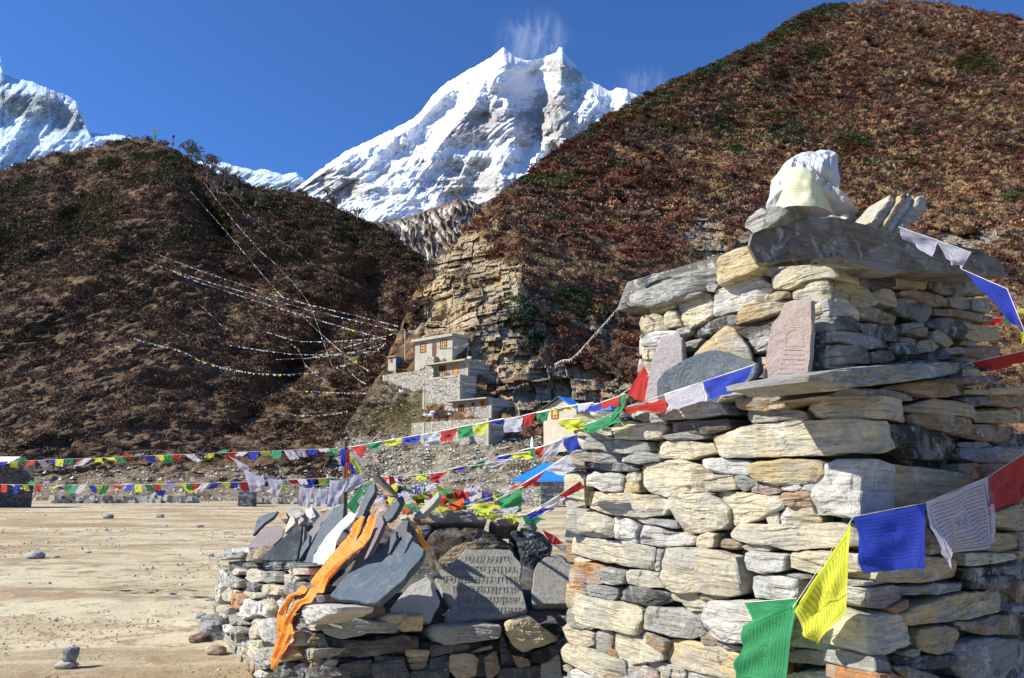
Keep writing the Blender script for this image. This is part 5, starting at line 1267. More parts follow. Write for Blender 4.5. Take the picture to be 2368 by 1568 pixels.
ribbon('orange_scarf', 'right orange silk scarf hanging over the wall corner', pth([(1375, 305, 1435, 300, .08, 0), (1330, 380, 1420, 410, .08, 0), (1290, 450, 1400, 500, .08, 0), (1250, 520, 1340, 580, .08, 0), (1180, 620, 1250, 630, .08, 0), (1090, 720, 1130, 740, .08, 0), (1000, 800, 1040, 820, .07, 0), (920, 870, 985, 930, .05, 0), (830, 930, 900, 960, .10, 1), (780, 1020, 830, 1030, .10, 1), (740, 1110, 790, 1110, .10, 1), (720, 1200, 800, 1200, .10, 1), (680, 1300, 750, 1330, .10, 1), (620, 1390, 700, 1400, .10, 1), (620, 1480, 650, 1490, .10, 1)]), M['orange_scarf'], bl, n=130, sd=5)
def fq(x, y): return ((1500 + x / 2.0553) / 1.7305, (1950 + y / 2.0553) / 1.7305)
# post that carries the far end of the flag strings
g = Geo(); PB = at(800, 1030, 10.0); tube(g, [(PB[0], PB[1], 0), (PB[0] + .02, PB[1], .8), (PB[0] - .01, PB[1], PB[2] + .05)], [.045, .04, .03], 8); post = thing('flag_post', g, M['wood'], 'rough wooden post behind the prayer wall where flag strings meet', 'wooden post')
g = Geo(); fr = SL(-.05, 62)
single('wooden_board', 'dark weathered board leaning behind the slates', 'board', SL(-.12, 70), 'l 440,457 470,462 560,560 650,662 600,670 500,552', ZC, 0, .05, 'wood_dark', None, flat=True) if M.setdefault('wood_dark', mat_plain('dark_wood', (.05, .04, .035), .8, .35, 25)) else 0
single('wooden_board', 'brown split board beside the dark weathered board', 'board', SL(-.10, 70), 'y 478,542 520,562 642,672 560,667', ZC, 0, .06, 'wood', None, flat=True)
# ================================================================== prayer flags
WORDS = dict(b='blue', w='white', r='red', g='green', y='yellow', o='orange')
def flag_geo(q, sag=.03, sd=0, nu=16, nv=14, curl=1.0):
    """q: world corners TL,TR,BR,BL"""
    q = [np.asarray(p, float) for p in q]; U, V = np.meshgrid(np.linspace(0, 1, nu), np.linspace(0, 1, nv))
    P = (q[0] * ((1 - U) * (1 - V))[..., None] + q[1] * (U * (1 - V))[..., None] + q[2] * (U * V)[..., None] + q[3] * ((1 - U) * V)[..., None])
    n = np.cross(q[1] - q[0], q[3] - q[0]) + np.cross(q[2] - q[1], q[0] - q[1]) * 0; n = n / (np.linalg.norm(n) + 1e-9)
    size = max(np.linalg.norm(q[2] - q[0]), np.linalg.norm(q[1] - q[3]))
    w = (np.sin(U * 7 + V * 4 + sd) * .5 + np.sin(U * 13 - V * 5 + sd * 2.1) * .3 + ridged(np.stack([U * 3 + V * 2, V * 3, U * 0 + sd * .37], -1), 2, sd + 4) * .5 + noise(np.stack([U * 4, V * 3, U * 0 + sd * 1.7], -1), sd)) * .05 * size * curl * (.25 + .75 * V)
    P = P + n * w[..., None]
    e = fbm(np.stack([U * 6, V * 6, U * 0 + sd], -1), 2, sd) * size * .018; P = P + (q[3] - q[0]) / size * (e * V)[..., None]
    P[..., 2] -= sag * size * (4 * U * (1 - U)) * (1 - V) * .3
    g = Geo(); g.add(P.reshape(-1, 3), grid_faces(nv, nu), (.8, .8, .8), np.stack([U, 1 - V], -1).reshape(-1, 2)); return g
def string(name, label, flags, cordpts, cat='prayer flags', group='prayer flag strings', rad=.0013):
    """flags: (colour, [4 world corners]); cordpts: world points"""
    cp = np.asarray(cordpts, float); r = root(name, cp.mean(0), label, cat, group)
    g = Geo(); tube(g, cp, rad, 5); part('cord', g, M['cord'], r)
    for i, (k, q) in enumerate(flags):
        part('flag', flag_geo(q, sd=i * 3 + len(label)), M['flag_' + k], r, smooth=True, label=WORDS[k] + ' flag')
    return r
def tr(txt, dep, fr=None, off=0.0, sc=None):
    out = []
    for i, ln in enumerate(txt.strip().splitlines()):
        t = ln.split(); pts = np.array([[float(a) for a in w.split(',')] for w in t[1:5]])
        if sc: pts = np.stack([(sc[0] + pts[:, 0] / sc[2]) / 1.7305, (sc[1] + pts[:, 1] / sc[2]) / 1.7305], 1)
        if fr is not None: q = [fr.hit(x, y, off + .02 * math.sin(x * .13)) for x, y in pts]
        else: q = [at(x, y, dep(x) + (0.04 if j > 1 else 0)) if dep(x) is not None else FLED.hit(x, y, .11 + .02 * (j > 1)) for j, (x, y) in enumerate(pts)]
        out.append((t[0], [np.array(a) for a in q]))
    return out
def cord_from(fl, extra_a=None, extra_b=None):
    pts = []
    for k, q in fl: pts += [q[0], q[1]]
    if extra_a is not None: pts = [extra_a] + pts
    if extra_b is not None: pts = pts + [extra_b]
    return pts
FLED = Frame(C0, -l_, -r_)
# A: big flags across the corner of the shrine
FRO = Frame(C0 + FR.n * .10, r_, -l_)
fa = tr('''
r 1925,455 2330,190 2320,640 1925,800
w 1360,692 1915,465 1965,1042 1500,1290
b 712,822 1350,700 1400,1285 800,1335
''', None, FRO, .06, (3100, 1700, 2.24))
knot = FRO.hit(1970, 1200, .06)
fb = tr('y 700,-30 735,-5 672,838 300,1120', None, Frame(C0, -l_, -r_), .16, (3100, 2100, 2.3775))
fl_ = Frame(C0, -l_, -r_)
def FLp(pts, off, sc=None):
    return [fl_.hit((sc[0] + x / sc[2]) / 1.7305 if sc else x, (sc[1] + y / sc[2]) / 1.7305 if sc else y, off) for x, y in pts]
def kite(A, B, C, D): return [A, B, C, D]
yq = FLp([(712, -20), (672, 838), (380, 1145), (175, 840)], .15, (3100, 2100, 2.3775))
g1 = FLp([(1722, 1393), (1842, 1383), (1826, 1425), (1748, 1458)], .13)
g2 = FLp([(1840, 1386), (1812, 1590), (1700, 1572), (1712, 1448)], .15)
rq = FLp([(1712, 1564), (1800, 1572), (1775, 1640), (1700, 1620)], .13)
fla = [fa[0], fa[1], fa[2], ('y', yq), ('g', g1), ('g', g2), ('r', rq)]
string('prayer_flag_string', 'large red, white and blue flags across the shrine corner, yellow and green ones hanging below', fla,
       [fa[0][1][1], fa[0][1][0], fa[1][1][1], fa[1][1][0], fa[2][1][1], fa[2][1][0], knot, yq[3] + [0, 0, .02], g1[1], g1[0]])
# B: from the roof to the upper right
fbt = tr('''
w 2076,524 2168,556 2158,590 2086,552
w 2162,554 2245,584 2220,622 2185,598
b 2222,622 2328,668 2372,775 2335,745
y 2372,775 2480,860 2460,930 2380,880
''', lambda x: 3.1 - (x - 2080) * .0012)
string('prayer_flag_string', 'white and blue flags flying off the right end of the shrine roof', fbt, cord_from(fbt))
fct = tr('''
y 2345,716 2400,708 2395,722 2345,728
g 2322,730 2346,735 2338,747 2320,749
r 2280,737 2322,732 2318,750 2272,754
''', lambda x: 6.5)
string('prayer_flag_string', 'tiny yellow, green and red flags seen right of the upper wall', fct, cord_from(fct))
fct = tr('''
r 2245,838 2300,826 2300,856 2262,852
r 2300,826 2390,806 2380,836 2300,856
''', lambda x: 3.5)
string('prayer_flag_string', 'torn shiny red flags blowing off the right end of the ledge', fct, cord_from(fct, at(2190, 862, 3.55)))
fct = tr('y 2360,770 2372,765 2374,795 2361,795', lambda x: 5.0); string('prayer_flag_string', 'sliver of yellow flag at the right edge under the blue one', fct, cord_from(fct))
# D: from the carved tablets down to the post
kn = at(800, 1034, 10.0)
def ledge(q, off=.05):
    return q
def dD(x): # straight line in space between the shrine and the post
    if x > 1330: return None
    s = np.clip((1330 - x) / (1330 - 800.), 0, 1); return 1 / ((1 - s) / 4.25 + s / 10.0)
fd = tr('''
b 1625,882 1742,845 1706,905 1640,925
w 1535,911 1625,885 1632,926 1545,948
r 1433,945 1533,922 1545,945 1442,952
g 1345,985 1432,950 1434,976 1350,1005
y 1290,970 1346,966 1352,990 1302,1001
''', dD)
string('prayer_flag_string', 'blue, white, red, green and yellow flags tied to the carved tablets on the ledge', fd, cord_from(fd, FLED.hit(1746, 842, .11)))
fd = tr('''
r 1490,843 1500,868 1488,930 1447,912
g 1434,913 1447,910 1440,948 1408,978
r 1388,930 1434,916 1430,936 1392,946
b 1350,944 1388,932 1392,948 1356,954
w 1335,936 1372,930 1352,950 1336,952
y 1275,944 1335,936 1320,946 1280,950
g 1240,955 1275,945 1262,973 1243,978
r 1207,961 1238,954 1225,985 1210,990
w 1165,972 1207,962 1205,998 1166,1000
b 1130,974 1166,967 1158,985 1140,980
y 1093,983 1128,975 1122,1005 1098,1003
g 1057,989 1091,981 1090,1010 1056,1015
r 1016,997 1055,990 1052,1017 1016,1023
w 975,1005 1014,998 1013,1029 976,1031
b 931,1012 971,1005 968,1023 932,1026
y 887,1019 929,1013 926,1031 890,1028
g 846,1027 885,1019 878,1041 846,1037
r 808,1034 845,1028 836,1060 822,1048
''', dD)
string('prayer_flag_string', 'longest string of square flags, running from the shrine ledge down to the wooden post', fd, cord_from(fd, FLED.hit(1492, 840, .11), kn), rad=.002)
fd = tr('''
b 786,1040 800,1036 803,1080 788,1078
r 800,1040 808,1038 808,1085 802,1095
w 804,1042 815,1046 835,1085 822,1080
y 806,1050 816,1052 842,1098 828,1095
b 806,1075 814,1072 824,1100 812,1095
o 800,1070 806,1070 804,1105 798,1105
w 815,1040 830,1052 838,1082 826,1074
''', lambda x: 9.9 - (x - 786) * .003)
string('prayer_flag_string', 'bunch of flags hanging straight down from the wooden post', fd, [kn, kn + [0, -.02, -.05], kn + [.03, -.03, -.3]])
# E: lower string from the shrine side to the heap
def dE(x): s = np.clip((1335 - x) / (1335 - 870.), 0, 1); return 1 / ((1 - s) / 3.9 + s / 7.6)
fe = tr('''
b 1300,1012 1332,1005 1342,1040 1308,1046
w 1262,1030 1302,1012 1285,1055 1250,1060
r 1236,1038 1262,1030 1250,1058 1238,1056
g 1200,1042 1235,1033 1240,1066 1222,1046
y 1183,1049 1225,1044 1236,1058 1192,1063
b 1150,1055 1182,1049 1180,1060 1146,1063
w 1118,1065 1186,1062 1152,1080 1128,1079
g 1085,1078 1132,1056 1118,1076 1088,1088
b 1036,1086 1082,1076 1070,1088 1045,1091
y 1035,1085 1055,1080 1050,1088 1032,1092
r 992,1096 1036,1090 1010,1116 996,1112
y 945,1100 990,1095 985,1110 955,1109
b 910,1102 950,1092 930,1101 914,1106
w 893,1110 918,1106 935,1125 905,1126
r 884,1102 906,1102 911,1131 887,1121
''', dE)
string('prayer_flag_string', 'string of crowded flags from the shrine side down to the top of the heap', fe, cord_from(fe, at(1345, 1000, 3.95)))
def dF(x): s = np.clip((1335 - x) / (1335 - 1075.), 0, 1); return 1 / ((1 - s) / 3.7 + s / 5.8)
ff = tr('''
w 1262,1087 1312,1052 1326,1080 1300,1102
r 1203,1122 1262,1087 1240,1115 1205,1134
g 1140,1160 1210,1124 1195,1171 1150,1179
y 1075,1170 1139,1160 1130,1200 1112,1190
''', dF)
string('prayer_flag_string', 'white, red, green and yellow flags sagging to the orange roll', ff, cord_from(ff, at(1335, 1040, 3.75)))
ff = tr('''
r 1290,1146 1340,1112 1352,1128 1302,1152
w 1240,1182 1290,1146 1310,1152 1262,1187
b 1215,1190 1255,1172 1277,1180 1226,1201
y 1170,1192 1215,1190 1200,1200 1172,1197
''', dF)
string('prayer_flag_string', 'short string with red, frayed white and blue flags low against the shrine', ff, cord_from(ff, at(1352, 1105, 3.75), at(1150, 1188, 5.7)))
ff = tr('''
r 1252,1224 1282,1238 1303,1258 1275,1260
w 1275,1260 1304,1259 1328,1280 1318,1286
''', lambda x: 4.6)
string('prayer_flag_string', 'faded red and white flag pair draped from the black boulder to the shrine', ff, cord_from(ff, at(1240, 1215, 5.2)))
ff = tr('''
g 1205,1190 1245,1195 1262,1203 1216,1215
y 1120,1180 1160,1190 1140,1205 1118,1198
''', lambda x: 5.7)
string('prayer_flag_string', 'green and yellow flags lying on the heap beside the pink flat stone', ff, cord_from(ff))
# flags heaped on top of the slates
ff = tr('''
y 1010,1122 1066,1146 1048,1157 1015,1150
r 978,1140 1020,1146 1044,1166 1008,1165
b 890,1146 935,1130 965,1142 920,1154
y 950,1148 985,1142 985,1160 958,1160
g 960,1155 1000,1152 995,1165 962,1166
r 845,1140 880,1142 878,1160 850,1152
w 878,1145 925,1135 905,1165 882,1160
g 800,1170 830,1130 845,1140 820,1190
r 898,1100 930,1108 926,1140 902,1136
w 1085,1140 1130,1138 1120,1160 1082,1165
r 1108,1148 1140,1145 1130,1162 1098,1163
b 1060,1150 1090,1146 1090,1160 1062,1160
w 1130,1140 1160,1142 1150,1155 1128,1156
g 1050,1157 1082,1158 1076,1168 1050,1166
''', lambda x: 7.0)
string('prayer_flag_string', 'tangle of many coloured flags heaped along the top of the slates', ff, [at(800, 1150, 7.05), at(900, 1125, 7.05), at(1000, 1140, 7.05), at(1150, 1142, 7.05)])
ff = tr('''
w 535,1057 575,1078 570,1100 548,1078
w 562,1086 610,1104 612,1131 580,1139
w 618,1106 656,1112 642,1146 624,1140
w 692,1126 722,1129 716,1176 691,1170
w 722,1129 757,1131 750,1171 722,1170
w 762,1110 802,1112 786,1160 752,1186
w 792,1110 842,1094 832,1125 790,1141
''', lambda x: 9.6 - (x - 530) * .003)
string('prayer_flag_string', 'row of plain white flags blowing left of the wooden post', ff, [at(528, 1053, 10.4), at(562, 1084, 9.6), at(618, 1104, 9.5), at(700, 1126, 9.4), at(762, 1118, 9.2), at(842, 1094, 9.0)])
rsT = np.random.RandomState(12); tg = []
for i in range(78):
    x = rsT.uniform(835, 1190); y = 1128 + rsT.uniform(-14, 44) + (x - 865) * .03; w = rsT.uniform(14, 36); h = rsT.uniform(8, 22); a = rsT.uniform(-.5, .5); d_ = 7.2 - (y - 1120) * .016; dx, dy = w * math.cos(a), w * math.sin(a)
    tg.append((rsT.choice(list('wwwbrgyyo')), [at(x, y, d_), at(x + dx, y + dy, d_ + rsT.uniform(-.1, .1)), at(x + dx * .9 - dy * .3, y + dy + h, d_ - .1), at(x - dy * .3, y + h, d_ - .12)]))
string('prayer_flag_string', 'dense pile of crumpled flags behind the slates at the back of the heap', tg, [at(865, 1130, 7.2), at(1000, 1140, 7.1), at(1190, 1150, 6.9)])
# two long strings that run away to the left edge
def long_string(label, x0, y0, d0, x1, y1, d1, n, sd, seq='bwrgy', sz=.21, sag=0.0):
    rs = np.random.RandomState(sd); A = at(x0, y0, d0); B = at(x1, y1, d1); L = np.linalg.norm(B - A); u = (B - A) / L; fl = []; cp = [A]
    for i in range(n):
        s0 = (i + .08) / n; s1 = (i + .92) / n; z = lambda s: -sag * 4 * s * (1 - s)
        a = A + (B - A) * s0 + [0, 0, z(s0)]; b = A + (B - A) * s1 + [0, 0, z(s1)]; w = np.linalg.norm(b - a)
        h = sz * rs.uniform(.18, .6); lf = np.array([-rs.uniform(-.5, .6) * sz, rs.uniform(-.1, .2), -h])
        if rs.rand() < .25: lf[2] *= -.45
        fl.append((seq[(i + sd) % 5] if rs.rand() > .08 else rs.choice(list('wyrgb')), [a, b, b + lf * rs.uniform(.7, 1.1), a + lf])); cp += [a, b]
    cp.append(B); string('prayer_flag_string', label, fl, cp, rad=.002)
long_string('upper long string of fluttering flags from the post to the left edge', 788, 1036, 10, -60, 1070, 11.8, 36, 3)
long_string('lower long string of fluttering flags from the heap to the left edge', 780, 1104, 9.2, -60, 1118, 11.6, 44, 8, sag=.05)
for lb, qd in (('yellow flag dangling below the lower long string', ('y', [(630, 1112), (648, 1114), (664, 1136), (634, 1138)])), ('blue flag knotted under the lower long string', ('b', [(358, 1132), (385, 1134), (378, 1148), (366, 1146)])), ('single yellow flag hanging from the lower long string', ('y', [(362, 1112), (378, 1112), (384, 1131), (364, 1133)]))):
    k, pts = qd; q = [at(x, y, 10.6) for x, y in pts]; string('hanging_flag', lb, [(k, q)], [q[0], q[1]], 'flag', None)
# orange roll of cloth
ribbon('orange_scarf', 'rolled orange cloth lying along the top of the heap', [(905, 1160, 905, 1195, .0, 0), (930, 1162, 930, 1192, .0, 0), (960, 1164, 965, 1180, 0, 0), (1010, 1167, 1012, 1178, 0, 0), (1040, 1166, 1042, 1178, 0, 0), (1074, 1166, 1074, 1180, 0, 0)], M['gold_scarf'], lambda k: Frame(at(1000, 1170, 6.6), np.array([1, 0, 0]), np.array([0, -1, 0])), n=60, sd=9, fold=.03)
g = Geo(); tube(g, [at(x, y, 4.9) for x, y in ((965, 1222), (975, 1250), (985, 1262), (990, 1272))], [.012, .018, .02, .008], 7, (.7, .5, .1)); thing('yellow_rag', g, M['gold_scarf'], 'twist of yellow cloth on the corner of the largest blue slate', 'rag')
# ------------------------------------------------------------------ houses on the knoll
def mat_rubble(name, c1, c2, sx=3.2, mortar=.012, mc=(.10, .09, .075)):
    m, nt, b = new_mat(name); tc = N(nt, 'ShaderNodeTexCoord').outputs['Object']
    sp = N(nt, 'ShaderNodeSeparateXYZ'); nt.links.new(tc, sp.inputs[0])
    ad = N(nt, 'ShaderNodeMath', operation='MULTIPLY_ADD'); nt.links.new(sp.outputs[1], ad.inputs[0]); ad.inputs[1].default_value = -.8; nt.links.new(sp.outputs[0], ad.inputs[2])
    cb = N(nt, 'ShaderNodeCombineXYZ'); nt.links.new(ad.outputs[0], cb.inputs[0]); nt.links.new(sp.outputs[2], cb.inputs[1])
    dn = nse(nt, tc, 1.7, 3); wv = N(nt, 'ShaderNodeVectorMath', operation='ADD'); nt.links.new(cb.outputs[0], wv.inputs[0])
    sc_ = N(nt, 'ShaderNodeVectorMath', operation='SCALE'); nz = N(nt, 'ShaderNodeTexNoise', i_Scale=3.0); nt.links.new(tc, nz.inputs['Vector']); nt.links.new(nz.outputs['Color'], sc_.inputs[0]); sc_.inputs['Scale'].default_value = .12; nt.links.new(sc_.outputs[0], wv.inputs[1])
    br = N(nt, 'ShaderNodeTexVoronoi', i_Scale=sx); br.feature = 'F1'; mp = mapping(nt, wv.outputs[0], (1, 1.9, 1)); nt.links.new(mp, br.inputs['Vector'])
    b2 = N(nt, 'ShaderNodeTexVoronoi', i_Scale=sx); b2.feature = 'DISTANCE_TO_EDGE'; nt.links.new(mp, b2.inputs['Vector'])
    s2_ = N(nt, 'ShaderNodeSeparateXYZ'); nt.links.new(br.outputs['Color'], s2_.inputs[0])
    c = mix(nt, s2_.outputs[0], c1, c2); c = mix(nt, 1.0, c, ramp(nt, nse(nt, tc, 6, 5), [(.3, .75), (.7, 1.2)]), 'MULTIPLY')
    ed = ramp(nt, b2.outputs['Distance'], [(.0, 1), (.07, 0)]); c = mix(nt, ed, c, mc); nt.links.new(c, b.inputs['Base Color'])
    h = ramp(nt, b2.outputs['Distance'], [(0, 0), (.12, 1)]); bump(nt, b, h, .8, .06); return m
M['rubble'] = mat_rubble('rubble_masonry', (.30, .27, .21), (.58, .54, .44)); M['block'] = mat_rubble('block_masonry', (.30, .285, .24), (.48, .455, .39), 4.2, mc=(.16, .15, .13))
M['concrete'] = mat_plain('concrete', (.40, .365, .29), .85, .14, 3, .2, .02); M['plaster'] = mat_plain('plaster', (.50, .44, .32), .9, .14, 2, .2, .02)
M['brown_paint'] = mat_plain('brown_paint', (.13, .05, .03), .6, .2, 8); M['timber'] = mat_plain('timber', (.42, .19, .06), .6, .2, 8); M['blue_paint'] = mat_plain('blue_paint', (.03, .11, .30), .6, .1, 3)
M['tarp'] = mat_plain('blue_tarp', (.02, .20, .72), .5, .12, 2, .3, .03); M['dark_gap'] = mat_plain('dark_gap', (.012, .012, .012)); M['yellow_board'] = mat_plain('yellow_board', (.50, .36, .12))
M['red_paint'] = mat_plain('red_paint', (.45, .07, .04)); M['slate_roof'] = mat_plain('roof_slate', (.09, .095, .10), .8, .3, 3, .4, .03)
M['sack'] = mat_plain('sack', (.72, .73, .72), .7, .12, 6, .3, .03)
lb = unit([-.756, .655, 0]); rb = unit([.655, .756, 0])
ZD = (1400, 1250, 2.8514)
def zp(x, y, z=ZD): return ((z[0] + x / z[2]) / 1.7305, (z[1] + y / z[2]) / 1.7305)
class Bld:
    """a building whose near vertical edge stands at picture column x; e along its front to the left, r along its side to the right"""
    def __init__(s, x, yb, yt, d, xl, xr, z=ZD, l=lb, r=rb):
        a = zp(x, yb, z); b = zp(x, yt, z); s.A = np.array(at(*a, d)); s.h = float(at(*b, d)[2]) - s.A[2]; s.l = l; s.r = r; s.z = z
        s.F = Frame(s.A, -l, -r); s.R = Frame(s.A, r, -l)
        q = zp(xl, (yb + yt) / 2, z); s.w = -float(s.F.uv(*q)[0]); q = zp(xr, (yb + yt) / 2, z); s.d = float(s.R.uv(*q)[0])
    def body(s, g, col=(.5, .5, .5), h0=0.0, h1=None, m=0, grow=0):
        c = s.A + s.l * s.w / 2 + s.r * s.d / 2; box(g, (c[0], c[1], s.A[2] + h0), s.l, s.r, (s.w + grow * 2, s.d + grow * 2, (s.h if h1 is None else h1) - h0), col, m)
    def px(s, x0, y0, x1, y1, fr=None):
        fr = fr or s.F; a = fr.uv(*zp(x0, (y0 + y1) / 2, s.z)); b = fr.uv(*zp(x1, (y0 + y1) / 2, s.z)); c = fr.uv(*zp((x0 + x1) / 2, y0, s.z)); d = fr.uv(*zp((x0 + x1) / 2, y1, s.z))
        return a[0], b[0], d[1], c[1]      # u0,u1,v0,v1
    def panel(s, g, u0, u1, v0, v1, out, th, fr=None):
        fr = fr or s.F; c = fr.O + fr.e * (u0 + u1) / 2 + fr.n * (out - th / 2); box(g, (c[0], c[1], fr.O[2] + v0), fr.e, fr.n, (abs(u1 - u0), th, v1 - v0)); return g
def window(bd, parent, rect, frame='timber', pane='dark_gap', bars=(2, 2), fr=None, name='window'):
    u0, u1, v0, v1 = bd.px(*rect, fr) if len(rect) == 4 else rect
    if u0 > u1: u0, u1 = u1, u0
    t = .09; g = Geo()
    for a, b, c, d in ((u0, u1, v1 - t, v1), (u0, u1, v0, v0 + t), (u0, u0 + t, v0 + t, v1 - t), (u1 - t, u1, v0 + t, v1 - t)): bd.panel(g, a, b, c, d, .06, .16, fr)
    for i in range(1, bars[0]): x = u0 + (u1 - u0) * i / bars[0]; bd.panel(g, x - .03, x + .03, v0 + t, v1 - t, .045, .06, fr)
    for i in range(1, bars[1]): y = v0 + (v1 - v0) * i / bars[1]; bd.panel(g, u0 + t, u1 - t, y - .03, y + .03, .04, .05, fr)
    w = part(name, g, M[frame], parent); g = Geo(); bd.panel(g, u0 + t, u1 - t, v0 + t, v1 - t, .012, .03, fr); part('pane', g, M[pane], w)
def door(bd, parent, rect, mat, fr=None, frame=None):
    u0, u1, v0, v1 = bd.px(*rect, fr)
    if u0 > u1: u0, u1 = u1, u0
    v0 = max(v0, 0.02); g = Geo(); bd.panel(g, u0, u1, v0, v1, .03, .06, fr); d = part('door', g, M[mat], parent); g = Geo(); bd.panel(g, u0 + .1, u0 + .18, v0 + .9, v0 + 1.0, .07, .04, fr); part('handle', g, M['dark_gap'], d)
    if frame:
        g = Geo(); bd.panel(g, u0 - .09, u1 + .09, v1, v1 + .09, .06, .1, fr); bd.panel(g, u0 - .09, u0, v0, v1, .06, .1, fr); bd.panel(g, u1, u1 + .09, v0, v1, .06, .1, fr); part('door_frame', g, M[frame], d)
def dter(x, y, z=ZD): p = zp(x, y, z); return float(rdepth(p[0], p[1]))
def roofslab(bd, parent, over, th, mat='concrete', tilt=0):
    g = Geo(); c = bd.A + bd.l * bd.w / 2 + bd.r * (bd.d / 2 - .15); box(g, (c[0], c[1], bd.A[2] + bd.h), bd.l, bd.r, (bd.w + over * 2, bd.d + over * 1.6, th)); return part('roof', g, M[mat], parent)
d1 = dter(1165, 590) - 1.2
B1 = Bld(1165, 590, 275, d1, 742, 1345); h1 = root('house', B1.A, 'topmost concrete house with brown window frames, under the cliff overhang', 'house', 'houses on the knoll')
g = Geo(); B1.body(g, h0=-3); part('wall', g, M['concrete'], h1); roofslab(B1, h1, .35, .34)
g = Geo(); cc = B1.A + B1.l * (B1.w - 1.0) + B1.r * .8; tube(g, [(cc[0], cc[1], B1.A[2] + B1.h + .3), (cc[0], cc[1], B1.A[2] + B1.h + .75), (cc[0], cc[1], B1.A[2] + B1.h + .9)], [.38, .38, .12], 14); part('water_tank', g, M['concrete'], h1)
window(B1, h1, (803, 355, 868, 458), 'brown_paint', 'yellow_board', (3, 3)); window(B1, h1, (1030, 312, 1105, 415), 'brown_paint', 'yellow_board', (3, 3)); door(B1, h1, (938, 350, 985, 500), 'brown_paint')
d2 = dter(1345, 745) - 2.4
B2 = Bld(1345, 745, 555, d2, 955, 1592); h2 = root('house', B2.A, 'middle house of pale blocks with orange door, standing on a tall masonry base', 'house', 'houses on the knoll')
g = Geo(); B2.body(g, h0=-1.5); part('wall', g, M['block'], h2)
g = Geo(); B2.panel(g, -.28, 0.02, -1.5, B2.h - .01, .03, .3); B2.panel(g, -B2.w - .02, -B2.w + .22, -1.5, B2.h - .01, .03, .3); part('pillar', g, M['concrete'], h2)
g = Geo(); c = B2.A + B2.l * (B2.w / 2 + .35) + B2.r * 1.0; box(g, (c[0], c[1], B2.A[2] + B2.h), B2.l, B2.r, (B2.w + 1.2, 3.6, .16)); part('roof', g, M['concrete'], h2)
window(B2, h2, (1012, 600, 1102, 692), 'timber', 'dark_gap', (3, 1)); door(B2, h2, (1172, 588, 1228, 715), 'timber', frame='timber')
d2b = dter(1250, 985) - 2.6
B2b = Bld(1252, 985, 708, min(d2b, d2 - 1.4), 836, 1440); pl = root('masonry_base', B2b.A, 'tall rubble masonry base framed by concrete pillars under the middle house', 'retaining wall')
g = Geo(); B2b.body(g, h0=-2); part('wall', g, M['rubble'], pl)
for u in ((-.3, .03), (-B2b.w - .03, -B2b.w + .27)):
    g = Geo(); B2b.panel(g, u[0], u[1], -2, B2b.h + .01, .05, .34); part('pillar', g, M['concrete'], pl)
g = Geo(); B2b.panel(g, -B2b.w + .27, -.3, B2b.h - .22, B2b.h + .01, .045, .3); part('beam', g, M['concrete'], pl)
d3 = dter(1610, 1190) - 1.6
B3_ = Bld(1612, 1190, 985, d3, 1172, 1862); h3 = root('house', B3_.A, 'lowest block house with three orange window frames and ragged flat roof', 'house', 'houses on the knoll')
g = Geo(); B3_.body(g, h0=-1.5); part('wall', g, M['block'], h3)
for u in ((-.28, .03), (-B3_.w - .03, -B3_.w + .22)):
    g = Geo(); B3_.panel(g, u[0], u[1], -1, B3_.h, .04, .3); part('pillar', g, M['concrete'], h3)
g = Geo(); c = B3_.A + B3_.l * (B3_.w / 2 + .45) + B3_.r * 1.0; box(g, (c[0], c[1], B3_.A[2] + B3_.h), B3_.l, B3_.r, (B3_.w + .7, 3.4, .13)); part('roof', g, M['concrete'], h3)
window(B3_, h3, (1232, 1040, 1312, 1150), 'timber', 'dark_gap', (3, 1)); window(B3_, h3, (1382, 1022, 1432, 1072), 'timber', 'dark_gap', (1, 1)); window(B3_, h3, (1486, 998, 1545, 1088), 'timber', 'dark_gap', (3, 1))
door(B3_, h3, (1355, 1070, 1378, 1190), 'timber')
d4 = min(dter(1572, 1480) - 1.5, d3 - 3.0)
B4 = Bld(1572, 1490, 1205, d4, 700, 1800); pw = root('retaining_wall', B4.A, 'long pale retaining wall with concrete posts below the lowest house', 'retaining wall')
g = Geo(); B4.body(g, h0=-1.5); part('wall', g, M['rubble'], pw)
for x in (1572, 1150, 838):
    u = B4.px(x - 14, 1250, x + 12, 1400); g = Geo(); B4.panel(g, u[0], u[1], -1.5, B4.h + .02, .05, .3); part('pillar', g, M['concrete'], pw)
dO = dter(520, 630) - 1.0
BO = Bld(520, 632, 505, dO, 436, 640, ZD); oh = root('outhouse', BO.A, 'tiny whitewashed outhouse with a blue metal door beside the topmost house', 'outhouse')
g = Geo(); BO.body(g, h0=-1.2); part('wall', g, M['concrete'], oh); roofslab(BO, oh, .12, .10); window(BO, oh, (460, 512, 486, 570), 'timber', 'dark_gap', (1, 2)); door(BO, oh, (528, 508, 590, 625), 'blue_paint', BO.R)
dT = min(dter(940, 800) - 1.6, dO - 1.3)
BT = Bld(948, 800, 640, dT, 372, 1000); tw = thing('terrace_wall', (lambda g: (BT.body(g, h0=-2.5), g)[1])(Geo()), M['rubble'], 'rough dry stone terrace wall under the outhouse and the topmost house', 'retaining wall')
BT2 = Bld(955, 640, 500, dT + 1.6, 860, 1015); thing('stone_steps', (lambda g: (BT2.body(g, h0=-1.5), g)[1])(Geo()), M['rubble'], 'stone stair block in front of the topmost house', 'steps')
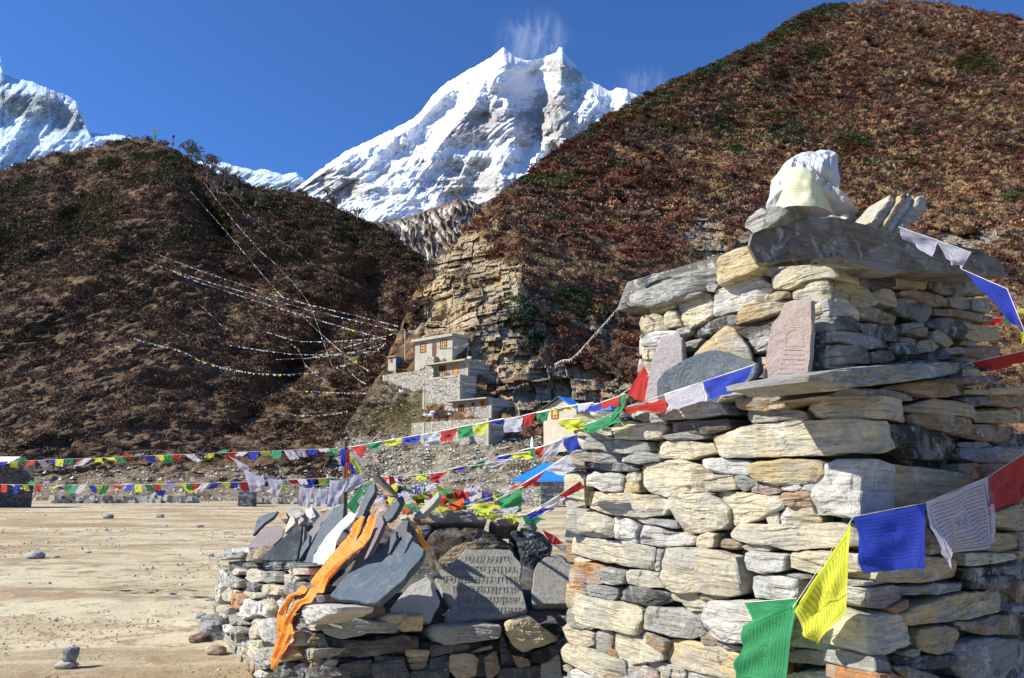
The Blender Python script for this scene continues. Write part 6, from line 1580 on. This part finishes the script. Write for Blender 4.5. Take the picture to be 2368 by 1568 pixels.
# flag pole, sacks, planks
p = zp(628, 500); P0 = at(*p, dO + .4); P1 = at(*zp(628, 210), dO + .4); fp = root('flag_pole', P0, 'flag pole with a long vertical flag next to the blue outhouse door', 'flag pole')
g = Geo(); tube(g, [P0 - [0, 0, 1], P1], .05, 6); part('pole', g, M['cord'], fp)
for k, y0, y1 in (('w', 215, 290), ('r', 290, 318), ('g', 318, 360), ('y', 360, 392)):
    q = [at(*zp(a, b), dO + .4) for a, b in ((634, y0), (634, y1), (598 if y0 > 280 else 612, y1 + 4), (600 if y0 > 280 else 622, y0 + 6))]; part('flag', flag_geo(q, 0, y0), M['flag_' + k], fp, True, WORDS[k] + ' panel')
def zstring(label, pts, d, n, sd, z=ZD, size=.3, dtab=None):
    P = np.array([at(*zp(x, y, z), (dd if dtab else d)) for (x, y), dd in zip(pts, dtab or [d] * len(pts))]); hill_string(label, P, n, sd, size)
def hill_string(label, P, n, sd, size=.22, cols='wbwrwgyw', name='prayer_flag_string', gaps=0.0):
    rs = np.random.RandomState(sd); Q = polyline(P, n * 3 + 1); g = Geo(); tube(g, Q[::3], .008, 3, (.45, .43, .4))
    for i in range(n):
        if rs.rand() < gaps + .12: continue
        a, b = Q[i * 3], Q[i * 3 + 2]; h = size * rs.uniform(.3, 1.0); dn = np.array([rs.uniform(-.4, .4) * h, rs.uniform(-.3, .3) * h, -h])
        c = np.array(FC[cols[rs.randint(len(cols))]]) * .72
        g.add([a, b, b + dn, a + dn], [(0, 1, 2, 3)], tuple(c))
    return thing(name, g, M['tiny_flags'], label, 'prayer flags', 'prayer flag strings')
M['tiny_flags'] = mat_vcol('tiny_flags', .15, 4)
zstring('little flags strung across the front of the topmost house', [(975, 385), (1010, 398), (1060, 408), (1130, 405), (1190, 390), (1260, 385), (1320, 362), (1352, 345)], d1 - .8, 16, 3)
zstring('bundle of little flags at the right corner of the topmost house', [(1350, 340), (1345, 420), (1335, 480)], d1 - .4, 9, 4)
zstring('faded little flags along the rock behind the lowest house', [(1800 + i * 22, 830 + 24 * math.sin(i * .5)) for i in range(12)], dter(1900, 830) - 2.5, 26, 5)
def sack(label, x, y, s, col=(.7, .72, .74), z=ZD, d=None):
    P0 = at(*zp(x, y, z), (d4 + 1.0) if d is None else d); n, m_ = 10, 14; T, H = np.meshgrid(np.linspace(0, math.pi, n), np.linspace(0, 2 * math.pi, m_), indexing='ij')
    V = np.stack([np.sin(T) * np.cos(H), np.sin(T) * np.sin(H) * .8, np.cos(T) * .8], -1); sd = int(x); h = 1 + .3 * noise(V * 1.9 + sd, sd)[..., None]; h[:, -1] = h[:, 0]; g = Geo(); g.add((V * h * s * [.8, .8, .6]).reshape(-1, 3) + P0, grid_faces(n, m_), col); thing('sack', g, M['sack'], label, 'sack')
sack('pale blue sack at the left end of the retaining wall top', 866, 1172, .32); sack('white sack between the blue sack and the planks', 925, 1175, .36); sack('upright yellowish white sack behind the other two', 938, 1140, .36); sack('small white sack right of the planks', 1140, 1160, .26)
sack('white tarpaulin bundle lying on the grassy slope', 590, 905, .42, d=dter(590, 925) - .6); sack('grey white tarpaulin heap on the roof of the middle house', 1365, 520, .36, d=d2 + .4)
g = Geo()
for i in range(7):
    a = zp(955 + i * 18, 1205); b = zp(990 + i * 19, 1118 + (i % 3) * 6); P0 = at(*a, d4 + .7); P1 = at(*b, d4 + 1.4); tube(g, [P0, P1], .09, 4)
thing('planks', g, M['wood'], 'dark planks leaning together beside the white sacks', 'planks')
g = Geo(); 
for x0, y0, x1, y1 in ((1310, 1175, 1350, 1065), (1350, 1065, 1420, 1180), (1320, 1120, 1435, 1090), (1400, 1180, 1430, 1075)): tube(g, [at(*zp(x0, y0), d3 - .9), at(*zp(x1, y1), d3 - .9)], .035, 4)
thing('trestle', g, M['wood'], 'spindly wooden trestle in front of the lowest house', 'trestle')
# yellow house and the low huts
ZE = (1950, 1450, 2.6127)
dY = 72.0
BY = Bld(932, 700, 465, dY, 585, 1010, ZE); hy = root('house', BY.A, 'yellow plastered house with a red window and blue covered roof', 'house', 'houses on the knoll')
g = Geo(); BY.body(g, h0=-2); u = -BY.w * .47
v = [BY.F.O + BY.F.e * a + Z3 * b + BY.r * c for c in (0, BY.d) for a, b in ((0, BY.h), (-BY.w, BY.h), (u, BY.h + .95))]; g.add(v, [(0, 1, 2), (3, 5, 4)], (.5, .5, .5)); part('wall', g, M['plaster'], hy)
for s_, mt_ in ((1, 'tarp'), (-1, 'slate_roof')):
    g = Geo(); x0 = .35 if s_ > 0 else -BY.w - .5; z0 = BY.h - .28 * 1; base = [BY.F.O + BY.F.e * u + Z3 * (BY.h + .99) - BY.r * .35, BY.F.O + BY.F.e * u + Z3 * (BY.h + .99) + BY.r * (BY.d + .3), BY.F.O + BY.F.e * x0 + Z3 * z0 + BY.r * (BY.d + .3), BY.F.O + BY.F.e * x0 + Z3 * z0 - BY.r * .35]
    g.add([*base, *[p_ + Z3 * .09 for p_ in base]], [(0, 1, 2, 3), (7, 6, 5, 4), (0, 3, 7, 4), (3, 2, 6, 7), (2, 1, 5, 6), (1, 0, 4, 5)]); part('roof', g, M[mt_], hy)
window(BY, hy, (668, 492, 742, 590), 'red_paint', 'yellow_board', (2, 3))
dq = 70.0; BYb = Bld(1295, 560, 500, dq, 1075, 1420, ZE); ht = root('hut', BYb.A, 'hut beside the yellow house covered with a bright blue sheet', 'hut')
g = Geo(); BYb.body(g, h0=-2); part('wall', g, M['rubble'], ht); g = Geo(); c = BYb.A + BYb.l * BYb.w / 2 + BYb.r * BYb.d / 2; box(g, (c[0], c[1], BYb.A[2] + BYb.h), BYb.l, BYb.r, (BYb.w + .5, BYb.d + .5, .5), taper=.6); part('roof', g, M['tarp'], ht)
dh = 50.0
BH = Bld(785, 1440, 1250, dh, 385, 1062, ZE, unit([-.95, .31, 0]), unit([.5, .87, 0])); hh = root('hut', BH.A, 'low stone hut with a sloping blue roof at the edge of the field', 'hut')
g = Geo(); BH.body(g, h0=-.6); part('wall', g, M['rubble'], hh)
g = Geo(); A_ = BH.A; top = BH.h; v0 = A_ + Z3 * (top + .02) - BH.r * .4 - BH.l * .2; v1 = v0 + BH.l * (BH.w + .7); v2 = v1 + BH.r * 2.9 + Z3 * 1.15 - BH.l * .8; v3 = v0 + BH.r * 2.9 + Z3 * 1.15; b = [v0, v1, v2, v3]; g.add([*b, *[p_ + Z3 * .07 for p_ in b]], [(0, 1, 2, 3), (7, 6, 5, 4), (0, 3, 7, 4), (3, 2, 6, 7), (2, 1, 5, 6), (1, 0, 4, 5)]); part('roof', g, M['tarp'], hh)
window(BH, hh, (645, 1275, 690, 1320), 'timber', 'dark_gap', (1, 1)); door(BH, hh, (510, 1255, 560, 1400), 'red_paint')
BW = Bld(560, 1470, 1300, dh - 3.2, 300, 640, ZE, unit([-.95, .31, 0]), unit([.5, .87, 0])); thing('yard_wall', (lambda g: (BW.body(g, h0=-.5), g)[1])(Geo()), M['rubble'], 'dry stone yard wall in front of the low stone hut', 'stone wall')
def marker(label, x, y0, y1, d): g = Geo(); tube(g, [at(x, y0, d), at(x + 2, y0 * .5 + y1 * .5, d), at(x, y1, d)], [.06, .22, .1], 8); thing('white_marker', g, M['sack'], label, 'cloth')
marker('white cloth hanging on the bank below the yellow house', 1230, 1010, 1045, 68)
# building at the far left, low wall and cairn
dl = 46.0
BLh = Bld(222, 512, 165, dl, -600, 245, (0, 1750, 1.8215), unit([-.98, .2, 0]), unit([.3, .95, 0])); hl = root('stone_building', BLh.A, 'dark dry stone building with a pale sheet roof edge, cut off by the left edge', 'building')
g = Geo(); BLh.body(g, h0=-.3); part('wall', g, M['rubble_dark'], hl) if M.setdefault('rubble_dark', mat_rubble('dark_rubble', (.06, .058, .05), (.17, .16, .135), 4.0, mc=(.02, .02, .02))) else 0
g = Geo(); q0 = at(-200, 1068, dl - .6); q1 = at(22, 1072, dl - .6); q2 = at(48, 1058, dl + 1.5); b = [q0, q1, q2, q0 + Z3 * .3 + [0, 2, 0]]; g.add([*b, *[p_ + Z3 * .06 for p_ in b]], [(0, 1, 2, 3), (7, 6, 5, 4), (0, 3, 7, 4), (3, 2, 6, 7), (2, 1, 5, 6), (1, 0, 4, 5)]); part('roof', g, M['sack'], hl)
def rubble_row(name, label, cat, x0, x1, yb, d, hgt, n, sd, tones='wcgdw', wob=.25, layers=2):
    rs = np.random.RandomState(sd); g = Geo(); A = at(x0, yb, d); B = at(x1, yb, d); A[2] = B[2] = 0
    for L_ in range(layers):
        for i in range(n):
            s = (i + rs.rand() * .6) / n; c = A + (B - A) * s + [0, rs.uniform(-.25, .25), 0]; w = hgt / layers * rs.uniform(.8, 1.5); e = unit([1, rs.uniform(-.3, .3), 0]); nn = np.array([-e[1], e[0], 0])
            box(g, (c[0], c[1], L_ * hgt / layers * .85 - .05), e, nn, (w * rs.uniform(1, 2), w * 1.2, w), tone(rs.choice(list(tones))), taper=rs.uniform(.6, .9))
    return thing(name, g, M['stone'], label, cat)
rubble_row('low_wall', 'low white stone wall along the far side of the field', 'stone wall', 128, 455, 1154, 54, .5, 110, 1)
rubble_row('stone_bank', 'line of tumbled rocks at the foot of the hill by the cairn', 'stones', 590, 790, 1150, 52, .4, 90, 2, 'wcgc')
cp = at(571, 1166, 47); cp[2] = 0; cn = root('cairn', cp, 'small square dark stone cairn with flags on top, across the field', 'cairn'); g = Geo(); rs = np.random.RandomState(3)
for L_ in range(9):
    for sx in (-1, 0, 1):
        for sy in (-1, 1): box(g, (cp[0] + sx * .27 + rs.uniform(-.03, .03), cp[1] + sy * .2, L_ * .105), (1, 0, 0), (0, 1, 0), (.3, .42, .10), tone('d' if rs.rand() < .7 else 'g'), taper=rs.uniform(.9, 1))
part('stones', g, M['stone'], cn); g = Geo(); tube(g, [cp + [0, 0, .9], cp + [.02, 0, 1.9]], .04, 6); part('pole', g, M['wood'], cn)
g = Geo()
for i in range(16): P0 = cp + [rs.uniform(-.4, .4), -.1, .95 + rs.uniform(0, .15)]; g.add([P0, P0 + [.2, 0, .03], P0 + [.22, 0, -.1], P0 + [.02, 0, -.12]], [(0, 1, 2, 3)], FC['bwrgy'[i % 5]])
part('rags', g, M['tiny_flags'], cn)
# ------------------------------------------------------------------ hill strings
ZH = (500, 700, 1.5682); ZH2 = (0, 600, 1.2059)
def hdep(px, py):
    """distance of the left hill at a picture point"""
    PX, PY, P, up = HL; i = int(np.argmin(np.abs(PX[0] - px))); j = int(np.argmin(np.abs(PY[:, i] - py))); return float(P[j, i, 1])
def hs(label, pts, n, sd, dep=None, z=ZH, size=.15, lift=3.0, gaps=0.3, cols='wwwbwwrwgwyww'):
    p2 = [zp(x, y, z) for x, y in pts]; pp = polyline(p2, 24)
    if dep is None: D = [hdep(*p) - lift for p in pp]; D = np.minimum(np.array(D), np.convolve(np.pad(D, 3, 'edge'), np.ones(7) / 7, 'valid'))
    else: D = np.linspace(dep[0], dep[1], 24)
    P = np.array([at(p[0], p[1], d) for p, d in zip(pp, D)]); hill_string(label, P, n, sd, size, cols, gaps=gaps)
dk = 84.0
hs('topmost of the long strings sloping down to the knoll', [(190, 492), (400, 575), (800, 712), (1150, 812), (1480, 890), (1715, 948)], 150, 1, (118, dk))
hs('second long string, just below the topmost one', [(100, 530), (300, 600), (570, 685), (900, 775), (1150, 845), (1450, 915), (1710, 978)], 150, 2, (116, dk))
hs('third long string crossing under the two longest ones', [(300, 605), (450, 668), (760, 770), (1000, 845), (1130, 885), (1400, 965), (1640, 1030)], 95, 3, (115, dk), gaps=.25)
hs('steep string on the left, starting at the hill shoulder', [(415, 105), (480, 180), (630, 350), (740, 480), (850, 610), (930, 705), (1000, 775)], 90, 4, (175, 112))
hs('steep string right of the first, down past the crossing', [(490, 40), (550, 125), (700, 310), (850, 480), (930, 545), (1040, 660), (1135, 775), (1180, 860), (1215, 960), (1265, 1110), (1300, 1200)], 120, 5, (180, 100))
hs('upper steep string beside the leafless trees', [(600, 75), (700, 185), (800, 275), (910, 360), (1000, 430), (1085, 480), (1165, 575)], 60, 6, None, gaps=.35)
hs('short string under the leafless trees', [(640, 120), (730, 230), (850, 340)], 30, 7, None, gaps=.2)
hs('short high string near the ridge saddle', [(840, 180), (910, 205), (1000, 245)], 22, 8, None)
hs('yellow sagging string high on the right of the hill', [(1245, 445), (1330, 480), (1420, 495), (1520, 490), (1610, 478)], 36, 9, None, cols='yyowyr', gaps=.3)
hs('tiny string of yellow flags left of the sagging one', [(920, 440), (1040, 415), (1150, 400)], 22, 10, None, cols='ywwy', gaps=.3)
hs('zigzag string on the middle left slope', [(415, 778), (470, 815), (500, 840), (560, 900), (600, 940), (645, 970)], 40, 11, None)
hs('long string drooping across the lower slope', [(50, 1022), (150, 1055), (290, 1085), (380, 1110), (440, 1155), (600, 1205), (800, 1243), (1000, 1253), (1150, 1245), (1300, 1215), (1450, 1165), (1560, 1110), (1640, 1050)], 150, 12, (105, dk), size=.26, cols='wwwwyg')
hs('string from mid slope bending towards the knoll', [(890, 985), (1000, 1020), (1090, 1045), (1300, 1045), (1500, 1030), (1640, 1012)], 80, 13, (104, dk))
hs('nearly level string below the bending one', [(660, 1068), (830, 1095), (1050, 1125), (1250, 1128), (1430, 1115), (1600, 1105)], 80, 14, (102, dk))
hs('short level string crossing the steep one', [(950, 1158), (1150, 1150), (1350, 1125), (1500, 1095), (1635, 1052)], 80, 15, (101, dk))
hs('rising string that meets the knoll near its top', [(1150, 1150), (1300, 1105), (1450, 1060), (1600, 1018), (1700, 990)], 56, 16, (99, dk))
hs('string falling from the crossing to the lower right', [(1115, 885), (1200, 970), (1320, 1075), (1420, 1165), (1530, 1228)], 56, 17, (100, dk))
hs('tangled string dropping to the foot of the steep one', [(1040, 1060), (1085, 1090), (1130, 1190), (1200, 1255), (1255, 1285)], 40, 18, (99, 94))
hs('knot of flags where the lower strings end', [(1270, 1230), (1250, 1290), (1235, 1330), (1200, 1350)], 24, 19, (95, 93), size=.45)
hs('level white string low on the slope', [(1130, 1355), (1250, 1362), (1400, 1368), (1515, 1368)], 40, 20, (91, 83))
hs('lowest sagging string by the foot of the knoll', [(940, 1490), (1000, 1498), (1080, 1508), (1200, 1508), (1300, 1500), (1400, 1480)], 40, 21, (86, 80))
hs('short string left of the knoll edge', [(1395, 1212), (1450, 1275), (1515, 1312)], 20, 22, (92, dk))
hs('faint string on the far right of the hill', [(1490, 650), (1530, 700), (1590, 750), (1600, 830), (1590, 890)], 30, 23, None, gaps=.3)
hs('small string far out on the left slope', [(-100, 1060), (-60, 1075), (0, 1085), (50, 1115)], 18, 24, None, gaps=.3)
# the string from the roof slab down to the cliff
P = [at(1447, 690, 3.95)]; Q = at(1300, 832, 80.0); pp = []
for s in np.linspace(0, 1, 30): q = P[0] * (1 - s) + Q * s; pp.append(q)
pr = [(1447, 690), (1425, 716), (1400, 745), (1370, 778), (1340, 812), (1318, 832), (1300, 832), (1282, 842)]; dd = 1 / np.linspace(1 / 3.95, 1 / 60.0, 8) ** 1.0
pr2 = polyline(pr, 40); DD = np.interp(np.linspace(0, 1, 40), np.linspace(0, 1, 8), dd)
P = np.array([at(a, b, d) for (a, b), d in zip(pr2, DD)]); g = Geo(); tube(g, P, np.clip(DD * .0005, .0015, .03), 5, (.45, .43, .36)); rs = np.random.RandomState(2)
for i in range(39):
    for k in range(2):
        a = P[i] * (1 - k * .5) + P[i + 1] * k * .5; b_ = a + (P[i + 1] - P[i]) * .3; s = DD[i] * .0019; dn = np.array([s * rs.uniform(-1, 1), 0, -s * 1.3]); g.add([a, b_, b_ + dn, a + dn], [(0, 1, 2, 3)], tuple(np.array(FC['wwbwwr'[rs.randint(6)]]) * .6))
thing('prayer_flag_string', g, M['tiny_flags'], 'old faded string running from the shrine roof slab down to the cliff', 'prayer flags', 'prayer flag strings')
def rs_(label, pts, n, sd, off=2.0, size=.34, cols='wbwwgw'):
    pp = polyline(pts, 16); P = np.array([at(a, b, float(rdepth(a, b)) - off) for a, b in pp]); hill_string(label, P, n, sd, size, cols)
rs_('upper faded string on the rocks right of the cliff', [(1190, 720), (1215, 700), (1250, 675), (1280, 658)], 26, 31); rs_('lower faded string on the rocks right of the cliff', [(1195, 735), (1230, 708), (1260, 690), (1290, 672)], 26, 32)
rs_('string of little white flags down the cliff face', [(1090, 775), (1085, 800), (1078, 830), (1080, 860)], 18, 33); rs_('white flags tangled on the cliff ledge', [(1085, 770), (1110, 765), (1140, 758), (1165, 745)], 22, 34)
rs_('short white string at the far right behind the shrine roof', [(2320, 474), (2345, 478), (2380, 480)], 10, 35, cols='w')
# ------------------------------------------------------------------ leafless trees on the ridge, summit poles
def bare_tree(label, px, py, h, sd, spread=1.0, d=None, group='leafless trees along the ridge'):
    rs = np.random.RandomState(sd); dd = hdep(px, py + 10) - 2.5 if d is None else d; P0 = at(px, py, dd); rt = root('leafless_tree', P0, label, 'tree', group); gt = Geo(); gc = Geo()
    def grow(p, v, L, r, k):
        q = p + v * L; m = (p + q) / 2 + rs.normal(0, L * .06, 3); tube(gt if k == 0 else gc, [p, m, q], [r, r * .85, r * .65], 4 if k < 2 else 3, (.17, .145, .125))
        if k >= 4: return
        for i in range(rs.randint(3, 5)):
            w = unit(v + rs.normal(0, .55 * spread, 3) + [0, 0, .12]); grow(m * .4 + q * .6 if i else q, w, L * rs.uniform(.6, .82), r * .72, k + 1)
    for j in range(2): grow(P0 - [0, 0, .3], unit([rs.uniform(-.5, .5), rs.uniform(-.3, .3), 1]), h * .27, h * .03, 0)
    part('trunk', gt, M['bark'], rt); part('crown', gc, M['bark'], rt, kind=None)
M['bark'] = mat_vcol('bark', .2, 3)
for i, (lb_, x, y, h) in enumerate((('leftmost leafless tree, standing against the sky on the ridge', 432, 364, 4.6), ('second leafless tree along the ridge', 452, 372, 4.4), ('third leafless tree, lower right of the second', 473, 388, 4.6), ('fourth leafless tree of the ridge group', 492, 398, 4.2),
        ('leafless tree leaning below the ridge group', 478, 420, 4.4), ('broad leafless tree in front of the far icy ridge', 518, 432, 5.2), ('leafless tree at the right of the ridge group', 545, 440, 4.8), ('dark leafless shrub tree under the right end of the group', 560, 468, 4.2), ('wide low leafless tree on the slope under the ridge', 590, 478, 4.0), ('leafless tree between the ridge group and the pointed top', 505, 450, 4.2), ('leafless tree over the saddle against the snow', 752, 468, 5.4), ('thin leafless tree right of the saddle one', 778, 484, 4.6), ('last leafless tree low on the right end of the ridge', 826, 508, 4.4))):
    bare_tree(lb_, x, y - 4, h * (1.6 if i < 10 else 1.25), 10 + i, 1.2)
dp = hdep(357, 322)
for lb_, x, y0, y1, ks in (('tall pole with pale flags on the pointed hilltop', 357, 324, 296, 'wyg'), ('dark flagged pole right of the hilltop pole', 398, 342, 312, 'bwr')):
    P0 = at(x, y0 + 4, dp); P1 = at(x, y1, dp); rt = root('summit_pole', P0, lb_, 'flag pole', 'poles on the hilltop'); g = Geo(); tube(g, [P0, P1], .07, 5, (.5, .5, .45)); part('pole', g, M['tiny_flags'], rt); H_ = P1[2] - P0[2]
    for i, k in enumerate(ks): q = [P1 + [.1, 0, -H_ * .25 * i], P1 + [.8, .1, -H_ * .25 * i - .1], P1 + [.7, .1, -H_ * .25 * (i + 1)], P1 + [.1, 0, -H_ * .25 * (i + 1)]]; part('flag', flag_geo(q, 0, i), M['flag_' + k], rt, True)
hs('dark sagging string between the two hilltop poles', [(358, 306), (372, 315), (398, 336)], 12, 41, (dp - .2, dp - .2), z=(0, 0, 1 / 1.7305), cols='gbr', size=.3)
hs('pair of twigs with flags standing on the slope', [(820, 300), (835, 260), (840, 300), (862, 262)], 10, 42, None)

# snow blown off the summits
def plume(name, label, x0, y0, x1, y1, d, dens):
    A = at(x0, y1, d); B = at(x1, y0, d); c = (A + B) / 2; rx = (B[0] - A[0]) / 2; rz = (B[2] - A[2]) / 2; T, H = np.meshgrid(np.linspace(0, math.pi, 14), np.linspace(0, 2 * math.pi, 24), indexing='ij')
    V = np.stack([np.sin(T) * np.cos(-H) * rx, np.sin(T) * np.sin(-H) * rx * .5, np.cos(T) * rz], -1).reshape(-1, 3) + c; g = Geo(); g.add(V, grid_faces(14, 24))
    m = bpy.data.materials.new(name); m.use_nodes = True; nt = m.node_tree; nt.nodes.remove(nt.nodes['Principled BSDF']); v = N(nt, 'ShaderNodeVolumePrincipled'); v.inputs['Color'].default_value = (.95, .97, 1, 1); v.inputs['Anisotropy'].default_value = .2
    tc = N(nt, 'ShaderNodeTexCoord'); w = nse(nt, mapping(nt, tc.outputs['Object'], (1, 1, .35)), 6.0 / (2 * rx), 6, .65, 1.2); gr = N(nt, 'ShaderNodeTexGradient'); gr.gradient_type = 'QUADRATIC_SPHERE'
    nt.links.new(mapping(nt, tc.outputs['Object'], (1 / rx, 2 / rx, 1 / rz)), gr.inputs['Vector'])
    a_ = N(nt, 'ShaderNodeMath', operation='MULTIPLY'); nt.links.new(ramp(nt, w, [(.47, 0), (.75, 1)]), a_.inputs[0]); nt.links.new(gr.outputs['Fac'], a_.inputs[1]); b_ = N(nt, 'ShaderNodeMath', operation='MULTIPLY'); nt.links.new(a_.outputs[0], b_.inputs[0]); b_.inputs[1].default_value = dens
    nt.links.new(b_.outputs[0], v.inputs['Density']); nt.links.new(v.outputs[0], nt.nodes['Material Output'].inputs['Volume'])
    v0 = np.concatenate(g.v); me = g.mesh(name, m, c, True); o = bpy.data.objects.new(name, me); o.location = c; COL.objects.link(o); tag(o, label, None, None, 'stuff')
plume('snow_plume', 'wispy snow blown up from between the two summits', 1125, 5, 1340, 190, 8300, .014)
plume('snow_plume', 'faint blown snow over the right shoulder of the mountain', 1405, 140, 1560, 250, 8300, .010)
